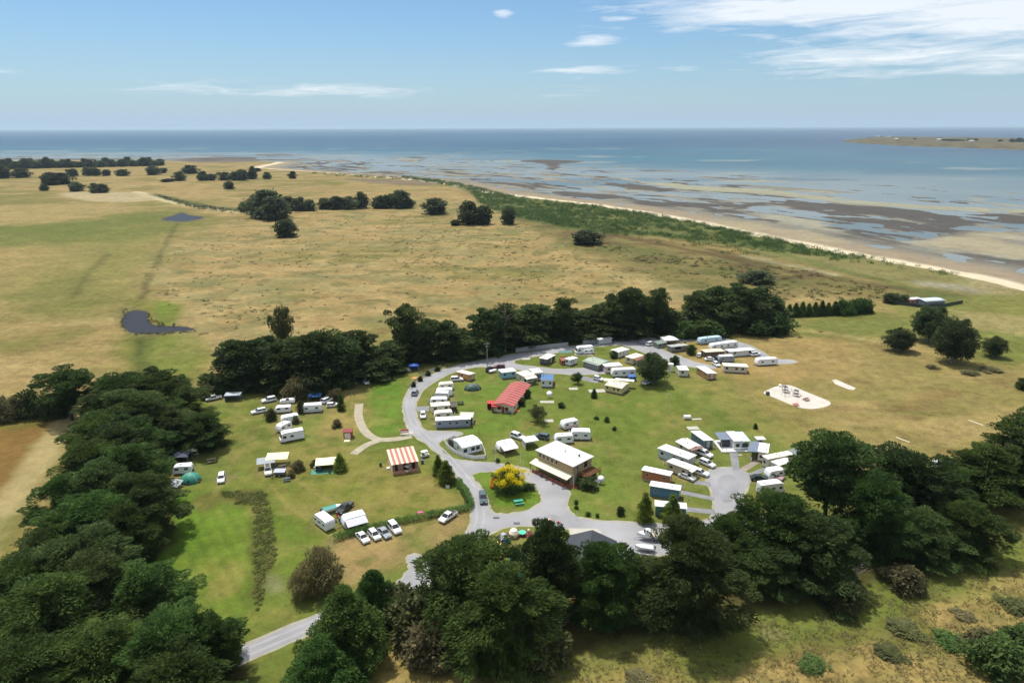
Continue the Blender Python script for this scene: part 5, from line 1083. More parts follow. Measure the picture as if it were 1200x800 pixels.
def slab(px, py, w, d, label, m=None, h=.1, rz=0.0):
    o = MB().box(-w / 2, w / 2, -d / 2, d / 2, -.05, h).build('concrete_slab', m or M_PAD, None, .03); o.location = P(px, py); o.rotation_euler.z = rz; return tag(o, label, 'slab')
def pole(px, py, h, label, name='pole', cat='pole', r=.07, m=None, arms=(), cap=None):
    o = empty(name, P(px, py)); MB().cyl((0, 0, h / 2 - .1), r, 'z', h + .2, 10, r * .6).build('shaft', m or M_OFFW, o)
    for z, w in arms: MB().box(-w / 2, w / 2, -.06, .06, h + z - .06, h + z + .06).build('crossarm', m or M_OFFW, o)
    if cap: MB().dome((0, 0, h), r * 1.6, r * 1.6, .12, 8, 3).build('cap', cap, o)
    return tag(o, label, cat)
def fence(pts, h, label, panel, post, step=2.4, name='fence', z=0.05, wid=.06, posts=True, cat='fence'):
    """each panel between two posts is a part of its own"""
    W = [P(x, y) for x, y in pts]; o = empty(name, W[0]); b0 = W[0]
    for a, b in zip(W[:-1], W[1:]):
        d = b - a; n = max(1, round(d.length / step)); u = d.normalized(); s = Vector((-u.y, u.x, 0)) * wid / 2
        for i in range(n):
            p = a + d * (i / n) - b0 + u * .06; q = a + d * ((i + 1) / n) - b0 - u * .06
            V = [p - s, p + s, q + s, q - s]; V = [(v.x, v.y, z) for v in V] + [(v.x, v.y, h) for v in V]
            MB().add(V, [(0, 1, 2, 3), (7, 6, 5, 4), (0, 4, 5, 1), (1, 5, 6, 2), (2, 6, 7, 3), (3, 7, 4, 0)]).build('panel', panel, o)
            if posts: MB().box(p.x - .14, p.x - .02, p.y - .06, p.y + .06, -.05, h + .08).build('post', post, o)
    return tag(o, label, cat)
def hedge(pts, h, w, label, seed, m=None):
    rng = np.random.default_rng(seed); W = catmull([P(x, y) for x, y in pts], 6, False); o = empty('hedge', W[0]); cs = []
    for a, b in zip(W[:-1], W[1:]):
        k = max(1, int((b - a).length / .45))
        for i in range(k): q = a.lerp(b, i / k) - W[0]; cs.append((q.x + rng.normal() * .1, q.y + rng.normal() * .1, h * .5 + rng.normal() * .06))
    cs = np.array(cs); pos, d, nm, l, wd = clump_leaves(rng, cs, np.full(len(cs), w / 2) * rng.uniform(.85, 1.15, len(cs)), h / w * 1.0, 190, .22, .15, np.array([0, 0, -9.]), .4, .5)
    pos[:, 2] = np.clip(pos[:, 2], .03, None); link(bpy.data.objects.new('foliage', leaves_to_mesh('foliage', pos, d, nm, l, wd, m or F_HEDGE)), o)
    st = MB()
    for c in cs[::4]: st.cyl((c[0], c[1], h * .3), .04, 'z', h * .6, 6)
    st.build('stems', M_BARK, o); return tag(o, label, 'hedge')
def picnic(px, py, label, m=None, rz=0.3, s=1.0):
    o = empty('picnic_table', P(px, py), rz); m = m or M_WOOD
    MB().box(-.9, .9, -.38, .38, .70, .76).build('tabletop', m, o)
    for sg in (-1, 1): MB().box(-.9, .9, *sorted((sg * .62, sg * .9)), .42, .47).build('seat', m, o)
    for x in (-.6, .6): MB().box(x - .05, x + .05, -.85, .85, .36, .42).build('brace', m, o); MB().bar((x, -.7, 0), (x, -.25, .7), .05).build('leg', m, o); MB().bar((x, .7, 0), (x, .25, .7), .05).build('leg', m, o)
    o.scale = (s,) * 3; return tag(o, label, 'table')
def dish(px, py, label, r=1.1, h=2.2, rz=0.0):
    o = empty('satellite_dish', P(px, py), rz); MB().cyl((0, 0, h / 2 - .1), .06, 'z', h + .2, 8).build('mast', M_STEEL, o)
    d = MB().dome((0, 0, 0), r, r, -r * .16, 18, 5); ob = d.build('reflector', M_WHITE, o, smooth=True); ob.location = (0, 0, h); ob.rotation_euler = (R(38), 0, 0); MB().bar((0, 0, -.1), (0, 0, .9), .03).build('feed_arm', M_STEEL, ob)
    return tag(o, label, 'dish')

def camp_chair(px, py, rz, m, label, group):
    o = empty('camp_chair', P(px, py), rz); MB().box(-.28, .28, -.26, .26, .42, .46).build('seat', m, o); MB().slab(-.28, .28, .24, .30, .46, 1.0, .05).build('backrest', m, o)
    for x in (-.27, .27):
        for y in (-.26, .26): MB().bar((x, y, 0), (-x * .2, y, .44), .02).build('leg', M_DKSTEEL, o)
    return tag(o, label, 'chair', group)
# ------------------------------------------------------------------ the camp
# --- reception: two storeys, low roof, long awning, timber deck
def reception():
    z7 = Z(570, 480, 8); H2 = 5.5
    c, yaw, L_, W = quad([z7(665, 290), z7(445, 370), z7(800, 530), z7(1025, 440)], H2); o = empty('reception_building', c, yaw); hx, hy = L_ / 2 - .45, W / 2 - .45
    tan, tan2 = mat('tan_brick', C(190, 166, 128, 1.35), .9, .1, var=.12, scale=2, bump=.2, bscale=14), pm(176, 160, 132)
    MB().box(-hx, hx, -hy, hy, 0, 2.7).build('lower_wall', tan2, o); MB().box(-hx - .004, hx + .004, -hy - .004, hy + .004, 2.703, H2 - .12).build('upper_wall', tan, o)
    rz = .75; ri = W * .42
    MB().add([(-L_ / 2, -W / 2, H2), (L_ / 2, -W / 2, H2), (L_ / 2, W / 2, H2), (-L_ / 2, W / 2, H2), (-L_ / 2 + ri, 0, H2 + rz), (L_ / 2 - ri, 0, H2 + rz), (-L_ / 2, -W / 2, H2 - .14), (L_ / 2, -W / 2, H2 - .14), (L_ / 2, W / 2, H2 - .14), (-L_ / 2, W / 2, H2 - .14)],
             [(0, 1, 5, 4), (1, 2, 5), (2, 3, 4, 5), (3, 0, 4), (0, 6, 7, 1), (1, 7, 8, 2), (2, 8, 9, 3), (3, 9, 6, 0), (6, 9, 8, 7)]).build('roof', roofmat(228, 226, 218), o)
    MB().cyl((0.6, -.4, H2 + .9), .14, 'z', .7, 10).build('chimney_pipe', M_STEEL, o); MB().cyl((L_ * .34, .6, H2 + .65), .22, 'z', .7, 10).build('roof_ventilator', M_DKSTEEL, o)
    for k, x in enumerate((-.84, -.62, -.38, -.14, .1)): window(o, x * hx, -hy - .004, 3.85, .75, 1.0)
    window(o, hx + .004, hy * .35, 3.35, 1.5, 1.75, '+x'); window(o, hx + .004, -hy * .55, 3.9, .7, .9, '+x')
    for x in (-.75, -.45, -.15, .15, .45): window(o, x * hx, -hy, .7, 1.3, 1.5)
    d = MB().box(.66 * hx, .66 * hx + 1.0, -hy - .05, -hy + .01, .02, 2.1).build('door', pm(120, 66, 52), o); MB().box(.66 * hx + .84, .66 * hx + .9, -hy - .1, -hy - .05, .95, 1.1).build('handle', M_STEEL, d)
    a = MB().slab(-hx - .6, hx + .05, -hy - 2.3, -hy - .01, 2.45, 2.95, .1).build('awning', roofmat(250, 243, 206), o)
    for k in range(7): x = -hx - .4 + k * (2 * hx + .4) / 6; MB().box(x - .06, x + .06, -hy - 2.2, -hy - 2.08, 0, 2.4).build('awning_post', pm(150, 80, 62), a)
    for k in range(6): x = -hx + .9 + k * (2 * hx - .6) / 6; MB().box(x - .8, x + .8, -hy - 2.18, -hy - 2.1, .05, .85).build('front_panel', pm(160, 84, 68), o)
    dk = MB().box(hx + .012, hx + 3.0, -hy * .55, hy + .2, 2.55, 2.72).build('deck', M_WOOD, o)
    for k in range(9): y = -hy * .55 + k * (hy * 1.55 + .1) / 8; MB().box(hx + 2.92, hx + 2.98, y, y + .09, 2.72, 3.6).build('baluster', M_WOOD, dk)
    for k in range(6): x = hx + .3 + k * .5; MB().box(x, x + .09, -hy * .55, -hy * .55 + .06, 2.72, 3.6).build('baluster', M_WOOD, dk)
    MB().box(hx + .1, hx + 3.02, -hy * .55 - .04, -hy * .55 + .1, 3.6, 3.68).build('handrail', M_WOOD, dk); MB().box(hx + 2.9, hx + 3.03, -hy * .55 + .11, hy + .2, 3.6, 3.68).build('handrail', M_WOOD, dk)
    for x, y in ((hx + 2.8, -hy * .5), (hx + 2.8, hy * .1), (hx + 2.8, hy)): MB().box(x - .08, x + .08, y - .08, y + .08, 0, 2.55).build('deck_post', M_WOOD, o)
    MB().box(hx + 1.5, hx + 2.6, hy * .05, hy * .7, 0, 2.0).build('store_room', pm(70, 92, 80), o)
    tag(o, 'two-storey tan building with pale roof, long cream awning and timber deck', 'building')
reception()
fill('paved_terrace', [[(664, 566), (676, 562), (684, 566), (682, 572), (668, 572)]], .035, mat('red_paving', C(196, 112, 88), .9, .1, var=.2, scale=1.5), smooth=False, label='small red paved terrace at the reception corner')
dish(704, 567, 'white round shade disc on a stand below the reception deck', .9, 1.5)
slab(698, 565, 2.2, 1.2, 'white low bench slab below the reception deck', M_WHITE, .45)
for (x, y, l) in ((581, 543, 'slim white flag pole at the far side of the roundabout road'), (610, 545, 'slim white flag pole nearest the reception awning'), (672, 573, 'slim pale pole on the red terrace'), (676, 609, 'white marker post on the lawn corner opposite the garden')):
    pole(x, y, 4.2 if y < 600 else 2.4, l, 'flag_pole', 'pole', .06)
# --- red striped long building
def red_hall():
    c, yaw, L_ = frame((589, 472.5), (610.5, 446.5), 3.2); o = empty('striped_hall', c, yaw); W = 7.0; hx, hy = L_ / 2 - .3, W / 2 - .3
    MB().add([(x, y, z) for x in (-hx, hx) for y, z in ((-hy, 0), (-hy, 2.35), (0, 3.1), (hy, 2.35), (hy, 0))], [(0, 1, 2, 3, 4), (9, 8, 7, 6, 5), (0, 5, 6, 1), (1, 6, 7, 2), (2, 7, 8, 3), (3, 8, 9, 4), (4, 9, 5, 0)]).build('wall', pm(226, 210, 178), o)
    red, wht = roofmat(172, 78, 72), roofmat(222, 182, 168); n = 11; st = L_ / n
    for i in range(n):
        x0 = -L_ / 2 + i * st
        for (xa, xb, m, nm, dz) in ((x0, x0 + st * .86, red, 'roof_panel', 0), (x0 + st * .86 + .002, x0 + st - .002, wht, 'roof_strip', .02)):
            r = MB(); r.slab(xa, xb, -W / 2, 0, 2.35 + dz, 3.2 + dz, .09); r.slab(xa, xb, 0, W / 2, 3.2 + dz, 2.35 + dz, .09); r.build(nm, m, o)
    for k in range(5): window(o, -hx + (k + .5) * 2 * hx / 5, -hy, .9, 1.2, .9)
    for y in (-1.2, 1.2): window(o, -hx, y, .9, 1.2, 1.0, '-x')
    MB().box(-hx - .05, -hx + .01, -.45, .45, .02, 2.05).build('door', pm(170, 60, 52), o)
    tag(o, 'long hall roofed in red panels with thin white stripes', 'building')
red_hall()
for (x, y, w, d, l) in ((584.5, 481, 4.6, 3.2, 'red canvas awning room at the end of the striped hall'), (575.5, 478, 2.6, 2.4, 'smaller red canvas shelter beside the striped hall')):
    gazebo(x, y, w, d, 2.1, pm(190, 62, 56), l, .1, .35, 'canvas_shelter', 'shelter', sides=pm(172, 54, 50))
picnic(595.5, 484, 'dark table and benches in front of the striped hall', pm(74, 66, 60)); slab(603, 481, 3.0, 1.6, 'orange mat on the grass by the striped hall', pm(206, 106, 74), .04)
# --- small striped amenities block
def stripe_block():
    z = Z(440, 500, 8.57); Hh = 3.3; c, yaw, L_, W = quad([z(95, 240), z(175, 370), z(445, 330), z(370, 200)], Hh); o = empty('amenities_block', c, yaw); hx, hy = L_ / 2 - .2, W / 2 - .2
    pink = pm(206, 150, 128)
    MB().box(-hx, hx, -hy + 1.5, hy, 0, 2.75).build('wall', pm(226, 204, 176), o); MB().box(-hx, -hx + .15, -hy, -hy + 1.497, 0, 2.72).build('side_wall', pm(226, 206, 180), o); MB().box(hx - .15, hx, -hy, -hy + 1.497, 0, 2.72).build('side_wall', pm(226, 206, 180), o)
    MB().box(-hx + .153, hx - .153, -hy, -hy + .12, 0, .9).build('front_rail', pink, o)
    for k in range(4): x = -hx + .6 + k * (2 * hx - 1.2) / 3; MB().box(x - .08, x + .08, -hy + .125, -hy + .28, 0, 2.7).build('post', pink, o)
    for k in range(3): x = -hx + 1.2 + k * (2 * hx - 2.2) / 2; MB().box(x - .45, x + .45, -hy + 1.44, -hy + 1.52, .02, 2.1).build('door', pm(110, 70, 58), o)
    n = 11; st = L_ / n
    for i in range(n): MB().slab(-L_ / 2 + i * st + .003, -L_ / 2 + (i + 1) * st - .003, -W / 2, W / 2, 2.95 + (.03 if i % 2 else 0), Hh + .25 + (.03 if i % 2 else 0), .09).build('roof_panel', roofmat(238, 218, 194) if i % 2 == 0 else roofmat(192, 124, 108), o)
    window(o, -hx, hy * .3, 1.3, .7, .6, '-x'); tag(o, 'open-fronted block under a roof of broad red and cream stripes', 'building')
stripe_block()
def cart(px, py, rz, label):
    o = empty('golf_cart', P(px, py), rz); MB().prism([(-1.1, .3), (-1.1, .75), (.2, .75), (.5, .6), (.7, .85), (1.15, .7), (1.2, .3)], -.55, .55).build('body', M_OFFW, o, .04); MB().slab(-1.05, .75, -.6, .6, 1.75, 1.75, .07).build('canopy', M_WHITE, o)
    for x in (-.95, .6):
        for y in (-.5, .5): MB().bar((x, y, .7), (x, y, 1.7), .03).build('canopy_post', M_DKSTEEL, o)
    MB().box(-.75, -.1, -.5, .5, .75, .9).build('seat', pm(60, 60, 64), o)
    for x in (-.75, .75):
        for y in (-.48, .48): wheel(o, x, y, .24, .18)
    tag(o, label, 'cart')
cart(478.5, 552, 1.2, 'white golf cart in front of the red and cream striped roof'); cart(498, 535, .5, 'white golf cart on the grass beside the main road')
slab(455, 549.5, .8, .8, 'small white drum lid by the striped block', M_WHITE, .5)
# --- white house inside a white fence
z = Z(440, 500, 8.57)
cabin(quad([z(805, 110), z(840, 195), z(1065, 160), z(985, 50)], 3.1), 3.1, pm(232, 234, 234), R_WHITE, 'white-roofed cabin inside a curved white fence at the road fork', nwin=3, gable=True, fall=.4, wz=.7, wh=1.0, ww=1.1)
fence([z(690, 152), z(720, 205), z(790, 265), z(880, 305), z(985, 328), z(1105, 322), z(1098, 265), z(1070, 200)], 1.15, 'low white paling fence curving round the white-roofed cabin', pm(240, 240, 238), M_OFFW, 1.6)
annex(z(760, 130), z(815, 100), 'dark shade lean-to at the end of the fenced white cabin', 2.0, 2.2, pm(96, 98, 94))
# --- cabins round the turning circle
z5 = Z(740, 490, 10); z8 = Z(740, 540, 10); z6 = Z(830, 490, 10)
cabin(quad([z5(690, 145), z5(810, 130), z5(970, 240), z5(850, 260)], 2.9), 2.9, pm(96, 128, 146), R_WHITE, 'steel blue cabin with flat white roof, farthest up the lawn', nwin=1)
cabin(quad([z5(490, 240), z5(680, 228), z5(830, 310), z5(670, 342)], 2.8), 2.8, pm(206, 196, 176), roofmat(250, 236, 226), 'cream cabin with a pinkish white ribbed roof and dark glazed end', nwin=1, gable=True, fall=.3, awn=('+x', .9, roofmat(150, 120, 110)))
cabin(quad([z5(280, 340), z5(430, 290), z5(800, 430), z5(640, 462)], 2.9), 2.9, pm(196, 204, 208), R_WHITE, 'very long pale grey cabin with a flat white roof', nwin=3, skirt=pm(160, 160, 158))
cabin(quad([z5(390, 490), z5(510, 460), z5(770, 545), z5(640, 592)], 2.9), 2.9, pm(200, 186, 160), roofmat(252, 246, 226), 'beige cabin with cream roof and open end verandah', nwin=2, awn=('+x', 1.2, roofmat(240, 238, 222)))
cabin(quad([z5(110, 600), z5(160, 540), z5(495, 610), z5(450, 672)], 2.9), 2.9, mat('orange_boards', C(186, 118, 84, 1.7), .85, .1, var=.18, scale=2), R_WHITE, 'orange timber cabin with white roof and pale base', nwin=2, skirt=pm(206, 198, 182), wz=1.1, ww=.6, wh=.6)
cabin(quad([z8(200, 282), z8(240, 215), z8(600, 270), z8(560, 342)], 3.0), 3.0, pm(88, 130, 160), R_WHITE, 'blue cabin with white roof next to the orange cabin', nwin=2, skirt=pm(110, 120, 122), wz=1.1, ww=.7, wh=.5)
cabin(quad([z8(265, 522), z8(280, 440), z8(650, 475), z8(650, 557)], 2.9), 2.9, pm(84, 134, 124), R_WHITE, 'green cabin with white roof behind the lime conifers', nwin=2, wz=1.1, ww=.7, wh=.5)
def deck_cabin():
    c, yaw, L_, W = quad([z6(225, 150), z6(280, 268), z6(385, 262), z6(325, 150)], 3.0); o = empty('deck_cabin', c, yaw); hx, hy = L_ / 2, W / 2
    MB().box(-hx + .2, hx - .2, -hy + .15, hy - .15, .3, 2.85).build('wall', pm(226, 228, 228), o); MB().slab(-hx, hx, -hy, hy, 3.0, 3.0, .12).build('roof', R_WHITE, o)
    for s, m in ((-1, R_GREY), (1, roofmat(204, 208, 214))):
        w = 3.3 if s < 0 else 2.4; x0, x1 = sorted((s * (hx + .01), s * (hx + w))); MB().slab(x0, x1, -hy + (1.6 if s < 0 else .3), hy, 2.7, 2.8, .07).build('side_roof', m, o)
        for y in (-hy + .4, hy - .1): MB().bar((s * (hx + w - .1), y, .3), (s * (hx + w - .1), y, 2.66), .05).build('post', M_OFFW, o)
    MB().box(-hx - 3.4, hx + 2.6, -hy - .9, hy + .1, .0, .28).build('deck', pm(226, 226, 222), o)
    for k in range(8): x = -hx - 3.3 + k * (L_ + 5.7) / 7; MB().box(x - .04, x + .04, -hy - .85, -hy - .77, .28, 1.2).build('rail_post', M_WHITE, o)
    MB().box(-hx - 3.4, hx + 2.6, -hy - .86, -hy - .76, 1.2, 1.28).build('handrail', M_WHITE, o)
    MB().box(-hx - 2.9, -hx - .3, -hy + 2.0, -hy + 2.1, .3, 2.4).build('blind', pm(60, 66, 70), o); MB().box(hx + .3, hx + 1.9, -hy + .6, -hy + .7, .3, 2.0).build('blind', pm(66, 84, 96), o)
    window(o, 0, -hy + .15, 1.1, 1.0, 1.0); tag(o, 'white cabin with grey side roofs and railed deck at the head of the turning circle', 'cabin')
deck_cabin()
cabin(quad([z6(610, 265), z6(570, 385), z6(685, 400), z6(740, 290)], 3.0), 3.0, pm(226, 218, 204), R_WHITE, 'white-walled cabin with one white and one slate roof side', W=None, nwin=1, awn=('-x', 2.4, R_GREY), wz=.8, ww=1.0)
cabin(frame((885.5, 512.8), (896, 512.6), 2.2), 2.2, pm(214, 212, 206), R_WHITE, 'small white flat-roofed shed behind the slate-sided cabin', W=2.2, nwin=1, ends=False, door=False, vents=0, name='shed', cat='shed', h0=.1, fall=.1)
cabin(quad([z6(890, 340), z6(670, 460), z6(740, 500), z6(970, 385)], 3.1), 3.1, pm(214, 206, 188), roofmat(250, 238, 214), 'cream double-roofed cabin beside the slate-sided cabin, rear half', nwin=1)
cabin(quad([z6(900, 420), z6(735, 500), z6(860, 545), z6(985, 470)], 3.0), 2.75, pm(220, 214, 196), roofmat(252, 250, 240), 'low white cabin part joined to the cream double-roofed cabin', nwin=1)
gazebo(931, 539, 4.6, 3.4, 2.5, pm(124, 132, 128), 'grey open pergola at the side of the cream double-roofed cabin', .5, leg=M_OFFW, tilt=.2)
caravan((901.5, 550), (914.5, 548), 'small white caravan half under the cypresses', L=4.6); motorhome((888, 566.5), (920, 562.5), 'white motorhome with brick-red base mat beside the turning circle', L=6.5)
# --- upper camp
z2 = Z(570, 390, 10); z3 = Z(660, 390, 10); z4 = Z(750, 380, 7.06); z1 = Z(480, 420, 10)
cabin(quad([z1(535, 150), z1(622, 120), z1(775, 160), z1(700, 187)], 2.7), 2.7, pm(206, 150, 100), roofmat(250, 238, 224), 'small ochre cabin with a pinkish white roof beside the road bend', nwin=1)
cabin(frame(z2(155, 440), z2(330, 420), 2.7), 2.7, pm(140, 186, 206), R_WHITE, 'sky blue cabin with white roof beside the maroon car', W=4.6, nwin=2)
cabin(frame(z2(390, 480), z2(520, 455), 3.0), 3.0, pm(214, 204, 184), roofmat(246, 240, 226), 'cream house with glazed verandah behind the striped hall', W=6.0, nwin=3, awn=('-y', 1.8, roofmat(228, 222, 206)), ww=1.1, wh=1.2, wz=.6)
cabin(frame(z2(520, 440), z2(640, 430), 3.0), 3.0, pm(204, 198, 184), roofmat(240, 236, 228), 'pale house wing with an ivy-covered glass front', W=5.6, nwin=3, ww=1.0, wh=1.2, wz=.6)
cabin(quad([z2(640, 470), z2(640, 545), z2(770, 555), z2(800, 470)], 2.9), 2.9, pm(232, 230, 226), roofmat(96, 130, 176), 'white-walled cottage with a bright blue roof', nwin=2, fall=.4, ww=.7)
cabin(quad([z2(740, 235), z2(590, 285), z2(690, 305), z2(838, 250)], 2.7), 2.7, pm(74, 78, 80), roofmat(250, 244, 226), 'dark-walled cabin with cream roof on the grass between the lanes', nwin=2)
cabin(quad([z2(1010, 262), z2(910, 295), z2(965, 312), z2(1090, 285)], 2.7), 2.7, pm(232, 232, 228), R_WHITE, 'white box cabin with an orange brown porch', nwin=1)
annex(z2(868, 305), z2(915, 300), 'orange brown porch room on the white box cabin', 2.2, 2.2, pm(150, 96, 70)); gazebo(*z2(925, 285), 5, 2.5, 2.3, pm(96, 130, 128), 'dull teal shade cloth behind the white box cabin', .1, tilt=.1)
cabin(quad([z3(380, 262), z3(215, 312), z3(398, 362), z3(572, 322)], 2.9), 2.9, pm(116, 128, 116), roofmat(176, 190, 170), 'large cabin with grey-green ribbed roof and green walls', nwin=4, gable=True, fall=.45, ww=.7)
cabin(quad([z3(470, 345), z3(470, 395), z3(695, 380), z3(650, 330)], 2.8), 2.8, pm(222, 200, 196), R_WHITE, 'cabin with pinkish wall and white roof next to the grey-green cabin', nwin=2)
caravan(z3(565, 425), z3(845, 415), 'long white caravan with dark end windows beside the big round tree', 2.9, 2.6, nwin=3, roof=M_WHITE)
annex(z3(765, 500), z3(845, 495), 'bright blue canvas annex beside the big round tree', 1.9, 1.8, pm(70, 112, 176))
cabin(quad([z3(600, 540), z3(455, 590), z3(670, 640), z3(800, 575)], 2.8), 2.8, pm(214, 194, 140), roofmat(206, 204, 200), 'yellow cabin with grey centre roof beside the lawn slabs', nwin=3, gable=True, fall=.3, ww=.7)
gazebo(713.5, 453.5, 3.6, 2.4, 2.7, roofmat(250, 240, 200), 'cream lean-to roof behind the yellow cabin', -.2, name='lean_to', cat='lean-to'); gazebo(731.5, 453.5, 6.5, 2.0, 2.7, R_WHITE, 'narrow white carport roof along the back of the yellow cabin', -.3, name='carport', cat='carport')
cabin(quad([z3(690, 150), z3(552, 200), z3(660, 225), z3(770, 180)], 2.7), 2.7, pm(226, 222, 210), R_WHITE, 'white cabin by the lane with a dark shrub at its wall', nwin=1)
cabin(quad([z3(840, 222), z3(735, 275), z3(810, 300), z3(960, 250)], 2.7), 2.7, pm(214, 202, 178), roofmat(246, 236, 214), 'cream cabin with brown side porch behind the big round tree', nwin=1, awn=('+x', 1.6, roofmat(150, 104, 84)))
motorhome(z3(145, 165), z3(340, 150), 'white motorhome with overcab parked beside the grey wall', '-x', 7.0); caravan(z3(230, 195), z3(350, 185), 'low white caravan parked close in front of the motorhome', 2.0, 2.2, L=4.4)
slab(684, 415, 7.0, 3.0, 'white concrete pad beside the motorhome', M_PAD, .08)
fence([(604.5, 413), (635, 409.5), (666, 406)], 1.9, 'long low grey sheet wall under the shelter belt', pm(160, 162, 160), pm(140, 142, 142), 2.6, 'sheet_wall', cat='wall')
fence([(683, 404), (699, 402.2)], 1.9, 'short grey sheet wall joined to the white container', pm(164, 166, 166), pm(140, 142, 142), 2.6, 'sheet_wall', cat='wall')
cabin(frame((700, 397), (716, 395), 2.4), 2.4, pm(196, 198, 196), roofmat(232, 232, 230), 'plain white storage container under the shelter belt', W=2.6, nwin=0, ends=False, name='storage_container', cat='container', fall=.05)
for (a, b, l, kw) in ((z4(485, 115), z4(665, 95), 'light blue caravan nearest the dark cypress clump', dict(body=pm(184, 212, 226), stripe=pm(90, 130, 160), h=2.7)), (z4(580, 165), z4(800, 135), 'long white caravan with dark windows behind the flat white one', dict(h=2.8, nwin=4, stripe=pm(150, 150, 154))),
                      (z4(960, 285), z4(1130, 275), 'white caravan standing alone on the dry grass', dict(h=2.7, front='-x')), (z4(645, 262), z4(775, 255), 'caravan with dark windows and grey-blue sides', dict(body=pm(150, 160, 166), roof=M_OFFW))):
    caravan(a, b, l, **kw)
cabin(frame(z4(720, 212), z4(930, 195), 2.5), 2.5, pm(214, 216, 214), R_WHITE, 'low flat white cabin between the long caravans', W=4.2, nwin=2)
cabin(frame(z4(520, 215), z4(685, 205), 2.6), 2.6, pm(112, 88, 70), roofmat(240, 222, 196), 'brown-walled cabin with a buff roof', W=4.4, nwin=2)
cabin(frame(z4(685, 325), z4(890, 335), 2.7), 2.7, pm(216, 206, 184), roofmat(250, 242, 222), 'cream cabin with three dark windows on the dry lawn', W=4.4, nwin=3)
cabin(quad([z4(550, 338), z4(455, 345), z4(560, 402), z4(640, 400)], 2.7), 2.7, pm(196, 152, 116), roofmat(252, 246, 236), 'salmon-walled cabin with white roof beside the dry lawn', nwin=2)
cabin(quad([z4(315, 335), z4(305, 375), z4(400, 378), z4(390, 335)], 2.7), 2.7, pm(222, 220, 212), roofmat(246, 246, 242), 'small white cabin between round tree and salmon cabin', nwin=1)
o = MB().cyl((0, 0, 1.5), 1.0, 'z', 3.0, 16).build('water_tank', M_OFFW, None, .05); o.location = P(785.6, 435); tag(o, 'upright white tank beside the rounded dark shrub', 'tank')
gazebo(*z4(240, 160), 6.0, 5.0, 2.3, M_WHITE, 'white peaked marquee at the head of the lane', .2, 1.2, 'marquee', 'marquee', sides=M_OFFW)
cabin(frame(z4(240, 175), z4(380, 160), 2.5), 2.5, pm(132, 128, 122), roofmat(186, 186, 184), 'grey cabin with wide dark window in front of the marquee', W=3.6, nwin=1, ww=3.0, wz=.6, wh=1.2)
annex(z4(130, 150), z4(205, 135), 'grey-green canvas van room beside the marquee', 2.3, 2.6, pm(128, 140, 130))
# --- curved row of vans on the inside of the bend
caravan(z1(345, 290), z1(500, 278), 'cream caravan joined to the dark green tent', L=5.0, body=M_CREAM); tent(554, 456, 3.0, 2.1, 2.0, pm(62, 84, 76), 'large dark green dome tent in the curved van row', .15)
caravan(z1(312, 356), z1(492, 350), 'white caravan directly below the cream one in the curved row', L=5.4); caravan(z1(305, 388), z1(445, 392), 'small caravan with a dark open side in the curved row', L=4.6, awning=('-y', 1.8, M_DKSTEEL))
caravan(z1(245, 462), z1(435, 458), 'arched white pop-top caravan in the curved row', 2.3, L=5.4); cabin(frame(z1(245, 532), z1(470, 515), 2.7), 2.7, pm(224, 216, 196), roofmat(252, 248, 226), 'cream-roofed van with long flat roof in the curved row', W=3.8, nwin=2)
annex(z1(475, 530), z1(545, 525), 'dark brown canvas annex on the cream-roofed van', 2.4, 3.4, pm(80, 72, 66)); picnic(539.5, 473.5, 'dark table set on the grass beside the brown annex', pm(50, 56, 52), .2, 1.2)
caravan(z1(290, 625), z1(492, 608), 'cream caravan between the cream-roofed van and the longest van', L=5.6, body=M_CREAM)
cabin(frame(z1(300, 700), z1(715, 678), 2.8), 2.8, pm(150, 156, 170), R_WHITE, 'longest van of the curved row, white roof and grey canvas side', W=3.4, nwin=4, h0=.3)
fence([(508, 499.5), (538, 498.5), (555, 496), (552, 491)], .8, 'low white rail round the longest van and its deck', M_OFFW, M_WHITE, 2.6, z=.35)
gazebo(547, 494, 4.2, 3.6, 2.4, pm(196, 190, 180), 'open timber frame over the deck of the longest van', -.05, leg=M_OFFW, tilt=.1)
# --- vans near the reception
caravan((583.5, 519.5), (601, 515.5), 'white and pink caravan with a dark open annex', 2.6, 2.6, stripe=pm(216, 150, 160), awning=('-y', 2.4, pm(246, 226, 230)), L=5.0); caravan((653, 509.5), (668, 508.5), 'white caravan close behind the reception roof', 2.6, L=5.2)
caravan((671, 503.5), (690, 503.8), 'large white caravan with pale blue-grey side', 2.8, 2.7, body=pm(228, 232, 234), L=5.6); caravan((659, 494), (675, 490.5), 'white caravan with pink stripe, uppermost of its group on the lawn', 2.5, stripe=pm(206, 120, 130), L=5.2)
gazebo(621, 523, 4.0, 3.4, 2.4, pm(246, 242, 226), 'cream camper awning between the two parked cars', .35, .4, 'camper_awning', 'awning', sides=pm(206, 204, 190))
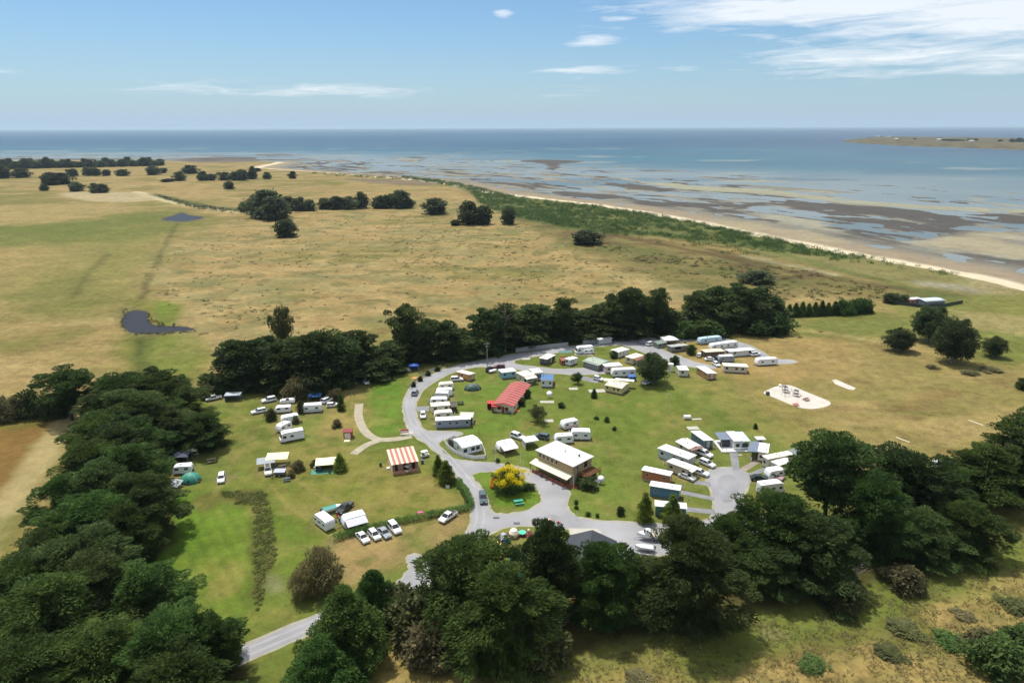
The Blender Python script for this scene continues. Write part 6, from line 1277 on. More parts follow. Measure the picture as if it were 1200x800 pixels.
# --- the lawn by the hedge
caravan((373, 599.5), (386, 609.5), 'white caravan with dark windows beside the teal boat cover', 2.7, 2.4, L=5.4, nwin=3); caravan((404, 605.5), (424, 600), 'white pop-top caravan with grey awning room near the hedge', 2.7, 2.6, L=5.2, awning=('-y', 2.2, pm(190, 190, 196)))
def boat(px, py, rz, label, s=1.0, cover=None, name='boat'):
    o = empty(name, P(px, py), rz); o.scale = (s,) * 3; V = []; F = []; n = 9
    for i in range(n):
        t = i / (n - 1); x = -2.9 + 5.8 * t; w = 1.05 * (1 - max(0, (t - .45) / .55) ** 2.2) + .02; d = .5 + .55 * max(0, (t - .6) / .4) ** 2; zt = 1.45 + .28 * t
        V += [(x, -w, zt), (x, -w * .8, .95), (x, 0, .62 + .35 * max(0, (t - .6) / .4) ** 2), (x, w * .8, .95), (x, w, zt)]
    for i in range(n - 1):
        for k in range(4): F.append((i * 5 + k, i * 5 + k + 1, i * 5 + k + 6, i * 5 + k + 5))
    F.append((0, 4, 3, 2, 1)); MB().add(V, F).build('hull', M_WHITE, o, smooth=False)
    MB().add([(x, y, z) for x, w, z in ((-2.6, .85, 1.15), (.5, .9, 1.2)) for y in (-w, w)], [(0, 1, 3, 2)]).build('deck_floor', pm(196, 186, 168), o); MB().add([(.4, -.95, 1.62), (.4, .95, 1.62), (1.8, .66, 1.72), (2.75, .05, 1.76), (2.75, -.05, 1.76), (1.8, -.66, 1.72)], [(0, 1, 2, 3, 4, 5)]).build('foredeck', M_WHITE, o)
    if cover: MB().add([(-2.6, -1.1, 1.5), (1.4, -1.0, 1.7), (1.4, 1.0, 1.7), (-2.6, 1.1, 1.5), (-2.5, 0, 2.0), (1.3, 0, 2.1)], [(0, 1, 5, 4), (4, 5, 2, 3), (0, 4, 3), (1, 2, 5)]).build('boat_cover', cover, o)
    else:
        MB().prism([(-.1, 1.5), (.0, 2.45), (1.0, 2.45), (1.45, 1.65)], -.75, .75, .12).build('wheelhouse', M_WHITE, o, .05); MB().add([(1.05, -.55, 2.35), (1.05, .55, 2.35), (1.42, .6, 1.8), (1.42, -.6, 1.8)], [(0, 1, 2, 3)]).build('windscreen', M_GLASS, o)
    MB().box(-3.3, -2.85, -.25, .25, .9, 1.95).build('outboard_motor', M_DKSTEEL, o, .06); MB().box(-2.7, 3.6, -.06, .06, .42, .54).build('trailer_beam', M_STEEL, o)
    for sg in (-1, 1): MB().bar((-1.0, sg * .9, .45), (-1.0, 0, .45), .05).build('trailer_axle', M_STEEL, o); MB().bar((-2.6, sg * .7, .5), (1.8, sg * .35, .56), .05).build('trailer_rail', M_STEEL, o); wheel(o, -1.0, sg * 1.05, .3, .2)
    return tag(o, label, 'boat')
boat(389, 599.5, .5, 'small boat under a teal cover behind the white caravan', .8, pm(70, 150, 140)); boat(762, 632, R(176), 'white cabin boat on its trailer beside the lower road')
boat(755, 645, R(170), 'low white dinghy half hidden by the trees below the cabin boat', .7, pm(214, 220, 226))
hedge([(392.5, 633), (430, 622.5), (470, 613), (510, 605), (552, 596.5)], 1.6, 1.8, 'long clipped hedge between the parking ground and the lawn', 51); hedge([(553, 595), (550, 584), (544, 573), (536, 564)], 1.3, 1.3, 'clipped hedge strip bending along the main road', 52); hedge([(548, 591), (543, 580), (536, 569), (531, 562)], 1.0, .9, 'inner hedge strip running parallel behind the roadside hedge', 53)
WG = 'cars parked along the hedge'
car(419, 625.5, 431.5, 639, 'sedan', pm(226, 228, 228, .3), 'white sedan at the gate end of the row along the hedge', WG); car(433, 623, 445, 635.5, 'hatch', pm(244, 244, 242, .3), 'white hatchback second in the row along the hedge', WG); car(445, 620.5, 456.5, 633, 'sedan', pm(150, 156, 164, .3), 'silver-grey sedan in the row along the hedge', WG); car(456, 614, 469, 629, 'suv', pm(246, 246, 244, .3), 'white SUV at the road end of the row along the hedge', WG)
car(533, 602.5, 517, 613.5, 'ute', pm(242, 242, 240, .3), 'white ute with dark tray cover parked alone below the hedge'); car(565.5, 581, 567, 591.5, 'suv', pm(84, 98, 104, .3), 'dark grey-green SUV driving past the grass island'); car(261.3, 553.5, 258.3, 571.5, 'wagon', pm(246, 246, 244, .3), 'white wagon alone on the open lawn above the weed strips'); car(484, 467, 488.5, 456.5, 'suv', pm(150, 152, 158, .3), 'silver SUV driving round the road bend'); car(495.6, 484.5, 496, 492.5, 'hatch', pm(244, 244, 242, .3), 'white hatchback on the grass inside the bend')
car(818.5, 531, 833, 537, 'suv', pm(244, 244, 244, .3), 'white SUV at the end of the long pale grey cabin'); car(820.5, 541.5, 836.5, 548.5, 'wagon', pm(226, 230, 230, .3), 'pale silver wagon by the rim of the turning circle'); car(811.5, 553, 829, 558.5, 'wagon', pm(246, 246, 246, .3), 'white wagon beside the beige cabin verandah'); car(796.5, 557.5, 813.5, 564, 'sedan', pm(244, 244, 244, .3), 'white sedan at the end of the orange cabin')
car(880, 562, 899, 562.5, 'sedan', pm(44, 60, 56, .25), 'dark green sedan under the edge of the cypresses'); car(902, 559, 914, 563, 'hatch', pm(190, 150, 154, .3), 'pinkish silver hatchback behind the dark green sedan')
car(696, 444, 706.5, 447, 'hatch', pm(244, 246, 248, .3), 'white hatchback on the short drive to the yellow cabin'); car(753.5, 451.5, 762.5, 447.5, 'hatch', pm(240, 242, 244, .3), 'white hatchback under the big round tree'); car(750.5, 402, 760, 402.5, 'sedan', pm(160, 166, 172, .3), 'grey sedan at the head of the lane by the marquee'); car(757, 406, 768, 403, 'suv', pm(244, 244, 246, .3), 'white SUV beside the grey sedan by the marquee')
car(879.5, 417.5, 890, 416, 'suv', pm(240, 242, 244, .3), 'white SUV on the gravel beside the lone caravan'); car(818, 419.5, 821.5, 415.5, 'hatch', pm(238, 238, 226, .3), 'cream hatchback beside the brown cabin'); car(827, 422.5, 838, 422.2, 'sedan', pm(246, 246, 244, .3), 'white sedan parked across below the brown cabin'); car(835, 425.5, 843.5, 431.5, 'hatch', pm(240, 242, 244, .3), 'white hatchback at the corner of the three-window cream cabin'); car(837.5, 421.5, 845, 426, 'suv', pm(58, 62, 68, .3), 'black SUV behind the white hatchback by the cream cabin')
car(257.5, 467, 243.5, 470, 'ute', pm(240, 240, 238, .3), 'white ute beside the grey tray-top camper under the belt'); gazebo(274, 468.5, 5.0, 3.0, 2.2, pm(176, 184, 190), 'grey camper canopy under the end of the shelter belt', .15, .25, 'camper_canopy', 'canopy', sides=pm(130, 134, 136))
car(324, 469, 306.5, 472.5, 'suv', pm(244, 244, 244, .3), 'white four-wheel drive towing towards the belt'); car(312, 482, 295, 485.5, 'wagon', pm(246, 246, 246, .3), 'white four-wheel drive nearest the open lawn'); caravan((322, 476.5), (341, 475), 'white camper trailer with low top behind the four-wheel drives', 2.1, L=4.8); caravan((329, 468), (345, 467), 'long flat pale trailer beside the belt', 1.5, 2.0, L=4.6, nwin=1)
caravan((354, 474), (376, 472.5), 'shiny white caravan with a blue tarp behind it', 2.7, L=6.2, stripe=pm(150, 152, 160)); gazebo(369.5, 470, 4.0, 3.0, 2.4, pm(52, 96, 150), 'blue tarp shelter behind the shiny caravan', .1, tilt=.3, name='tarp_shelter', cat='shelter')
car(378, 473.5, 389, 468.5, 'suv', pm(240, 240, 240, .3), 'white SUV beside the blue tarp shelter'); car(384.5, 477, 395.5, 476, 'hatch', pm(244, 244, 240, .3), 'white hatchback beside the narrow dark conifer'); car(409, 446.5, 416, 452, 'ute', pm(246, 246, 246, .3), 'white ute under the shelter belt with pale trunk trees'); car(426, 446.5, 431, 451.5, 'hatch', pm(240, 240, 238, .3), 'small white car next to the ute under the shelter belt')
caravan((331, 488), (347, 485), 'white caravan at the top of the lawn cluster', 2.6, L=5.2); caravan((327, 498), (337, 493.5), 'compact white caravan in the middle of the lawn cluster', 2.5, L=4.2); motorhome((330, 506.5), (352, 502.5), 'white motorhome at the bottom of the lawn cluster', '-x', 6.6)
car(602, 512, 612, 515.5, 'suv', pm(240, 242, 242, .3), 'white SUV between the pink caravan and the cream awning'); car(641, 515, 628, 512.5, 'suv', pm(92, 102, 110, .3), 'dark grey SUV behind the reception roof'); car(530, 446.5, 541, 446, 'suv', pm(238, 238, 236, .3), 'white four-wheel drive at the top of the curved van row')
car(572, 436.5, 577, 433, 'suv', pm(44, 46, 50, .3), 'black SUV beside the small white runabout'); boat(577.5, 436.5, R(35), 'small white runabout next to the black SUV', .62, pm(236, 236, 236)); car(590, 432.5, 580, 432.5, 'suv', pm(112, 72, 80, .3), 'maroon SUV beside the sky blue cabin')
car(314, 549, 314.8, 559, 'suv', pm(236, 236, 226, .3), 'cream four-wheel drive among the tan camp shelters', rack=True); car(408, 594.5, 401, 600.5, 'ute', pm(62, 66, 66, .3), 'dark grey ute behind the pop-top caravan'); car(1092, 548, 1106, 545, 'suv', pm(244, 244, 244, .3), 'white vehicle glimpsed in the gap between the right-hand trees')
caravan((1072, 612), (1090, 610), 'pale caravan glimpsed under the right-hand trees', 2.5, body=pm(226, 206, 206), L=5.0)
# --- camps on the left lawn
gazebo(326, 543, 5.6, 3.2, 2.5, pm(250, 226, 180), 'tan canvas shelter of the brown camp', .12, tilt=.5, name='camp_shelter', cat='shelter'); gazebo(312.5, 547, 4.6, 2.8, 2.2, pm(146, 156, 160), 'grey tarp awning next to the tan canvas shelter', .3, tilt=.5, name='camp_shelter', cat='shelter')
def camp_trailer(px, py, rz, label):
    o = empty('camp_trailer', P(px, py), rz); MB().box(-1.4, 1.4, -.9, .9, .55, 1.25).build('tub', pm(110, 114, 116), o, .04); MB().slab(-1.45, 1.45, -.95, .95, 1.28, 1.42, .06).build('lid', pm(176, 180, 190), o)
    for y in (-.95, .95): wheel(o, 0, y, .35)
    MB().bar((1.4, 0, .6), (2.4, 0, .5), .06).build('drawbar', M_DKSTEEL, o); tag(o, label, 'trailer')
camp_trailer(328.5, 556.5, .05, 'grey hard-floor trailer in front of the tan canvas shelter'); picnic(336, 563, 'blue-grey folding table on the lawn below the camp trailer', pm(80, 96, 104), .3); picnic(331, 548, 'clutter of camp chairs and table beneath the tan shelter', pm(92, 84, 80), .5)
gazebo(382.5, 549, 5.2, 3.4, 2.4, pm(250, 232, 190), 'tan fly over the teal camp beside the bushy conifer', .18, tilt=.45, name='camp_shelter', cat='shelter', sides=pm(52, 110, 140)); slab(380, 552.5, 6.6, 2.4, 'teal groundsheet mat in front of the tan fly', pm(76, 140, 118), .05, .15); picnic(372, 549.5, 'camp kitchen bench beside the teal mat', pm(170, 170, 160), .4)
def hut():
    o = empty('red_hut', P(407.7, 513.5), .05); MB().box(-1.15, 1.15, -.2, 1.9, 0, 2.1).build('wall', pm(150, 60, 58), o); MB().box(-.85, .85, -.26, -.205, .05, 1.75).build('door', pm(228, 220, 200), o)
    MB().slab(-1.35, 1.35, -.45, .86, 2.15, 2.75, .09).build('roof', roofmat(150, 66, 64), o); MB().slab(-1.35, 1.35, .86, 2.15, 2.75, 2.15, .09).build('roof', roofmat(150, 66, 64), o); slab_ = MB().box(-.8, .8, -2.2, -.5, 0, .06).build('ramp', pm(230, 214, 184), o); tag(o, 'tiny red hut with a white door beside the path', 'hut')
hut()
caravan((207, 545), (220, 544), 'white camper with dark blue awning at the belt edge', 2.4, 2.3, L=4.6); gazebo(214.5, 540, 4.0, 3.2, 2.2, pm(62, 70, 88), 'dark blue awning tarp at the edge of the cypress belt', .1, tilt=.3, name='tarp_shelter', cat='shelter'); gazebo(226.5, 534.5, 2.6, 2.2, 2.1, pm(214, 208, 170), 'small pale yellow toilet tent behind the dark blue awning', .3, .4, 'toilet_tent', 'tent', sides=pm(200, 194, 160))
camp_trailer(219.5, 550, .7, 'cream box trailer beside the white camper at the belt edge'); tent(223.5, 563.5, 2.6, 2.2, 2.3, pm(58, 140, 122), 'teal green dome tent at the belt edge', .2); gazebo(206, 570, 3.2, 2.2, 1.5, pm(186, 196, 206), 'grey sloping tarp low beside the teal tent', -.3, tilt=.9, name='tarp_shelter', cat='shelter'); picnic(248, 541, 'picnic setting alone on the open lawn', pm(150, 132, 110), .4, 1.25)
gazebo(485, 434, 3.6, 2.8, 2.2, pm(50, 96, 186), 'bright blue pitched tent fly under the shelter belt', .2, .5, 'tent_fly', 'tent', sides=pm(60, 90, 150)); tent(478, 435, 1.4, 1.2, 1.2, pm(206, 212, 206), 'small white igloo tent beside the blue fly')
tent(486.5, 443.5, 1.6, 1.0, .5, pm(206, 140, 50), 'flattened orange tent sheet on the grass by the fence')
fence([(481, 455.5), (487, 449), (496, 442.5), (507, 436.5), (517, 432)], 1.5, 'grey post-and-rail fence following the road bend', pm(150, 156, 154), pm(176, 176, 170), 2.2, z=.9)
for (x, y, w) in ((484.5, 453, 6), (492.5, 446.5, 6), (501.5, 440, 7), (512.5, 434.5, 8)): tree('shrub', 3, x, y, None, w, 'shrub', 'dark dwarf shrub spaced along the grey roadside fence', 'shrub', 'shrubs along the roadside fence', h=1.7)
pole(571, 430, 9.5, 'tall pale power pole with crossarm at the lane fork', 'power_pole', 'pole', .16, pm(170, 164, 150), ((-.4, 2.2), (-1.4, 1.6))); pole(802, 395, 9, 'timber power pole in front of the low green bushes', 'power_pole', 'pole', .14, pm(150, 140, 124), ((-.5, 1.8),))
pole(782, 484, 6.5, 'slim lamp post in the middle of the open lawn', 'lamp_post', 'lamp post', .08, M_STEEL, ((-.05, 1.0),)); pole(900, 456, 6.5, 'slim lamp post at the left of the sand playground', 'lamp_post', 'lamp post', .08, M_STEEL, ((-.05, 1.0),)); pole(390, 645, 4.0, 'white gate post at the end of the hedge', 'gate_post', 'post', .1, M_WHITE)
dish(644, 466, 'white satellite dish on the lawn below the blue-roofed cottage', 1.0, 1.5, .2); slab(641, 471, 4.5, 1.8, 'white low slab beside the satellite dish', M_PAD, .1)
for (x, y, w, d, l) in ((616.5, 420.5, 3.2, 2.0, 'small white pad on the grass between the lanes'), (672, 455.5, 3.0, 2.0, 'white pad below the low spreading tree'), (699.5, 458, 5.5, 2.8, 'broken white concrete pad below the yellow cabin'), (643.5, 493, 2.6, 2.0, 'white pad right of the open olive tree'), (812, 501.5, 3.4, 2.2, 'cream pad behind the steel blue cabin'), (816.5, 491, 3.0, 1.0, 'faded white pad on the lawn near the barrel'), (867.5, 533, .9, .7, 'small white utility lid beside the deck cabin drive'), (477, 507, 3.6, 2.2, 'white and red noticeboard base at the path end')):
    slab(x, y, w, d, l, None, .09, .1)
o = MB().cyl((0, 0, .7), .7, 'x', 2.0, 14).build('tank_barrel', M_OFFW, None, .05); o.location = P(805, 491); tag(o, 'white horizontal drum tank on the open lawn', 'tank')
def noticeboard():
    o = empty('entry_sign', P(474, 510), .3)
    for x in (-1.2, 1.2): MB().box(x - .06, x + .06, -.06, .06, 0, 2.0).build('post', M_OFFW, o)
    MB().box(-1.14, 1.14, -.04, .04, .8, 1.9).build('board', pm(220, 92, 96), o); MB().box(-1.0, 1.0, -.06, -.045, 1.0, 1.45).build('white_panel', M_WHITE, o); tag(o, 'red and white notice board where the path meets the road', 'sign')
noticeboard()
slab(524.5, 571, .9, .8, 'white stump block beside the round roadside conifer', M_WHITE, .6); picnic(493, 602.5, 'small pink play table on the lawn side of the hedge', pm(214, 90, 150), .2, .8); picnic(607.5, 590, 'teal picnic table on the grass island', pm(70, 160, 140), .3, 1.2)
# --- ornament garden opposite the reception
fill('garden_bed', [[(581, 634), (590, 626), (603, 621), (620, 621), (626, 626), (618, 630), (604, 630), (592, 637)]], .03, mat('garden_bark', C(120, 84, 74), .95, .1, var=.3, scale=2), label='curved bark garden bed with ornaments')
def ornament(px, py, parts, label, rz=0.0, name='garden_ornament'):
    o = empty(name, P(px, py), rz)
    for nm, f, m in parts: f(MB()).build(nm, m, o)
    tag(o, label, 'ornament')
BALL = lambda x, y, zc, r: (lambda b: b.dome((x, y, zc), r, r, r, 12, 4, -1.3))
ornament(602, 629, [('shell', BALL(0, 0, 1.0, 1.1), pm(240, 226, 206)), ('base', lambda b: b.cyl((0, 0, .2), .9, 'z', .4, 12), pm(176, 90, 80))], 'cream ball-shaped play ornament on the bark bed')
ornament(591, 634.5, [('body', lambda b: b.box(-.9, .9, -.7, .7, 0, 1.1), pm(60, 110, 190)), ('roof', lambda b: b.prism([(-1.1, 1.1), (0, 1.9), (1.1, 1.1)], -.8, .8), pm(196, 190, 214))], 'blue toy house with lilac roof on the bark bed', .4, 'play_house')
ornament(585, 639, [('slide_board', lambda b: b.slab(-.35, .35, -1.4, .8, .1, 1.2, .08), pm(240, 200, 120)), ('ladder', lambda b: b.box(-.35, .35, .8, .95, 0, 1.25), pm(214, 120, 110))], 'yellow toddler slide at the end of the bark bed', .9, 'toddler_slide')
ornament(612, 627, [('tabletop', lambda b: b.cyl((0, 0, .8), .9, 'z', .1, 14), pm(90, 190, 160)), ('leg', lambda b: b.cyl((0, 0, .38), .12, 'z', .78, 8), M_OFFW)], 'mint green round play table on the bark bed', 0, 'play_table')
ornament(619.5, 628.5, [('figure', lambda b: b.cyl((0, 0, .7), .45, 'z', 1.4, 10, .2), pm(226, 130, 110)), ('head', BALL(0, 0, 1.6, .32), pm(240, 206, 180))], 'salmon cone-shaped figure at the end of the bark bed')
ornament(644, 619.5, [('figure', lambda b: b.cyl((0, 0, .9), .8, 'z', 1.8, 10, .35), pm(236, 160, 90)), ('head', BALL(0, 0, 2.1, .5), pm(246, 196, 150))], 'large orange cone-shaped figure by the lower road')
ornament(655, 619, [('post', lambda b: b.box(-.1, .1, -.1, .1, 0, 1.5), M_OFFW), ('flower', BALL(0, 0, 1.6, .4), pm(226, 130, 140))], 'white post with a pink knob by the lower road')
def play_fort():
    o = empty('play_fort', P(607, 672), .2)
    for x in (-1.3, 1.3):
        for y in (-1.3, 1.3): MB().box(x - .08, x + .08, y - .08, y + .08, 0, 4.2).build('post', M_WOOD, o)
    MB().box(-1.4, 1.4, -1.4, 1.4, 1.6, 1.72).build('platform', M_WOOD, o); MB().add([(-1.7, -1.7, 4.1), (1.7, -1.7, 4.1), (1.7, 1.7, 4.1), (-1.7, 1.7, 4.1), (0, 0, 5.4)], [(0, 1, 4), (1, 2, 4), (2, 3, 4), (3, 0, 4), (3, 2, 1, 0)]).build('roof', pm(40, 150, 150), o); MB().slab(-.4, .4, -4.4, -1.45, .2, 1.7, .08).build('slide_board', pm(60, 170, 160), o); tag(o, 'teal-roofed play fort hidden among the cypresses', 'playground')
play_fort()
cabin(frame((694, 620.5), (688, 662), 5.2), 5.2, pm(150, 146, 138), roofmat(66, 70, 76), 'charcoal-roofed house half hidden by the front cypresses', nwin=2, gable=True, fall=2.0, name='house', cat='house', W=10.5, vents=0)
fill('concrete_apron', [[(666, 618.5), (700, 619), (706, 624), (690, 628), (668, 626)]], .034, M_PAD, smooth=False, label='pale concrete apron beside the charcoal-roofed house')
for (x, y, l) in ((581.5, 606.5, 'dark speed hump marker on the road below the island'), (605.5, 613, 'dark drain grate in the road beside the ornament garden'), (642.5, 608.5, 'small dark drain cover in the road near the orange figure'), (661.5, 572.5, 'blue-grey sandwich board on the road edge at the terrace')):
    o = MB().box(-.7, .7, -.35, .35, .0, .12).build('drain_cover', pm(92, 94, 100), None, .03); o.location = P(x, y, .02); tag(o, l, 'drain cover' if 'board' not in l else 'sign')
# --- sand playground
def swing():
    o = empty('swing_frame', P(922.5, 464), .25)
    for x in (-1.6, 1.6):
        for y in (-1.0, 1.0): MB().bar((x, y, 0), (x * .9, 0, 2.5), .06).build('leg', M_STEEL, o)
    MB().bar((-1.6, 0, 2.5), (1.6, 0, 2.5), .06).build('crossbar', M_STEEL, o)
    for x in (-.6, .6): s = MB().box(x - .25, x + .25, -.1, .1, .5, .55).build('swing_seat', M_DKSTEEL, o); MB().bar((x - .2, 0, .55), (x - .2, 0, 2.5), .015).build('chain', M_STEEL, s); MB().bar((x + .2, 0, .55), (x + .2, 0, 2.5), .015).build('chain', M_STEEL, s)
    tag(o, 'metal swing frame in the middle of the sand playground', 'swing')
swing()
def climber(px, py, rz, label):
    o = empty('climbing_frame', P(px, py), rz)
    for x in (-.9, .9):
        for y in (-.9, .9): MB().box(x - .07, x + .07, y - .07, y + .07, 0, 2.8).build('post', pm(60, 66, 74), o)
    MB().box(-1, 1, -1, 1, 1.2, 1.3).build('platform', pm(84, 80, 76), o); MB().slab(-1.1, 1.1, -1.1, 1.1, 2.7, 2.95, .1).build('roof', pm(74, 78, 90), o); MB().slab(.98, 1.6, -2.6, -1.0, .15, 1.25, .07).build('slide_board', pm(150, 152, 160), o); o.scale = (.66, .66, .72); tag(o, label, 'playground')
climber(919.5, 459.5, .2, 'dark climbing tower at the back of the sand playground'); climber(932.5, 464, .9, 'dark climbing tower beside the swing frame')
picnic(944.5, 469, 'dark red seesaw bench on the sand playground', pm(120, 60, 52), .5); picnic(932.5, 475, 'low red spring seat at the front of the sand playground', pm(190, 76, 60), .2, .9); slab(899.5, 462.5, 1.0, 1.0, 'grey bin at the left tip of the sand playground', pm(90, 94, 104), 1.1); slab(914, 453, .8, .8, 'white bollard block at the back of the sand playground', M_WHITE, .8)
for (a, b, l) in (((1135, 492), (1152, 498), 'faint white goal line on the dry paddock, farther one'), ((1050, 512), (1066, 518), 'faint white goal line on the dry paddock above the umbrella cypress')):
    o = ribbon('goal_line', [P(*a), P(*b)], .5, .025, pm(206, 198, 170), label=l)
slab(962, 389, 1.6, .6, 'orange brown marker bench on the dry lawn', pm(176, 96, 60), .5)
# --- beach house at the right with a long dark fence
cabin(frame((1062, 349.5), (1079, 348.5), 3.2), 3.2, pm(180, 122, 114), roofmat(240, 222, 216), 'red-walled wing of the beach house by the coastal slope', W=5, nwin=2, name='beach_house', cat='house', vents=0)
cabin(frame((1079, 350.5), (1102, 349), 3.6), 3.6, pm(116, 122, 134), roofmat(206, 220, 232), 'blue-grey main house with pale sloping roofs by the coastal slope', W=7, gable=True, nwin=3, name='beach_house', cat='house', vents=0)
fence([(1049, 356.5), (1082, 361), (1104, 360), (1128, 355.5)], 1.7, 'long dark fence in front of the beach house', pm(62, 70, 66), pm(50, 56, 54), 4.5)
# --- power pedestals and bins
for k, (x, y) in enumerate([(503, 458), (502, 470), (503, 482), (532, 462), (533, 487), (577, 527), (606, 523), (648, 514), (667, 508), (690, 512), (795, 533), (778, 544), (800, 573), (806, 585), (836, 526), (880, 540), (398, 611), (338, 512), (330, 492), (372, 482)]):
    o = empty('power_pedestal', P(x, y), k); MB().box(-.15, .15, -.12, .12, 0, 1.15).build('cabinet', M_OFFW, o); MB().box(-.17, .17, -.14, .14, 1.15, 1.22).build('cap', pm(90, 110, 130), o); tag(o, 'slim white power pedestal standing between the van sites', 'power post', 'power pedestals')
for (x, y, c, l) in ((700, 574, (50, 90, 60), 'green wheelie bin under the reception deck'), (694, 575, (150, 60, 50), 'red wheelie bin under the reception deck'), (446, 546, (50, 90, 60), 'green wheelie bin beside the striped block'), (495, 543, (60, 80, 120), 'blue wheelie bin beside the striped block')):
    o = empty('wheelie_bin', P(x, y), .3); MB().prism([(-.28, 0), (-.34, 1.0), (.34, 1.0), (.28, 0)], -.3, .3).build('bin_body', pm(*c), o); MB().box(-.36, .38, -.33, .33, 1.0, 1.08).build('lid', pm(*[min(255, v + 20) for v in c]), o)
    for sg in (-1, 1): MB().cyl((-.25, sg * .28, .1), .1, 'y', .06, 10).build('wheel', M_TYRE, o)
    tag(o, l, 'bin')
# --- folding chairs by the vans
CH = [('by the tan camp shelters', [(322, 551), (338, 551), (343, 553), (319, 560)]), ('by the caravans near the hedge', [(396, 606), (398, 609), (393, 611), (399, 613)]), ('around the longest van deck', [(541, 497), (544, 499)]), ('outside the pink-striped caravan annex', [(585, 527), (592, 528)]), ('near the teal dome tent', [(231, 562), (233, 565), (228, 553)]), ('beside the lawn cluster of caravans', [(352, 494), (354, 497), (356, 505)]), ('under the reception awning', [(640, 562.5), (648, 567), (634, 558.5)]), ('in front of the striped hall', [(590, 485), (598, 486.5)]), ('by the teal camp mat', [(376, 553), (386, 554)])]
for k, (wh_, pts) in enumerate(CH):
    for j, (x, y) in enumerate(pts): camp_chair(x, y, j * 1.9 + k, [pm(60, 84, 130), pm(150, 60, 56), pm(60, 96, 70), pm(70, 70, 74)][(j + k) % 4], 'folding camp chair ' + wh_, 'camp chairs ' + wh_)
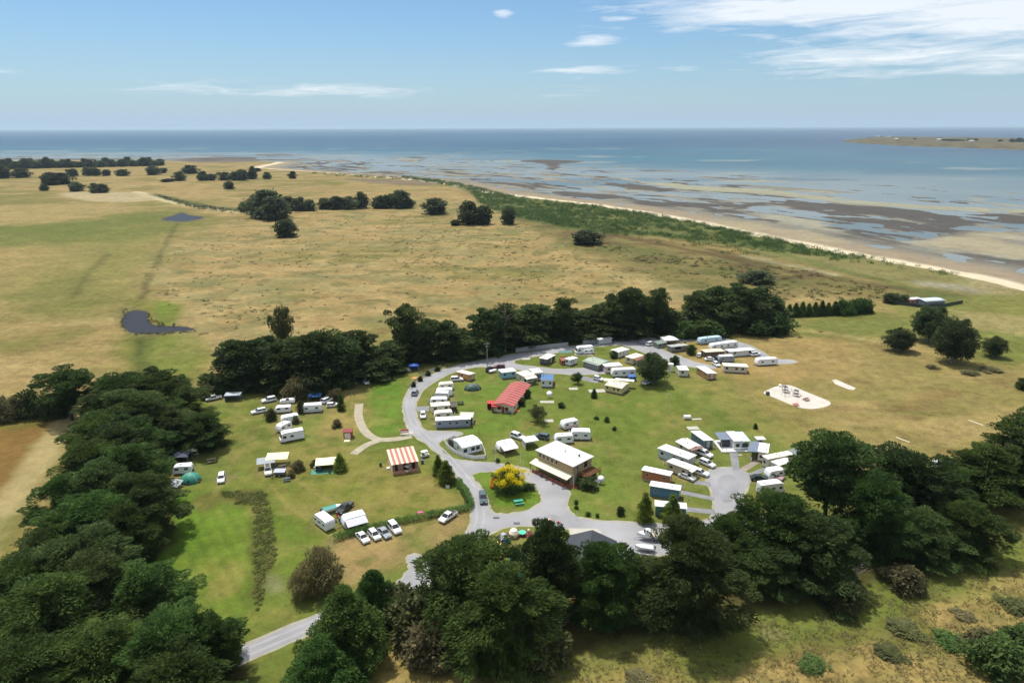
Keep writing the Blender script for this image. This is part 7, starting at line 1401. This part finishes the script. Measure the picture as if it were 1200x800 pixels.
# --- low point across the bay with a few houses
def far_point():
    zz = SEA_Z; xs = [984, 1000, 1020, 1045, 1075, 1110, 1150, 1200, 1260, 1340]
    near = [166, 167.6, 169, 170.4, 171.8, 173, 174.4, 176.4, 179, 183]; farr = [165.0, 163.6, 162.6, 162.2, 162.2, 162.3, 162.5, 163, 163.5, 164]; hgt = [0, 6, 15, 22, 18, 15, 14, 15, 15, 15]
    A = catmull([P(x, y, zz) for x, y in zip(xs, near)], 6, False); B = catmull([P(x + 2, y, zz) for x, y in zip(xs, farr)], 6, False); V = []; F = []; m = 13; n = len(A)
    for i, (a, b) in enumerate(zip(A, B)):
        hh = np.interp(i / 6, range(len(hgt)), hgt)
        for k in range(m):
            t = k / (m - 1); p = a.lerp(b, t); e = math.sin(min(1, t * 2.2) * math.pi / 2) * math.sin(min(1, (1 - t) * 4) * math.pi / 2); V.append((p.x, p.y, zz - .3 + hh * e * (.75 + .5 * float(fbm(np.array([p.x / 160]), np.array([p.y / 260]), 9)[0]))))
    for i in range(n - 1):
        for k in range(m - 1): j = i * m + k; F.append((j, j + m, j + m + 1, j + 1))
    me = nmesh('headland', V, F, mat('headland_cover', C(124, 114, 86), .95, .05, var=.75, scale=.018), True); tag(link(bpy.data.objects.new('headland', me)), 'low scrubby headland across the bay', kind='structure')
    Va = np.array(V)
    def stand(x, y):
        """ground point of the headland seen at a pixel"""
        d = pdir(x, y); t = ((SEA_Z + 4) - CAM_H) / d.z
        for _ in range(6):
            q = Vector((0, 0, CAM_H)) + d * t; k = int(np.argmin((Va[:, 0] - q.x) ** 2 + (Va[:, 1] - q.y) ** 2)); t = (Va[k, 2] - CAM_H) / d.z
        return Vector((q.x, q.y, float(Va[k, 2]) - .5))
    for (x, y, w, l, hh) in ((1029, 160.8, 20, 'white house at the tip of the far headland', 11), (1041, 161, 26, 'long white house on the crest of the far headland', 9), (1050, 163.5, 20, 'white boathouse on the slope of the far headland', 8), (1100, 164.5, 22, 'pale house in the middle of the far headland', 9), (1138, 166, 28, 'broad pale house towards the base of the far headland', 8)):
        o = empty('far_house', stand(x, y), .3); MB().box(-w / 2, w / 2, -5, 5, -1, hh * .6).build('wall', M_OFFW, o); MB().add([(-w / 2 - .5, -5.5, hh * .6), (w / 2 + .5, -5.5, hh * .6), (w / 2 + .5, 5.5, hh * .6), (-w / 2 - .5, 5.5, hh * .6), (-w / 2, 0, hh), (w / 2, 0, hh)], [(0, 1, 5, 4), (2, 3, 4, 5), (1, 2, 5), (3, 0, 4)]).build('roof', roofmat(226, 226, 224), o)
        for k in (-.3, .05, .35): window(o, k * w, -5, 1.5, 2.5, 1.8)
        tag(o, l, 'house')
    for (x, y, w, h) in ((1046.5, 161.3, 22, 9), (1033.5, 160.8, 16, 7), (1108, 164.6, 40, 9), (1115, 164.8, 40, 10), (1122, 165, 36, 9), (1136, 164.6, 30, 9), (1143, 164.8, 30, 9), (1172, 166, 24, 10), (1186, 166.5, 26, 15), (1194, 166.5, 36, 18), (1203, 167, 36, 14), (1072, 163, 20, 6), (1128, 165.2, 24, 7)):
        cm, tm, H, Rr = variant('far', x % 3 if isinstance(x, int) else 1); o = empty('far_tree', stand(x, y), x); o.scale = (w / 2 / Rr, w / 2 / Rr, h / H)
        link(bpy.data.objects.new('trunk', tm), o); link(bpy.data.objects.new('crown', cm), o); tag(o, 'dark windblown tree on the far headland', 'tree', 'trees on the far headland')
far_point()
wear_ground()

# ------------------------------------------------------------------ sea air: thin even haze
def make_haze():
    x0, x1, y0, y1, z0, z1 = -145000., 145000., -20000., 95000., -8., 95.
    V = [(x, y, z) for z in (z0, z1) for y in (y0, y1) for x in (x0, x1)]
    me = nmesh('haze', V, [(0, 2, 3, 1), (4, 5, 7, 6), (0, 1, 5, 4), (2, 6, 7, 3), (0, 4, 6, 2), (1, 3, 7, 5)])
    m = bpy.data.materials.new('sea_air'); m.use_nodes = True; nt = m.node_tree; nt.nodes.remove(nt.nodes['Principled BSDF'])
    v = nt.nodes.new('ShaderNodeVolumePrincipled'); v.inputs['Color'].default_value = (.70, .88, 1, 1); v.inputs['Density'].default_value = 3.8e-5; v.inputs['Anisotropy'].default_value = .2
    nt.links.new(v.outputs[0], nt.nodes['Material Output'].inputs['Volume']); me.materials.append(m)
    tag(link(bpy.data.objects.new('haze', me)), 'thin pale sea haze over land and water', None, None, 'stuff')
make_haze()
